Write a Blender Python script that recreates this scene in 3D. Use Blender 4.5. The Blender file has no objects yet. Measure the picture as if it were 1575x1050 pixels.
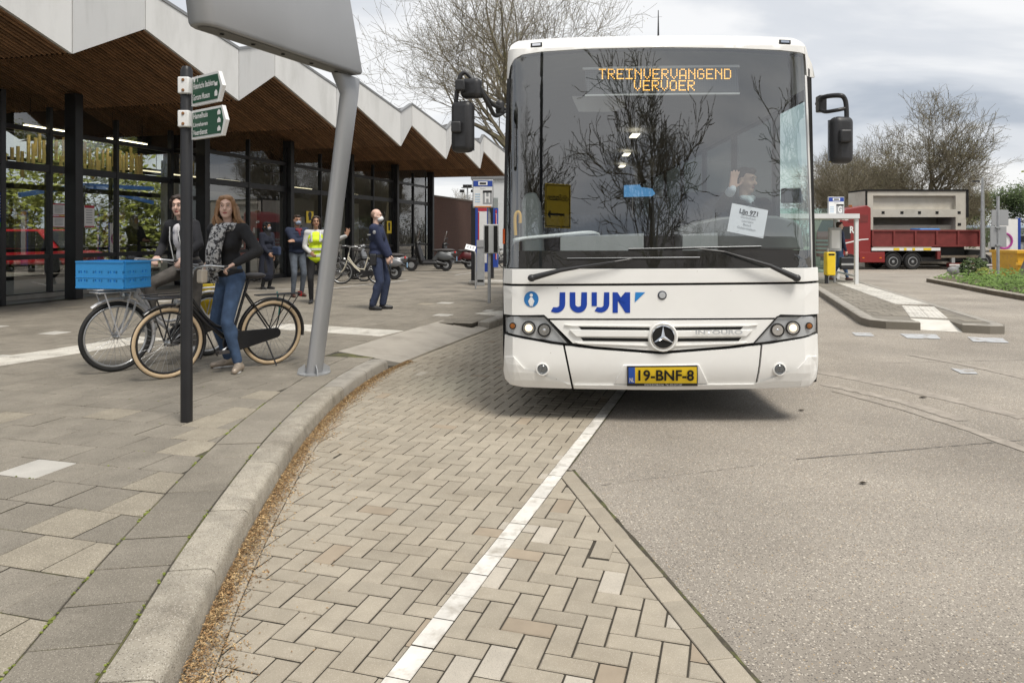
import bpy, bmesh, math, random
from mathutils import Vector, Matrix, Quaternion
from mathutils import noise as mnoise

R = math.radians
rng = random.Random(11)
sc = bpy.context.scene
C = sc.collection

# ---------------------------------------------------------------- camera
F, CX, HY, CH = 1120.0, 787.5, 360.0, 1.52      # focal length in photo pixels, centre column, horizon row, eye height
cam_d = bpy.data.cameras.new('camera')
cam_d.sensor_width = 36.0
cam_d.lens = 36.0 * F / 1575.0
cam_d.shift_y = -(525.0 - HY) / 1575.0
cam_d.clip_start = 0.05
cam_d.clip_end = 3000
cam = bpy.data.objects.new('camera', cam_d)
C.objects.link(cam)
cam.location = (0, 0, CH)
cam.rotation_euler = (R(90), 0, 0)
sc.camera = cam

# ---------------------------------------------------------------- sky, sun, exposure
SUN_AZ, SUN_EL = 145.0, 60.0                      # azimuth clockwise from +Y (the view direction)
world = bpy.data.worlds.new('World')
sc.world = world
world.use_nodes = True
wn, wl = world.node_tree.nodes, world.node_tree.links
wn.clear()
w_out = wn.new('ShaderNodeOutputWorld')
w_bg = wn.new('ShaderNodeBackground')
w_bg.inputs['Strength'].default_value = 0.1
w_sky = wn.new('ShaderNodeTexSky')
w_sky.sky_type = 'NISHITA'
w_sky.sun_disc = False
w_sky.sun_elevation = R(SUN_EL)
w_sky.sun_rotation = R(SUN_AZ)
w_sky.air_density = 1.0
w_sky.dust_density = 2.0
w_tc = wn.new('ShaderNodeTexCoord')
w_sep = wn.new('ShaderNodeSeparateXYZ')
wl.new(w_tc.outputs['Generated'], w_sep.inputs[0])
w_add = wn.new('ShaderNodeMath'); w_add.operation = 'ADD'; w_add.inputs[1].default_value = 0.22
w_abs = wn.new('ShaderNodeMath'); w_abs.operation = 'ABSOLUTE'
wl.new(w_sep.outputs['Z'], w_abs.inputs[0]); wl.new(w_abs.outputs[0], w_add.inputs[0])
w_dx = wn.new('ShaderNodeMath'); w_dx.operation = 'DIVIDE'
w_dy = wn.new('ShaderNodeMath'); w_dy.operation = 'DIVIDE'
wl.new(w_sep.outputs['X'], w_dx.inputs[0]); wl.new(w_add.outputs[0], w_dx.inputs[1])
wl.new(w_sep.outputs['Y'], w_dy.inputs[0]); wl.new(w_add.outputs[0], w_dy.inputs[1])
w_cmb = wn.new('ShaderNodeCombineXYZ')
wl.new(w_dx.outputs[0], w_cmb.inputs['X']); wl.new(w_dy.outputs[0], w_cmb.inputs['Y'])
w_map = wn.new('ShaderNodeMapping')
w_map.inputs['Location'].default_value = (3.1, 1.7, 0)
w_map.inputs['Scale'].default_value = (0.75, 1.0, 1.0)
wl.new(w_cmb.outputs[0], w_map.inputs['Vector'])
w_no = wn.new('ShaderNodeTexNoise')
w_no.inputs['Scale'].default_value = 1.15
w_no.inputs['Detail'].default_value = 6.0
w_no.inputs['Roughness'].default_value = 0.5
w_no.inputs['Distortion'].default_value = 0.35
wl.new(w_map.outputs[0], w_no.inputs['Vector'])
w_rmp = wn.new('ShaderNodeValToRGB')
w_rmp.color_ramp.interpolation = 'EASE'
e = w_rmp.color_ramp.elements
e[0].position = 0.36; e[0].color = (0.50, 0.545, 0.615, 1)
e[1].position = 0.57; e[1].color = (1.0, 1.0, 1.0, 1)
e2 = e.new(0.47); e2.color = (0.76, 0.785, 0.825, 1)
wl.new(w_no.outputs['Fac'], w_rmp.inputs['Fac'])
w_mul = wn.new('ShaderNodeVectorMath'); w_mul.operation = 'SCALE'
w_mul.inputs['Scale'].default_value = 8.2
wl.new(w_rmp.outputs['Color'], w_mul.inputs[0])
w_mix = wn.new('ShaderNodeMix'); w_mix.data_type = 'RGBA'
w_mix.inputs['Factor'].default_value = 0.90
wl.new(w_sky.outputs['Color'], w_mix.inputs['A']); wl.new(w_mul.outputs[0], w_mix.inputs['B'])
wl.new(w_mix.outputs['Result'], w_bg.inputs['Color'])
wl.new(w_bg.outputs[0], w_out.inputs['Surface'])

sun_d = bpy.data.lights.new('sun', 'SUN')
sun_d.energy = 2.7
sun_d.angle = R(20)
sun_d.color = (1.0, 0.95, 0.87)
sun = bpy.data.objects.new('sun', sun_d)
C.objects.link(sun)
_sd = Vector((math.sin(R(SUN_AZ)) * math.cos(R(SUN_EL)), math.cos(R(SUN_AZ)) * math.cos(R(SUN_EL)), math.sin(R(SUN_EL))))
sun.rotation_euler = _sd.to_track_quat('Z', 'Y').to_euler()
sun.location = _sd * 60

sc.view_settings.view_transform = 'Standard'
sc.view_settings.look = 'None'
sc.view_settings.exposure = 0.32
sc.view_settings.gamma = 1.0
sc.view_settings.use_curve_mapping = False
sc.render.engine = 'CYCLES'
sc.cycles.use_denoising = True
sc.cycles.max_bounces = 8
sc.cycles.transparent_max_bounces = 24
sc.cycles.caustics_reflective = False
sc.cycles.caustics_refractive = False

# ---------------------------------------------------------------- helpers
def G(px, py, z=0.0):
    """point of the plane at height z that the photo shows at this place"""
    Y = F * (CH - z) / (py - HY)
    return Vector(((px - CX) * Y / F, Y, z))

def A(px, py, Y):
    """point at distance Y that the photo shows at this place"""
    return Vector(((px - CX) * Y / F, Y, CH + (HY - py) * Y / F))

MATS = {}
def M(name, col, rough=0.6, metal=0.0, var=0.10, vs=6.0, bump=0.0, bs=80.0, rnd=0.0, spec=0.5, coat=0.0,
      col2=None, c2s=2.0, c2lo=0.5, c2hi=0.65, speck=None, emit=0.0, stretch=None, trans=0.0):
    """procedural material: base colour with noise variation, optional second colour in patches, specks, bump"""
    if name in MATS:
        return MATS[name]
    m = bpy.data.materials.new(name)
    m.use_nodes = True
    nt = m.node_tree; n = nt.nodes; l = nt.links
    b = n['Principled BSDF']
    b.inputs['Roughness'].default_value = rough
    b.inputs['Metallic'].default_value = metal
    b.inputs['Specular IOR Level'].default_value = spec
    b.inputs['Coat Weight'].default_value = coat
    if trans:
        b.inputs['Transmission Weight'].default_value = trans
    geo = n.new('ShaderNodeNewGeometry')
    vec = geo.outputs['Position']
    if stretch:
        mp = n.new('ShaderNodeMapping'); mp.inputs['Scale'].default_value = stretch
        l.new(vec, mp.inputs['Vector']); vec = mp.outputs[0]
    no = n.new('ShaderNodeTexNoise')
    no.inputs['Scale'].default_value = vs; no.inputs['Detail'].default_value = 5
    l.new(vec, no.inputs['Vector'])
    mr = n.new('ShaderNodeMapRange')
    mr.inputs['From Min'].default_value = 0.25; mr.inputs['From Max'].default_value = 0.75
    mr.inputs['To Min'].default_value = 1 - var; mr.inputs['To Max'].default_value = 1 + var
    l.new(no.outputs['Fac'], mr.inputs['Value'])
    fac = mr.outputs[0]
    if rnd:
        oi = n.new('ShaderNodeObjectInfo')
        ad = n.new('ShaderNodeMath'); ad.operation = 'ADD'
        l.new(oi.outputs['Random'], ad.inputs[0]); l.new(geo.outputs['Random Per Island'], ad.inputs[1])
        fr = n.new('ShaderNodeMath'); fr.operation = 'FRACT'; l.new(ad.outputs[0], fr.inputs[0])
        m2 = n.new('ShaderNodeMapRange')
        m2.inputs['To Min'].default_value = 1 - rnd; m2.inputs['To Max'].default_value = 1 + rnd
        l.new(fr.outputs[0], m2.inputs['Value'])
        mm = n.new('ShaderNodeMath'); mm.operation = 'MULTIPLY'
        l.new(fac, mm.inputs[0]); l.new(m2.outputs[0], mm.inputs[1]); fac = mm.outputs[0]
    rgb = n.new('ShaderNodeRGB'); rgb.outputs[0].default_value = (*col, 1)
    cur = rgb.outputs[0]
    if col2:
        n2 = n.new('ShaderNodeTexNoise'); n2.inputs['Scale'].default_value = c2s; n2.inputs['Detail'].default_value = 6
        n2.inputs['Roughness'].default_value = 0.65
        l.new(vec, n2.inputs['Vector'])
        r2 = n.new('ShaderNodeMapRange'); r2.inputs['From Min'].default_value = c2lo; r2.inputs['From Max'].default_value = c2hi
        l.new(n2.outputs['Fac'], r2.inputs['Value'])
        mx = n.new('ShaderNodeMix'); mx.data_type = 'RGBA'
        mx.inputs['B'].default_value = (*col2, 1)
        l.new(r2.outputs[0], mx.inputs['Factor']); l.new(cur, mx.inputs['A']); cur = mx.outputs['Result']
    if speck:
        for (sscale, sthr, scol) in speck:
            vo = n.new('ShaderNodeTexVoronoi'); vo.inputs['Scale'].default_value = sscale
            l.new(vec, vo.inputs['Vector'])
            ls = n.new('ShaderNodeMath'); ls.operation = 'LESS_THAN'; ls.inputs[1].default_value = sthr
            l.new(vo.outputs['Distance'], ls.inputs[0])
            sx = n.new('ShaderNodeSeparateColor'); l.new(vo.outputs['Color'], sx.inputs[0])
            gt = n.new('ShaderNodeMath'); gt.operation = 'GREATER_THAN'; gt.inputs[1].default_value = 0.62
            l.new(sx.outputs[0], gt.inputs[0])
            ml = n.new('ShaderNodeMath'); ml.operation = 'MULTIPLY'
            l.new(ls.outputs[0], ml.inputs[0]); l.new(gt.outputs[0], ml.inputs[1])
            mx = n.new('ShaderNodeMix'); mx.data_type = 'RGBA'; mx.inputs['B'].default_value = (*scol, 1)
            l.new(ml.outputs[0], mx.inputs['Factor']); l.new(cur, mx.inputs['A']); cur = mx.outputs['Result']
    sca = n.new('ShaderNodeVectorMath'); sca.operation = 'SCALE'
    l.new(cur, sca.inputs[0]); l.new(fac, sca.inputs['Scale'])
    l.new(sca.outputs[0], b.inputs['Base Color'])
    if emit:
        l.new(cur, b.inputs['Emission Color']); b.inputs['Emission Strength'].default_value = emit
    if bump:
        nb = n.new('ShaderNodeTexNoise'); nb.inputs['Scale'].default_value = bs; nb.inputs['Detail'].default_value = 6
        l.new(vec, nb.inputs['Vector'])
        bp = n.new('ShaderNodeBump'); bp.inputs['Strength'].default_value = bump; bp.inputs['Distance'].default_value = 0.01
        l.new(nb.outputs['Fac'], bp.inputs['Height']); l.new(bp.outputs[0], b.inputs['Normal'])
    MATS[name] = m
    return m

def glass(name, tint=(0.8, 0.85, 0.85), ior=1.6, rough=0.0):
    """thin pane: see-through tint under a fresnel mirror"""
    if name in MATS:
        return MATS[name]
    m = bpy.data.materials.new(name); m.use_nodes = True
    n = m.node_tree.nodes; l = m.node_tree.links
    n.clear()
    o = n.new('ShaderNodeOutputMaterial'); tr = n.new('ShaderNodeBsdfTransparent'); gl = n.new('ShaderNodeBsdfGlossy')
    tr.inputs['Color'].default_value = (*tint, 1); gl.inputs['Roughness'].default_value = rough
    gl.inputs['Color'].default_value = (1, 1, 1, 1)
    f0 = ((ior - 1) / (ior + 1)) ** 2
    ge = n.new('ShaderNodeNewGeometry'); dt = n.new('ShaderNodeVectorMath'); dt.operation = 'DOT_PRODUCT'
    l.new(ge.outputs['Incoming'], dt.inputs[0]); l.new(ge.outputs['Normal'], dt.inputs[1])
    ab_ = n.new('ShaderNodeMath'); ab_.operation = 'ABSOLUTE'; l.new(dt.outputs['Value'], ab_.inputs[0])
    om = n.new('ShaderNodeMath'); om.operation = 'SUBTRACT'; om.inputs[0].default_value = 1.0; l.new(ab_.outputs[0], om.inputs[1])
    pw = n.new('ShaderNodeMath'); pw.operation = 'POWER'; pw.inputs[1].default_value = 5.0; l.new(om.outputs[0], pw.inputs[0])
    fr = n.new('ShaderNodeMath'); fr.operation = 'MULTIPLY_ADD'; fr.inputs[1].default_value = 1 - f0; fr.inputs[2].default_value = f0; l.new(pw.outputs[0], fr.inputs[0])
    mx = n.new('ShaderNodeMixShader')
    l.new(fr.outputs[0], mx.inputs[0]); l.new(tr.outputs[0], mx.inputs[1]); l.new(gl.outputs[0], mx.inputs[2])
    l.new(mx.outputs[0], o.inputs['Surface'])
    MATS[name] = m
    return m

def emat(name, col, s):
    if name in MATS:
        return MATS[name]
    m = bpy.data.materials.new(name); m.use_nodes = True
    b = m.node_tree.nodes['Principled BSDF']
    b.inputs['Base Color'].default_value = (*col, 1)
    b.inputs['Emission Color'].default_value = (*col, 1); b.inputs['Emission Strength'].default_value = s
    MATS[name] = m
    return m

def tag(o, label=None, cat=None, group=None, kind=None):
    if label: o['label'] = label
    if cat: o['category'] = cat
    if group: o['group'] = group
    if kind: o['kind'] = kind
    return o

def thing(name, label, cat, loc=(0, 0, 0), rotz=0.0, group=None):
    o = bpy.data.objects.new(name, None)
    C.objects.link(o)
    o.empty_display_size = 0.1
    o.location = loc; o.rotation_euler = (0, 0, rotz)
    return tag(o, label, cat, group)

def mesh_obj(name, me, mat, parent=None, smooth=None):
    o = bpy.data.objects.new(name, me)
    C.objects.link(o)
    if mat is not None and not me.materials:
        me.materials.append(mat)
    if parent is not None:
        o.parent = parent
    if smooth is not None and len(me.polygons):
        me.polygons.foreach_set('use_smooth', [True] * len(me.polygons))
        if smooth < 170:
            me.set_sharp_from_angle(angle=R(smooth))
    return o

class MB:
    """collects shapes, build() links them as one mesh object"""
    def __init__(s):
        s.v = []; s.f = []
    def add(s, vs, fs):
        b = len(s.v)
        s.v.extend([Vector(p) for p in vs]); s.f.extend([tuple(i + b for i in q) for q in fs])
        return s
    def box(s, c, d, rot=None):
        x, y, z = d[0] / 2, d[1] / 2, d[2] / 2
        vs = [Vector(p) for p in ((-x, -y, -z), (x, -y, -z), (x, y, -z), (-x, y, -z), (-x, -y, z), (x, -y, z), (x, y, z), (-x, y, z))]
        if rot is not None:
            vs = [rot @ p for p in vs]
        c = Vector(c)
        return s.add([c + p for p in vs], [(0, 3, 2, 1), (4, 5, 6, 7), (0, 1, 5, 4), (1, 2, 6, 5), (2, 3, 7, 6), (3, 0, 4, 7)])
    def b2(s, lo, hi):
        lo = Vector(lo); hi = Vector(hi)
        return s.box((lo + hi) / 2, hi - lo)
    def beam(s, a, b, w, h, up=(0, 0, 1)):
        a = Vector(a); b = Vector(b); d = (b - a)
        if d.length < 1e-6:
            return s
        d.normalize(); up = Vector(up)
        sd = d.cross(up)
        if sd.length < 1e-4:
            sd = d.cross(Vector((1, 0, 0)))
        sd.normalize(); u = sd.cross(d).normalized()
        sd *= w / 2; u *= h / 2
        vs = [a - sd - u, a + sd - u, a + sd + u, a - sd + u, b - sd - u, b + sd - u, b + sd + u, b - sd + u]
        return s.add(vs, [(0, 1, 2, 3), (7, 6, 5, 4), (0, 4, 5, 1), (1, 5, 6, 2), (2, 6, 7, 3), (3, 7, 4, 0)])
    def tube(s, pts, r, n=8, cap=True, closed=False):
        pts = [Vector(p) for p in pts]; k = len(pts)
        rs = r if isinstance(r, (list, tuple)) else [r] * k
        base = len(s.v)
        nrm = None
        for i, p in enumerate(pts):
            if closed:
                t = pts[(i + 1) % k] - pts[i - 1]
            else:
                t = pts[min(i + 1, k - 1)] - pts[max(i - 1, 0)]
            if t.length < 1e-9:
                t = Vector((0, 0, 1))
            t.normalize()
            if nrm is None:
                nrm = t.cross(Vector((0, 0, 1)))
                if nrm.length < 1e-3:
                    nrm = t.cross(Vector((1, 0, 0)))
            nrm = (nrm - t * nrm.dot(t))
            if nrm.length < 1e-6:
                nrm = t.orthogonal()
            nrm.normalize()
            bn = t.cross(nrm)
            for j in range(n):
                a = 2 * math.pi * j / n
                s.v.append(p + (nrm * math.cos(a) + bn * math.sin(a)) * rs[i])
        m = k if closed else k - 1
        for i in range(m):
            for j in range(n):
                a = base + i * n + j; b = base + i * n + (j + 1) % n
                c = base + ((i + 1) % k) * n + (j + 1) % n; d = base + ((i + 1) % k) * n + j
                s.f.append((a, d, c, b))
        if cap and not closed:
            s.f.append(tuple(base + j for j in range(n)))
            s.f.append(tuple(base + (k - 1) * n + j for j in reversed(range(n))))
        return s
    def lathe(s, prof, n=16, mat=None):
        """prof: (radius, height) along local z; mat places it"""
        base = len(s.v); mat = mat or Matrix.Identity(4)
        for (r, h) in prof:
            for j in range(n):
                a = 2 * math.pi * j / n
                s.v.append(mat @ Vector((r * math.cos(a), r * math.sin(a), h)))
        for i in range(len(prof) - 1):
            for j in range(n):
                a = base + i * n + j; b = base + i * n + (j + 1) % n
                s.f.append((a, b, b + n, a + n))
        s.f.append(tuple(base + j for j in reversed(range(n))))
        s.f.append(tuple(base + (len(prof) - 1) * n + j for j in range(n)))
        return s
    def ell(s, c, r, nu=12, nv=8, rot=None):
        base = len(s.v); c = Vector(c)
        pts = [Vector((0, 0, -r[2]))]
        for i in range(1, nv):
            ph = -math.pi / 2 + math.pi * i / nv
            for j in range(nu):
                a = 2 * math.pi * j / nu
                pts.append(Vector((r[0] * math.cos(ph) * math.cos(a), r[1] * math.cos(ph) * math.sin(a), r[2] * math.sin(ph))))
        pts.append(Vector((0, 0, r[2])))
        for p in pts:
            s.v.append(c + (rot @ p if rot is not None else p))
        for j in range(nu):
            s.f.append((base, base + 1 + (j + 1) % nu, base + 1 + j))
        for i in range(nv - 2):
            for j in range(nu):
                a = base + 1 + i * nu + j; b = base + 1 + i * nu + (j + 1) % nu
                s.f.append((a, b, b + nu, a + nu))
        top = len(s.v) - 1; o = base + 1 + (nv - 2) * nu
        for j in range(nu):
            s.f.append((o + j, o + (j + 1) % nu, top))
        return s
    def prism(s, poly, a, b, axis='z'):
        """polygon of 2-D points extruded from a to b along an axis"""
        def P(p, h):
            return {'z': (p[0], p[1], h), 'y': (p[0], h, p[1]), 'x': (h, p[0], p[1])}[axis]
        k = len(poly)
        vs = [P(p, a) for p in poly] + [P(p, b) for p in poly]
        fs = [tuple(reversed(range(k))), tuple(range(k, 2 * k))] + [(i, (i + 1) % k, k + (i + 1) % k, k + i) for i in range(k)]
        return s.add(vs, fs)
    def quad(s, a, b, c, d):
        return s.add([a, b, c, d], [(0, 1, 2, 3)])
    def mesh(s, name):
        me = bpy.data.meshes.new(name)
        me.from_pydata([tuple(p) for p in s.v], [], s.f)
        me.update()
        return me
    def build(s, name, mat, parent=None, smooth=None, bevel=0.0, fix=True):
        me = s.mesh(name)
        if fix:
            bm = bmesh.new(); bm.from_mesh(me)
            bmesh.ops.recalc_face_normals(bm, faces=bm.faces)
            bm.to_mesh(me); bm.free()
        o = mesh_obj(name, me, mat, parent, smooth)
        if bevel:
            md = o.modifiers.new('bevel', 'BEVEL'); md.width = bevel; md.segments = 2; md.limit_method = 'ANGLE'; md.angle_limit = R(40)
        return o

def copy_tree(o, parent=None):
    c = o.copy(); C.objects.link(c)
    c.parent = parent
    for ch in list(o.children):
        copy_tree(ch, c)
    return c

WORK = bpy.data.scenes.new('workbench')               # empty side scene for merging shapes, removed at the end
def text_mesh(body, size=1.0, align='LEFT', extrude=0.0, bold=0.0):
    """flat letters in the x,z plane facing -y, baseline at z=0"""
    cu = bpy.data.curves.new('txt', 'FONT')
    cu.body = body; cu.size = size; cu.align_x = align; cu.extrude = extrude; cu.offset = bold
    cu.resolution_u = 3
    o = bpy.data.objects.new('txt', cu)
    WORK.collection.objects.link(o)
    vl = WORK.view_layers[0]; vl.update(); dg = vl.depsgraph
    me = bpy.data.meshes.new_from_object(o.evaluated_get(dg))
    bpy.data.objects.remove(o); bpy.data.curves.remove(cu)
    me.transform(Matrix.Rotation(R(90), 4, 'X'))
    return me

def text_obj(name, body, size, mat, parent, loc, rot=None, align='LEFT', width=None, bold=0.0, height=None):
    me = text_mesh(body, size, align, 0.0, bold)
    xs = [v.co.x for v in me.vertices]; zs = [v.co.z for v in me.vertices]
    if width and xs:
        k = width / (max(xs) - min(xs))
        kz = height / (max(zs) - min(zs)) if height else 1
        me.transform(Matrix.Diagonal((k, 1, kz, 1)))
    o = mesh_obj(name, me, mat, parent)
    o.location = loc
    if rot:
        o.rotation_euler = rot
    return o

def organic(name, prims, voxel, mat, parent=None, sm=4):
    """rounded solids merged into one continuous skin"""
    mb = MB()
    for p in prims:
        if p[0] == 'c':
            _, a, b, ra, rb = p
            a = Vector(a); b = Vector(b)
            mb.ell(a, (ra,) * 3, 10, 6); mb.ell(b, (rb,) * 3, 10, 6)
            if (b - a).length > 1e-4:
                mb.tube([a, b], [ra, rb], 10)
        else:
            _, c, r = p[:3]
            mb.ell(c, r, 14, 9, p[3] if len(p) > 3 else None)
    me = mb.mesh('tmp')
    o = bpy.data.objects.new('tmp', me); WORK.collection.objects.link(o)
    bm = bmesh.new(); bm.from_mesh(me); bmesh.ops.recalc_face_normals(bm, faces=bm.faces); bm.to_mesh(me); bm.free()
    rm = o.modifiers.new('r', 'REMESH'); rm.mode = 'VOXEL'; rm.voxel_size = voxel
    if sm:
        s2 = o.modifiers.new('s', 'SMOOTH'); s2.iterations = sm; s2.factor = 0.5
    vl = WORK.view_layers[0]; vl.update(); dg = vl.depsgraph
    out = bpy.data.meshes.new_from_object(o.evaluated_get(dg))
    bpy.data.objects.remove(o); bpy.data.meshes.remove(me)
    out.name = name
    return mesh_obj(name, out, mat, parent, 180)

def clip_poly(poly, p, nrm):
    """keep the side of the 2-D line through p that nrm points to"""
    out = []
    k = len(poly)
    for i in range(k):
        a = poly[i]; b = poly[(i + 1) % k]
        da = (a[0] - p[0]) * nrm[0] + (a[1] - p[1]) * nrm[1]
        db = (b[0] - p[0]) * nrm[0] + (b[1] - p[1]) * nrm[1]
        if da >= 0:
            out.append(a)
        if (da >= 0) != (db >= 0):
            t = da / (da - db)
            out.append((a[0] + (b[0] - a[0]) * t, a[1] + (b[1] - a[1]) * t))
    return out

def area2(poly):
    return abs(sum(poly[i][0] * poly[(i + 1) % len(poly)][1] - poly[(i + 1) % len(poly)][0] * poly[i][1] for i in range(len(poly)))) / 2
# ================================================================ ground, road, lane, pavement
SLOPE = 0.275                                       # the station runs away to the right at this slope
TH = math.atan(SLOPE)
U = Vector((math.cos(TH), -math.sin(TH), 0))        # across, away from the station
V = Vector((math.sin(TH), math.cos(TH), 0))         # along the station, away from the viewer
SW = 0.12                                           # pavement height

m_ground = M('ground_soil', (0.20, 0.19, 0.165), 0.95, var=0.2, vs=0.4)
MB().quad((-900, -600, -0.9), (900, -600, -0.9), (900, 1500, -0.9), (-900, 1500, -0.9)).build('ground', m_ground)
tag(bpy.data.objects['ground'], kind='structure')

# ---- curve of the kerb (lane side, at lane level)
KP = [(-0.62, 0.2), (-0.97, 1.5), (-1.13, 2.47), (-1.235, 3.04), (-1.335, 3.70), (-1.462, 4.73), (-1.53, 5.6), (-1.55, 6.5), (-1.49, 7.5), (-1.30, 8.5),
      (-0.80, 10.19), (-0.19, 12.16), (1.0, 16.0), (2.25, 20.0), (5.3, 30.0), (8.3, 40.0)]
def catmull(P, per=14):
    out = []
    for i in range(len(P) - 1):
        p0 = P[max(i - 1, 0)]; p1 = P[i]; p2 = P[i + 1]; p3 = P[min(i + 2, len(P) - 1)]
        for k in range(per):
            t = k / per
            out.append(tuple(0.5 * (2 * p1[a] + (p2[a] - p0[a]) * t + (2 * p0[a] - 5 * p1[a] + 4 * p2[a] - p3[a]) * t * t + (3 * p1[a] - p0[a] - 3 * p2[a] + p3[a]) * t ** 3) for a in range(len(p1))))
    out.append(P[-1])
    return out
KC = [Vector((p[0], p[1], 0)) for p in catmull(KP)]
KT = []
for i in range(len(KC)):
    t = KC[min(i + 1, len(KC) - 1)] - KC[max(i - 1, 0)]
    KT.append(t.normalized())
KS = [0.0]
for i in range(1, len(KC)):
    KS.append(KS[-1] + (KC[i] - KC[i - 1]).length)
def kerb_at(s, off=0.0):
    """point on the kerb curve at arc length s, moved off to the pavement side; and its tangent"""
    s = max(0.0, min(KS[-1] - 1e-6, s))
    lo, hi = 0, len(KS) - 1
    while hi - lo > 1:
        mid = (lo + hi) // 2
        if KS[mid] <= s: lo = mid
        else: hi = mid
    f = (s - KS[lo]) / max(1e-9, KS[hi] - KS[lo])
    p = KC[lo].lerp(KC[hi], f); t = KT[lo].lerp(KT[hi], f).normalized()
    return p + Vector((-t.y, t.x, 0)) * off, t
def kerb_near(x, y):
    best = min(range(len(KC)), key=lambda i: (KC[i].x - x) ** 2 + (KC[i].y - y) ** 2)
    return KC[best], KT[best]
def kerb_side(x, y):
    """distance from the kerb line, positive on the pavement"""
    p, t = kerb_near(x, y)
    return (x - p.x) * (-t.y) + (y - p.y) * t.x
def s_of_Y(Y):
    i = min(range(len(KC)), key=lambda k: abs(KC[k].y - Y))
    return KS[i]

# ---- white line and the edge of the asphalt
WL0 = Vector((-0.39, 2.5, 0)); WD = Vector((0.3166, 1, 0)).normalized(); WN = Vector((WD.y, -WD.x, 0)); WH = 0.044
E0 = Vector((0.388, 4.70, 0)); E1 = Vector((0.832, 2.467, 0)); ED = (E0 - E1).normalized(); EN = Vector((ED.y, -ED.x, 0))
def wl(x, y): return (x - WL0.x) * WN.x + (y - WL0.y) * WN.y
def el(x, y): return (x - E0.x) * EN.x + (y - E0.y) * EN.y

m_asph = M('asphalt', (0.315, 0.282, 0.238), 0.88, var=0.22, vs=0.7, bump=0.5, bs=240, col2=(0.262, 0.230, 0.190), c2s=0.45, c2lo=0.40, c2hi=0.70,
           speck=[(110, 0.36, (0.53, 0.48, 0.41)), (70, 0.30, (0.13, 0.115, 0.10)), (44, 0.22, (0.60, 0.54, 0.45)), (150, 0.40, (0.16, 0.14, 0.12)), (58, 0.18, (0.42, 0.30, 0.16))])
far = WL0 + WD * 160 + WN * WH
apex = WL0 + WD * ((4.74 - 2.5) / WD.y) + WN * WH
e_near = E0 - ED * 5.0
road_pts = [(e_near.x, e_near.y), (E0.x, E0.y), (apex.x + 0.0, apex.y), (far.x, far.y), (300, far.y), (300, -40), (e_near.x, -40)]
def road_z(x, y):
    """the square falls away a little towards the lorry park"""
    f = lambda t: max(0.0, min(1.0, t)) ** 2 * (3 - 2 * max(0.0, min(1.0, t)))
    return -0.006 - 0.75 * f((y - 24) / 20) * f((x - 7) / 9)
bm = bmesh.new()
bm.faces.new([bm.verts.new((p[0], p[1], 0)) for p in reversed(road_pts)])
bmesh.ops.triangulate(bm, faces=bm.faces[:])
for ax, vals in ((0, (2, 5, 7, 9, 11, 13, 16, 20, 30, 60)), (1, (20, 24, 28, 32, 36, 40, 44, 60))):
    for v_ in vals:
        co = [0, 0, 0]; no = [0, 0, 0]; co[ax] = v_; no[ax] = 1
        bmesh.ops.bisect_plane(bm, geom=bm.verts[:] + bm.edges[:] + bm.faces[:], plane_co=co, plane_no=no)
for v_ in bm.verts: v_.co.z = road_z(v_.co.x, v_.co.y)
bmesh.ops.recalc_face_normals(bm, faces=bm.faces)
me = bpy.data.meshes.new('road'); bm.to_mesh(me); bm.free()
road = tag(mesh_obj('road', me, m_asph, None, 60), kind='structure')
m_tar = M('tar_line', (0.12, 0.11, 0.10), 0.9, var=0.25, vs=20)
def strip(name, pts, w, mat, parent, z, jit=0.0):
    mb = MB(); L = []; Rr = []
    for i, p in enumerate(pts):
        t = Vector(pts[min(i + 1, len(pts) - 1)]) - Vector(pts[max(i - 1, 0)]); t.normalize()
        n = Vector((-t.y, t.x)); ww = w * (1 + rng.uniform(-jit, jit))
        L.append((p[0] + n.x * ww / 2, p[1] + n.y * ww / 2, z)); Rr.append((p[0] - n.x * ww / 2, p[1] - n.y * ww / 2, z))
    k = len(pts); mb.add(L + Rr, [(i, k + i, k + i + 1, i + 1) for i in range(k - 1)])
    return mb.build(name, mat, parent, fix=False)
def line_px(a, b, n, z=-0.002, wob=0.004):
    pa = G(*a); pb = G(*b)
    return [(pa.x + (pb.x - pa.x) * i / n + rng.uniform(-wob, wob), pa.y + (pb.y - pa.y) * i / n + rng.uniform(-wob, wob)) for i in range(n + 1)]
strip('crack', line_px((925, 745), (1180, 712), 30), 0.003, m_tar, road, -0.002, 0.8)
strip('crack', line_px((1225, 705), (1640, 670), 40), 0.007, m_tar, road, -0.002, 0.8)
strip('crack', line_px((1262, 560), (1620, 552), 24), 0.006, m_tar, road, -0.002, 0.8)
m_tyre = M('tyre_mark', (0.29, 0.255, 0.215), 0.85, var=0.2, vs=12, speck=[(150, 0.28, (0.42, 0.38, 0.33))], col2=(0.35, 0.31, 0.262), c2s=5, c2lo=0.42, c2hi=0.6)
for (a, b, w) in (((1265, 572), (1575, 642), 0.16), ((1268, 590), (1480, 646), 0.14), ((1400, 545), (1620, 592), 0.12), ((1285, 600), (1600, 700), 0.10)):
    pa, pb = G(*a), G(*b)
    pts = [(pa.x + (pb.x - pa.x) * i / 20 + 0.10 * math.sin(i / 20 * 3.1), pa.y + (pb.y - pa.y) * i / 20) for i in range(21)]
    strip('tyre_mark', pts, w, m_tyre, road, -0.0035 + 0.0003 * len(road.children), 0.25)
m_patch = M('grey_mark', (0.44, 0.45, 0.46), 0.8, var=0.2, vs=9, col2=(0.30, 0.27, 0.235), c2s=6, c2lo=0.5, c2hi=0.62)
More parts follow.
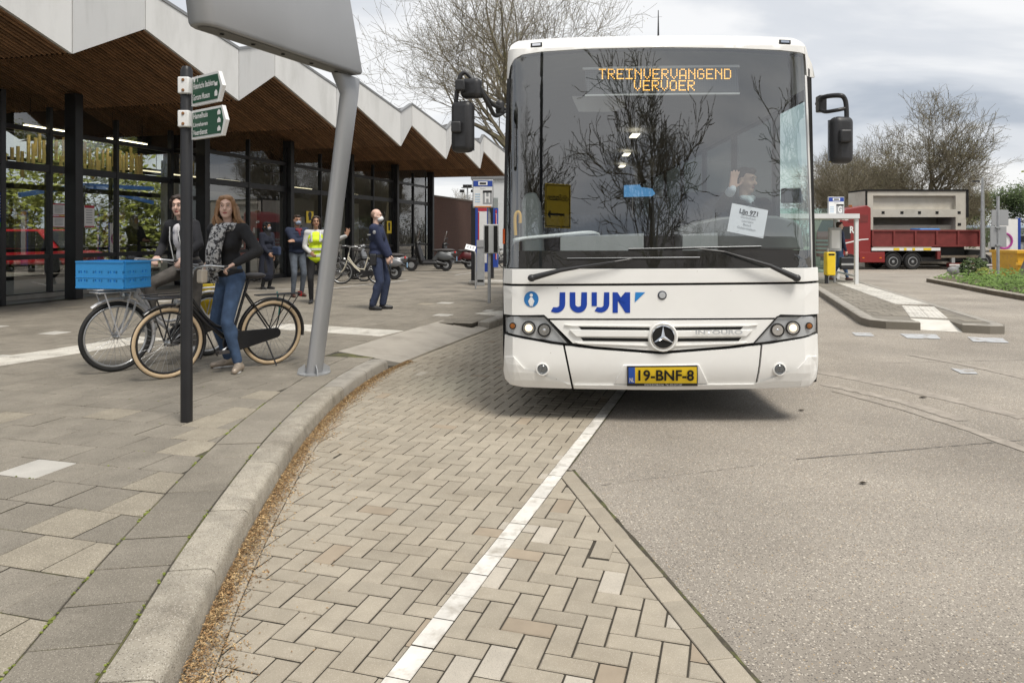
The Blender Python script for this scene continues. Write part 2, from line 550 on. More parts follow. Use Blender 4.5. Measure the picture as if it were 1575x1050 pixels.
for q in (((1384, 513), (1440, 514), (1447, 521), (1396, 520)), ((1488, 518), (1542, 520), (1552, 527), (1497, 525)), ((1310, 511), (1340, 512), (1345, 517), (1316, 516)), ((1462, 566), (1497, 568), (1504, 575), (1478, 574))):
    mb = MB(); mb.add([Vector((G(*p).x, G(*p).y, 0.001)) for p in q], [(0, 1, 2, 3)]); mb.build('grey_mark', m_patch, road)
m_leafbit = M('dead_leaf', (0.10, 0.085, 0.065), 0.9, var=0.3)
for (px, py, s) in ((1328, 743, 0.022), (1233, 631, 0.022), (1420, 611, 0.03)):
    c = G(px, py); mb = MB()
    for i in range(4):
        a = i * 1.5; p = c + Vector((math.cos(a) * s * .5, math.sin(a) * s * .3, 0))
        mb.add([p + Vector((-s, 0, 0.002)), p + Vector((0, -s * .5, 0.012)), p + Vector((s * .8, 0.0, 0.004)), p + Vector((0, s * .5, 0.008))], [(0, 1, 2, 3)])
    tag(mb.build('dead_leaf', m_leafbit, fix=False), {1328: 'dark curled dead leaf on the asphalt, nearest of the three', 1233: 'dark dead leaf on the asphalt beside the shadow of the bus', 1420: 'dark dead leaf on the asphalt out to the right of the bus'}[px], 'leaf', 'dead leaves on the asphalt')

m_bed = M('joint_sand', (0.050, 0.043, 0.032), 0.95, var=0.3, vs=30)
# ---- tiles
def tile_mesh(poly, z0, z1, bev, name):
    """stone with a rounded top edge"""
    cx = sum(p[0] for p in poly) / len(poly); cy = sum(p[1] for p in poly) / len(poly)
    k = len(poly); vs = [(p[0], p[1], z0) for p in poly] + [(p[0], p[1], z1 - bev) for p in poly]
    ins = []
    for p in poly:
        d = math.hypot(cx - p[0], cy - p[1]) or 1
        ins.append((p[0] + (cx - p[0]) / d * bev * 1.4, p[1] + (cy - p[1]) / d * bev * 1.4, z1))
    vs += ins
    fs = []
    for i in range(k):
        j = (i + 1) % k
        fs.append((i, j, k + j, k + i)); fs.append((k + i, k + j, 2 * k + j, 2 * k + i))
    fs.append(tuple(range(2 * k, 3 * k)))
    return vs, fs
def ccw(poly):
    a = sum(poly[i][0] * poly[(i + 1) % len(poly)][1] - poly[(i + 1) % len(poly)][0] * poly[i][1] for i in range(len(poly)))
    return poly if a > 0 else list(reversed(poly))
def inset_rect(cx, cy, ux, uy, vx, vy, a, b):
    return [(cx + ux * sx * a + vx * sy * b, cy + uy * sx * a + vy * sy * b) for sx, sy in ((-1, -1), (1, -1), (1, 1), (-1, 1))]

def side_mats(me, counts):
    """sandy flanks under the rounded top edge of each stone"""
    me.materials.append(m_bed); idx = []
    for k in counts: idx += [1, 0] * k + [0]
    me.polygons.foreach_set('material_index', idx)
def lay(tiles, name, parent, z0, z1, bev, mats, limit=300, jit=0.0012):
    """tiles: (poly, material index, full size or None, rotation); nearest become objects, the rest one joined part"""
    def key(t):
        x = sum(p[0] for p in t[0]) / len(t[0]); y = sum(p[1] for p in t[0]) / len(t[0])
        px = CX + F * x / max(y, .3); py = HY + F * CH / max(y, .3)
        out = max(0, -px, px - 1575) + max(0, py - 1075)
        return out * 1000 + y - 30 * 0
    tiles = sorted(tiles, key=key)
    shared = {}
    for (poly, mi, full) in tiles[:limit]:
        cx = sum(p[0] for p in poly) / len(poly); cy = sum(p[1] for p in poly) / len(poly)
        if full is not None and (full, mi) in shared:
            me = shared[(full, mi)]
        else:
            vs, fs = tile_mesh(ccw([(p[0] - cx, p[1] - cy) for p in poly]), z0 - z1, 0.0, bev, name)
            me = bpy.data.meshes.new(name); me.from_pydata(vs, [], fs); me.update(); me.materials.append(mats[mi]); side_mats(me, [len(poly)])
            if full is not None: shared[(full, mi)] = me
        o = bpy.data.objects.new(name, me); C.objects.link(o); o.parent = parent
        o.location = (cx, cy, z1 + rng.uniform(-jit, jit)); o.rotation_euler = (rng.uniform(-1, 1) * jit * 3, rng.uniform(-1, 1) * jit * 3, 0)
    rest = tiles[limit:]
    for mi, mt in enumerate(mats):
        mb = MB()
        for (poly, m_, full) in rest:
            if m_ != mi: continue
            dz = rng.uniform(-jit, jit)
            vs, fs = tile_mesh(ccw(poly), z0, z1 + dz, bev, name); mb.add(vs, fs)
        if mb.v:
            o = tag(mb.build(name, mt, parent, fix=False), kind='stuff')
            side_mats(o.data, [len(t[0]) for t in rest if t[1] == mi])

# ---- brick lane (herringbone)
m_bed = M('joint_sand', (0.050, 0.043, 0.032), 0.95, var=0.3, vs=30)
bk = dict(rough=0.85, var=0.10, vs=9, bump=0.35, bs=300, rnd=0.085)
m_bricks = [M('lane_brick', (0.355, 0.313, 0.246), speck=[(260, 0.3, (0.52, 0.465, 0.39)), (330, 0.28, (0.22, 0.19, 0.155))], col2=(0.310, 0.268, 0.205), c2s=1.1, c2lo=.45, c2hi=.65, **bk),
            M('lane_brick_pale', (0.47, 0.425, 0.355), speck=[(260, 0.35, (0.52, 0.48, 0.41)), (300, 0.3, (0.2, 0.18, 0.15))], **bk),
            M('lane_brick_brown', (0.33, 0.27, 0.20), speck=[(260, 0.3, (0.36, 0.30, 0.235))], **bk)]
lane = MB()
lp = [KC[i] for i in range(0, len(KC), 4)]
rp = []
for p in lp:
    y = p.y
    xr = WL0.x + 0.3166 * (y - WL0.y) + 0.05
    if y < 4.7: xr = E0.x - (4.70 - y) * (ED.x / ED.y)
    rp.append(Vector((xr, y, 0)))
k = len(lp)
lane.add([(p.x, p.y, -0.007) for p in lp] + [(p.x, p.y, -0.007) for p in rp], [(i, k + i, k + i + 1, i + 1) for i in range(k - 1)])
lane = tag(lane.build('bus_lane', m_bed, fix=False), kind='structure')
BA = math.atan(0.30)
bu = (math.cos(BA), -math.sin(BA)); bv = (math.sin(BA), math.cos(BA))
BW = 0.1015; GAP = 0.0036
tiles = []
YMAX = 13.2
for i in range(-62, 62):
    for j in range(-4, 146):
        c = (i - j) % 4
        if c == 0: ctr = ((i + 1.0) * BW, (j + 0.5) * BW); a, b = BW - GAP, BW / 2 - GAP; typ = 'h'
        elif c == 3: ctr = ((i + 0.5) * BW, (j + 1.0) * BW); a, b = BW / 2 - GAP, BW - GAP; typ = 'v'
        else: continue
        x = ctr[0] * bu[0] + ctr[1] * bv[0]; y = ctr[0] * bu[1] + ctr[1] * bv[1] + 1.2
        if y < 1.6 or y > YMAX: continue
        if abs(x) > 0.80 * y + 0.8: continue
        ks = kerb_side(x, y)
        if ks > 0.05: continue
        base = inset_rect(x, y, bu[0], bu[1], bv[0], bv[1], a, b)
        pk, tk = kerb_near(x, y)
        off = 0.106
        parts = []
        nk = (tk.y, -tk.x)
        pp = (pk.x + nk[0] * off, pk.y + nk[1] * off)
        poly = clip_poly(base, pp, nk)
        if len(poly) < 3: continue
        lefts = clip_poly(poly, (WL0.x - WN.x * (WH + .003), WL0.y - WN.y * (WH + .003)), (-WN.x, -WN.y))
        if len(lefts) >= 3: parts.append(lefts)
        rights = clip_poly(poly, (WL0.x + WN.x * (WH + .003), WL0.y + WN.y * (WH + .003)), (WN.x, WN.y))
        if len(rights) >= 3:
            rights = clip_poly(rights, (E0.x - EN.x * 0.110, E0.y - EN.y * 0.110), (-EN.x, -EN.y))
            if len(rights) >= 3: parts.append(rights)
        for q in parts:
            ar = area2(q)
            if ar < 0.00025: continue
            full = typ if ar > 0.985 * 4 * a * b else None
            rr = rng.random()
            pale = 0.17 if wl(x, y) > 0 else 0.012
            mi = 1 if rr < pale else (2 if rr > 0.985 else 0)
            tiles.append((q, mi, full))
# edge course beside the kerb
s = 0.9
while True:
    p0, t0 = kerb_at(s, -0.004); p1, t1 = kerb_at(s + 0.205, -0.004)
    if p1.y > YMAX: break
    q0, _ = kerb_at(s, -0.102); q1, _ = kerb_at(s + 0.205, -0.102)
    tiles.append(([(q0.x, q0.y), (q1.x, q1.y), (p1.x, p1.y), (p0.x, p0.y)], 0, None))
    s += 0.21
# edge course beside the asphalt
for i in range(-2, 20):
    d0 = 0.02 + i * 0.21; a = E0 - ED * d0; b = E0 - ED * (d0 + 0.206)
    a2 = a - EN * 0.103; b2 = b - EN * 0.103
    q = clip_poly([(a.x, a.y), (b.x, b.y), (b2.x, b2.y), (a2.x, a2.y)], (WL0.x + WN.x * (WH + .003), WL0.y + WN.y * (WH + .003)), (WN.x, WN.y))
    if len(q) >= 3 and area2(q) > 0.002: tiles.append((q, 0, None))
lay(tiles, 'brick', lane, -0.05, 0.0, 0.004, m_bricks)
m_white = M('white_brick', (0.66, 0.635, 0.585), 0.8, var=0.12, vs=14, bump=0.3, bs=260, rnd=0.08, col2=(0.40, 0.365, 0.31), c2s=9, c2lo=.48, c2hi=.70)
wt = []
for i in range(-4, 60):
    a = WL0 + WD * (i * 0.2 - 0.6); b = a + WD * 0.193
    if b.y > YMAX + 1: break
    wt.append(([(a.x - WN.x * WH, a.y - WN.y * WH), (a.x + WN.x * WH, a.y + WN.y * WH), (b.x + WN.x * WH, b.y + WN.y * WH), (b.x - WN.x * WH, b.y - WN.y * WH)], 0, 'w'))
lay(wt, 'white_brick', lane, -0.05, 0.001, 0.003, [m_white])
m_lane_far = M('lane_brick_far', (0.38, 0.33, 0.265), 0.9, var=0.12, vs=6)
mb = MB()
a = [KC[i] for i in range(len(KC)) if KC[i].y >= YMAX - 0.1]
k = len(a)
mb.add([(p.x, p.y, -0.004) for p in a] + [(WL0.x + 0.3166 * (p.y - WL0.y) + 0.04, p.y, -0.004) for p in a], [(i, k + i, k + i + 1, i + 1) for i in range(k - 1)])
mb.build('far_bricks', m_lane_far, lane, fix=False)

# dark mossy joint where the asphalt meets the bricks
m_joint = M('mossy_joint', (0.06, 0.052, 0.036), 0.95, var=.4, vs=25, col2=(0.10, 0.105, 0.035), c2s=9, c2lo=.48, c2hi=.6)
jp = [(E0.x - ED.x * d_ + EN.x * .006, E0.y - ED.y * d_ + EN.y * .006) for d_ in [i * .12 for i in range(30)]]
strip('edge_joint', jp, .016, m_joint, road, 0.002, .5)
jp = [(WL0.x + WD.x * d_ + WN.x * (WH + .007), WL0.y + WD.y * d_ + WN.y * (WH + .007)) for d_ in [2.36 + i * .2 for i in range(40)]]
strip('edge_joint', jp, .012, m_joint, road, 0.002, .5)
# ---- pavement
m_walk = M('pavement_bed', (0.06, 0.053, 0.04), 0.95, var=0.25, vs=20, col2=(0.11, 0.11, 0.035), c2s=4, c2lo=.5, c2hi=.6)
kb = [i for i in range(0, len(KC), 3)]
mb = MB()
bl = [KC[i] + Vector((-KT[i].y, KT[i].x, 0)) * (0.79 if 8.4 < KC[i].y < 11.6 else 0.198) for i in kb]
k = len(bl)
mb.add([(p.x, p.y, SW - 0.006) for p in bl] + [(-60, p.y, SW - 0.006) for p in bl], [(i, i + 1, k + i + 1, k + i) for i in range(k - 1)])
walk = tag(mb.build('pavement', m_walk, fix=False), kind='structure')
sl = dict(rough=0.9, var=0.13, vs=5, bump=0.4, bs=260, rnd=0.07)
m_slabs = [M('slab_grey', (0.240, 0.215, 0.175), speck=[(190, 0.36, (0.34, 0.31, 0.26)), (170, 0.36, (0.125, 0.11, 0.09)), (110, .2, (.36, .33, .275)), (90, .2, (.12, .105, .085))], col2=(0.195, 0.174, 0.140), c2s=0.9, c2lo=.45, c2hi=.6, **sl),
           M('slab_beige', (0.292, 0.258, 0.20), speck=[(150, 0.38, (0.44, 0.395, 0.32)), (170, 0.36, (0.15, 0.13, 0.10))], **sl),
           M('slab_pale', (0.47, 0.45, 0.41), speck=[(260, 0.3, (0.34, 0.32, 0.29))], **sl)]
SL = 0.30; SG = 0.0042
tiles = []
rampA = [(-1.30, 8.5), (-0.30, 11.5)]
def in_ramp(x, y):
    ks = kerb_side(x, y)
    return 8.45 < y + 0.25 * ks and y < 11.55 and -0.1 < ks < 0.62
for j in range(2, 62):
    offx = rng.choice((0, 0.5)) * SL + rng.uniform(-.01, .01) if j > 12 else (j % 2) * 0.5 * SL
    for i in range(-60, 12):
        cu_, cv_ = (i + 0.5) * SL + offx, (j + 0.5) * SL
        x = U.x * cu_ + V.x * cv_; y = U.y * cu_ + V.y * cv_
        if y < 1.9 or y > 16.5 or x < -0.80 * y - 0.5: continue
        ks = kerb_side(x, y)
        if ks < 0.22: continue
        if in_ramp(x, y): continue
        if (x - (-13.9 + SLOPE * y)) * U.x < 0.25: continue
        base = inset_rect(x, y, U.x, U.y, V.x, V.y, SL / 2 - SG, SL / 2 - SG)
        pk, tk = kerb_near(x, y)
        nk = (-tk.y, tk.x)
        ko = 0.81 if 8.45 < y < 11.6 else 0.506
        q = clip_poly(base, (pk.x + nk[0] * ko, pk.y + nk[1] * ko), nk) if ks < 1.2 else base
        if len(q) < 3 or area2(q) < 0.006: continue
        full = 's' if area2(q) > 0.0855 else None
        r = rng.random(); mi = 0
        if ks < 0.85 and y < 6.5 and ks > .4: mi = 1 if r < 0.62 else 0
        elif r < 0.010: mi = 1
        if r > 0.994: mi = 2
        tiles.append((q, mi, full))
s = 0.9
while True:
    p0, _ = kerb_at(s, 0.205); p1, _ = kerb_at(s + 0.291, 0.205)
    q0, _ = kerb_at(s, 0.50); q1, _ = kerb_at(s + 0.291, 0.498)
    if p1.y > 16: break
    if not in_ramp((p0.x + q1.x) / 2, (p0.y + q1.y) / 2):
        tiles.append(([(p0.x, p0.y), (p1.x, p1.y), (q1.x, q1.y), (q0.x, q0.y)], 0, None))
    s += 0.30
lay(tiles, 'paving_slab', walk, SW - 0.05, SW, 0.004, m_slabs, jit=0.0015)
# further off the slabs merge
m_far = M('pavement_far', (0.245, 0.218, 0.178), 0.9, var=0.16, vs=2.5, bump=0.2, bs=60, col2=(0.175, 0.157, 0.13), c2s=1.2, c2lo=.45, c2hi=.6)
a = [KC[i] + Vector((-KT[i].y, KT[i].x, 0)) * 0.2 for i in range(len(KC)) if KC[i].y >= 15.6]
k = len(a)
mb = MB(); mb.add([(p.x, p.y, SW - 0.003) for p in a] + [(-40, p.y, SW - 0.003) for p in a], [(i, i + 1, k + i + 1, k + i) for i in range(k - 1)])
mb.build('far_slabs', m_far, walk, fix=False)

# ---- kerb stones
kerb = MB()
kb = [i for i in range(0, len(KC), 3) if KC[i].y < 39]
k = len(kb)
kl = [KC[i] + Vector((-KT[i].y, KT[i].x, 0)) * 0.03 for i in kb]; kr = [KC[i] + Vector((-KT[i].y, KT[i].x, 0)) * 0.17 for i in kb]
kerb.add([(p.x, p.y, -0.02) for p in kl] + [(p.x, p.y, -0.02) for p in kr], [(i, i + 1, k + i + 1, k + i) for i in range(k - 1)])
kerb = tag(kerb.build('kerb', m_bed, fix=False), kind='structure')
m_kerb = M('kerb_stone', (0.36, 0.325, 0.265), 0.85, var=0.2, vs=9, bump=0.7, bs=150, rnd=0.10, speck=[(150, 0.36, (0.52, 0.48, 0.41)), (130, 0.34, (0.17, 0.15, 0.12)), (80, 0.2, (0.5, 0.46, 0.4))], col2=(0.25, 0.22, 0.175), c2s=3.2, c2lo=.5, c2hi=.66)
m_kerb2 = M('kerb_concrete', (0.33, 0.305, 0.265), 0.85, var=0.1, vs=7, bump=0.3, bs=220, col2=(0.2, 0.185, 0.16), c2s=4, c2lo=.5, c2hi=.7)
def kerb_stone(fn, s0, s1, mat, parent, h=SW, w=0.2, seg=5, seed=0):
    """fn(s, off) -> point; block with a chamfered road edge, slightly worn"""
    prof = [(0.0, -0.05), (0.008, h - 0.035), (0.014, h - 0.018), (0.03, h - 0.004), (0.05, h), (w - 0.01, h + 0.001), (w - 0.003, h - 0.006), (w - 0.003, -0.05)]
    mb = MB(); n = len(prof)
    for i in range(seg + 1):
        s = s0 + (s1 - s0) * i / seg
        for j, (o, z) in enumerate(prof):
            wv = mnoise.noise(Vector((s * 7, j * 0.7, seed))) * 0.006
            e_ = 0.006 if i in (0, seg) else 0
            p = fn(s, o + wv * (0.8 if j < 5 else 0.15))
            mb.v.append(Vector((p.x, p.y, z + wv * 0.35 - (e_ if 2 <= j <= 5 else 0))))
    for i in range(seg):
        for j in range(n - 1):
            a = i * n + j; mb.f.append((a, a + n, a + n + 1, a + 1))
    mb.f.append(tuple(range(n))); mb.f.append(tuple(seg * n + j for j in reversed(range(n))))
    return mb.build('kerb_stone', mat, parent, smooth=40)
s = s_of_Y(0.9); i = 0
while s < s_of_Y(38):
    L = 0.78 if i % 3 else 0.66
    y_mid = kerb_at(s + L / 2)[0].y
    if y_mid > 9.6 and y_mid < 11.6: s = s_of_Y(11.55) if y_mid < 10 else s + 0.2; i += 1; continue
    if y_mid > 8.45 and y_mid < 9.7: s = s_of_Y(11.55); i += 1; continue
    kerb_stone(lambda q, o: kerb_at(q, o)[0], s + 0.005, s + L - 0.005, m_kerb if y_mid < 6.8 else m_kerb2, kerb, seed=i)
    s += L; i += 1
# dropped kerb (ramp)
m_ramp = M('ramp_concrete', (0.355, 0.325, 0.28), 0.85, var=0.1, vs=3, bump=0.25, bs=200, col2=(0.29, 0.265, 0.225), c2s=2.5, c2lo=.5, c2hi=.66)
for kk in range(3):
    y0, y1 = 8.46 + kk * 1.04, 8.46 + kk * 1.04 + 1.03
    mb = MB(); a0, _ = kerb_at(s_of_Y(y0), 0.0); a1, _ = kerb_at(s_of_Y(y1), 0.0); b0, _ = kerb_at(s_of_Y(y0), 0.80); b1, _ = kerb_at(s_of_Y(y1), 0.80)
    mb.add([(a0.x, a0.y, 0.022), (a1.x, a1.y, 0.022), (b1.x, b1.y, SW + .006), (b0.x, b0.y, SW + .006), (a0.x, a0.y, -0.05), (a1.x, a1.y, -0.05), (b1.x, b1.y, -.05), (b0.x, b0.y, -.05)],
           [(0, 1, 2, 3), (0, 4, 5, 1), (1, 5, 6, 2), (2, 6, 7, 3), (3, 7, 4, 0)])
    mb.build('ramp_stone', m_ramp, kerb, bevel=0.008)

# ---- white guide tiles and painted lines on the pavement
m_guide = M('guide_tile', (0.60, 0.575, 0.52), 0.8, var=0.12, vs=5, bump=0.2, bs=200, rnd=0.08, col2=(0.42, 0.39, 0.34), c2s=3, c2lo=.5, c2hi=.7)
def guide_run(a, b, w, parent, n_across=2, t=0.3, z=SW + 0.003):
    a = Vector((a[0], a[1], 0)); b = Vector((b[0], b[1], 0)); d = (b - a).normalized(); nn = Vector((-d.y, d.x, 0)); L = (b - a).length
    k = int(L / t); ww = w / n_across
    me = None
    for i in range(k):
        for j in range(n_across):
            c = a + d * (i + 0.5) * t + nn * ((j + 0.5) * ww - w / 2)
            if me is None:
                vs, fs = tile_mesh(ccw([(-t / 2 + .003, -ww / 2 + .003), (t / 2 - .003, -ww / 2 + .003), (t / 2 - .003, ww / 2 - .003), (-t / 2 + .003, ww / 2 - .003)]), -0.02, 0.0, 0.003, 'guide_tile')
                mb = MB(); mb.add(vs, fs)
                for r_ in range(4):
                    yy = -ww / 2 + ww * (r_ + .5) / 4
                    mb.box((0, yy, 0.002), (t * .9, ww * .09, 0.004))
                me = mb.mesh('guide_tile'); me.materials.append(m_guide)
            o = bpy.data.objects.new('guide_tile', me); C.objects.link(o); o.parent = parent
            o.location = (c.x, c.y, z); o.rotation_euler = (0, 0, math.atan2(d.y, d.x))
gA = G(-60, 565, SW); gB = G(262, 515, SW)
guide_run((gA.x, gA.y), (gB.x, gB.y), 0.56, walk)
gC = G(425, 501, SW); gD = G(606, 513, SW)
guide_run((gC.x, gC.y), (gD.x, gD.y), 0.60, walk)
m_paint = M('white_paint', (0.58, 0.56, 0.52), 0.75, var=0.15, vs=6, col2=(0.33, 0.30, 0.26), c2s=5, c2lo=.55, c2hi=.7)
def pav_line(a, b, w):
    pa, pb = G(a[0], a[1], SW), G(b[0], b[1], SW)
    strip('painted_line', [(pa.x, pa.y), ((pa.x + pb.x) / 2, (pa.y + pb.y) / 2), (pb.x, pb.y)], w, m_paint, walk, SW + 0.006)
pav_line((350, 447), (505, 444), 0.10); pav_line((508, 444), (628, 431), 0.10); pav_line((640, 419), (730, 418), 0.10); pav_line((700, 423), (790, 412), 0.10)
guide_run(tuple(G(748, 484, SW)[:2]), tuple(G(800, 478, SW)[:2]), 0.6, walk)

# ---- litter of seed husks in the gutter
m_husk = M('seed_husk', (0.27, 0.165, 0.075), 0.85, var=0.2, vs=30, rnd=0.55, col2=(0.46, 0.33, 0.17), c2s=40, c2lo=.5, c2hi=.55)
mb = MB()
s0, s1 = s_of_Y(2.0), s_of_Y(8.75)
for i in range(26000):
    s = rng.uniform(s0, s1)
    p, t = kerb_at(s)
    wv = 0.052 + 0.045 * (mnoise.noise(Vector((s * 2.1, 3.3, 0))) + 0.5) + 0.05 * max(0, mnoise.noise(Vector((s * 5.7, 9.1, 0))))
    if p.y < 2.75: wv += 0.13 * (2.75 - p.y) / 0.6
    if 5.35 < p.y < 5.6: wv += 0.05
    o = abs(rng.gauss(0, 0.55)) * wv if rng.random() < .9 else rng.uniform(0, wv * 1.8)
    if o > wv * 1.8: continue
    c = p - Vector((-t.y, t.x, 0)) * (o + 0.004) + Vector((0, 0, max(0.002, 0.022 * (1 - o / (wv * 1.4))) * rng.uniform(.1, 1)))
    L = rng.uniform(0.003, 0.008) if rng.random() < .95 else rng.uniform(0.010, 0.026); w_ = rng.uniform(0.0012, 0.0038)
    a = rng.uniform(0, 6.28); d = Vector((math.cos(a), math.sin(a), rng.uniform(-.5, .5))); d.normalize()
    sd = d.cross(Vector((rng.uniform(-.5, .5), rng.uniform(-.5, .5), 1))).normalized(); up = sd.cross(d)
    mb.add([c - d * L, c - sd * w_ + up * .002, c + d * L, c + sd * w_ + up * .002], [(0, 1, 2, 3)])
for i in range(260):
    s = rng.uniform(s0, s1); p, t = kerb_at(s)
    c = p - Vector((-t.y, t.x, 0)) * rng.uniform(0.1, 0.5) + Vector((0, 0, .003)); a = rng.uniform(0, 6.28); L = rng.uniform(.004, .01)
    d = Vector((math.cos(a), math.sin(a), 0)); sd = Vector((-d.y, d.x, 0))
    mb.add([c - d * L, c - sd * .002 + Vector((0, 0, .002)), c + d * L, c + sd * .003], [(0, 1, 2, 3)])
tag(mb.build('seed_husk_litter', m_husk, fix=False), 'brown seed husks and twigs swept along the kerb', 'litter', kind='stuff')
# moss tufts in the slab joints
m_moss = M('moss', (0.16, 0.19, 0.03), 0.95, var=0.3, vs=40, rnd=0.3)
mb = MB()
for i in range(900):
    if rng.random() < .6:
        s = rng.uniform(s_of_Y(1.9), s_of_Y(6.5)); p, t = kerb_at(s, rng.choice((0.503, 0.503, 0.203)) + rng.gauss(0, .004))
        if mnoise.noise(Vector((s * 3, 5, 1))) < 0.02: continue
    else:
        j = rng.randint(6, 22); q = U * rng.uniform(-5, -1) + V * (j * SL); p = q + U * rng.gauss(0, .002) + V * rng.gauss(0, .003)
        if kerb_side(p.x, p.y) < .5 or mnoise.noise(p * 2.2) < 0.18: continue
    r_ = rng.uniform(.002, .006)
    mb.ell((p.x, p.y, SW - 0.001), (r_ * 1.6, r_ * 1.6, r_ * .8), 5, 3)
tag(mb.build('moss', m_moss, walk), kind='stuff')

# ---- traffic island with the other stop
ISL = [(8.35, 20.5), (5.89, 12.3), (5.86, 11.95), (6.02, 11.72), (6.48, 11.55), (6.62, 12.10), (7.10, 11.84), (6.98, 11.28), (7.30, 11.12), (7.52, 11.12), (7.68, 11.35), (8.40, 14.2), (10.35, 21.5), (13.0, 32.0), (11.8, 32.0)]
m_isl = M('island_slab', (0.21, 0.19, 0.158), 0.9, var=0.2, vs=3, bump=0.3, bs=160, col2=(0.165, 0.148, 0.12), c2s=1.5, c2lo=.45, c2hi=.6)
mb = MB(); mb.prism(list(reversed(ISL)), -0.03, SW - 0.006)
isl = tag(mb.build('island', m_isl), kind='structure')
dens = []
for i in range(len(ISL)):
    a = Vector((*ISL[i], 0)); b = Vector((*ISL[(i + 1) % len(ISL)], 0)); dens.append((a, b))
def seg_fn(a, b):
    d = (b - a).normalized(); nn = Vector((-d.y, d.x, 0))
    return lambda s, o: a + d * s + nn * o
for i, (a, b) in enumerate(dens[:-2]):
    if i in (4, 5, 6): continue
    L = (b - a).length; nst = max(1, round(L / 0.8))
    hgt = SW
    for k in range(nst):
        kerb_stone(seg_fn(a, b), L * k / nst + .003, L * (k + 1) / nst - .003, m_kerb2, isl, h=hgt + (0.006 if hgt > .05 else 0), w=0.19, seg=2, seed=40 + i * 9 + k)
# slabs of the island
itiles = []
def in_poly(x, y, P):
    c = False; j = len(P) - 1
    for i in range(len(P)):
        if (P[i][1] > y) != (P[j][1] > y) and x < (P[j][0] - P[i][0]) * (y - P[i][1]) / (P[j][1] - P[i][1]) + P[i][0]: c = not c
        j = i
    return c
def edge_d(x, y, P):
    m_ = 1e9
    for i in range(len(P)):
        a = Vector(P[i]); b = Vector(P[(i + 1) % len(P)]); t = max(0, min(1, (Vector((x, y)) - a).dot(b - a) / (b - a).length_squared)); m_ = min(m_, (a + (b - a) * t - Vector((x, y))).length)
    return m_
for j in range(25, 75):
    for i in range(-6, 30):
        q = U * ((i + .5 + (j % 2) * .5) * SL) + V * ((j + .5) * SL)
        if q.y < 18.5 and in_poly(q.x, q.y, ISL) and edge_d(q.x, q.y, ISL) > 0.33:
            itiles.append((inset_rect(q.x, q.y, U.x, U.y, V.x, V.y, SL / 2 - SG, SL / 2 - SG), 0, 'i'))
lay(itiles, 'paving_slab', isl, SW - 0.04, SW, 0.004, m_slabs, limit=120)
guide_run((9.62, 20.9), (7.92, 14.3), 0.62, isl, z=SW + 0.006)
guide_run((7.86, 14.1), (6.90, 12.02), 0.56, isl, z=SW + 0.006)
MB().add([(6.48, 11.55, .004), (6.98, 11.28, .004), (7.10, 11.84, SW), (6.62, 12.10, SW), (6.48, 11.55, -.05), (6.98, 11.28, -.05), (7.10, 11.84, -.05), (6.62, 12.10, -.05)], [(0, 1, 2, 3), (0, 4, 5, 1), (1, 5, 6, 2), (2, 6, 7, 3), (3, 7, 4, 0)]).build('ramp_stone', m_guide, isl)
# ================================================================ station building
BAY = 4.149
C0 = Vector((-13.9 + SLOPE * 15.8, 15.8, 0))
C0U = C0.x * U.x + C0.y * U.y
def S(a, b, z):
    p = C0 + V * a + U * b
    return Vector((p.x, p.y, z))
def on_wall(px, py, b):
    t = (px - CX) / F
    return A(px, py, (b + C0U) / (t * U.x + U.y))
def ab(p):
    d = Vector((p.x, p.y, 0)) - C0
    return d.dot(V), d.dot(U)
WALLROT = math.atan2(V.y, V.x)
m_black = M('black_steel', (0.018, 0.018, 0.020), 0.4, var=0.2, vs=4, spec=0.4)
m_fascia = M('fascia_white', (0.62, 0.62, 0.61), 0.55, var=0.05, vs=2.2, col2=(0.50, 0.50, 0.485), c2s=1.6, c2lo=.52, c2hi=.75, stretch=(1, 1, 0.25))
m_trim = M('zinc_trim', (0.23, 0.235, 0.24), 0.5, metal=0.3, var=0.1)
m_wood = M('soffit_wood', (0.275, 0.148, 0.076), 0.6, var=0.3, vs=5, rnd=0.28, stretch=(1, 1, 3))
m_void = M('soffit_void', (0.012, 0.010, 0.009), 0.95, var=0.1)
m_roof = M('roof_felt', (0.10, 0.10, 0.105), 0.9, var=0.2, vs=3)
m_glass = glass('station_glass', (0.80, 0.83, 0.82), 2.3)
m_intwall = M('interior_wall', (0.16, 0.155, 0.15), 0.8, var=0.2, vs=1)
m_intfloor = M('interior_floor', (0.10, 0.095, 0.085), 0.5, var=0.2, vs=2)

st = thing('station_building', 'long black framed glass station with white zigzag roof edge and slatted wood ceiling', 'building', tuple(C0))
st.matrix_world
TOL = Matrix.Translation(-C0)
def sb(mb, name, mat, parent=None, smooth=None, bevel=0.0):
    """build geometry given in world coordinates as a child of the station"""
    for p in mb.v: p -= C0
    return mb.build(name, mat, parent or st, smooth, bevel)

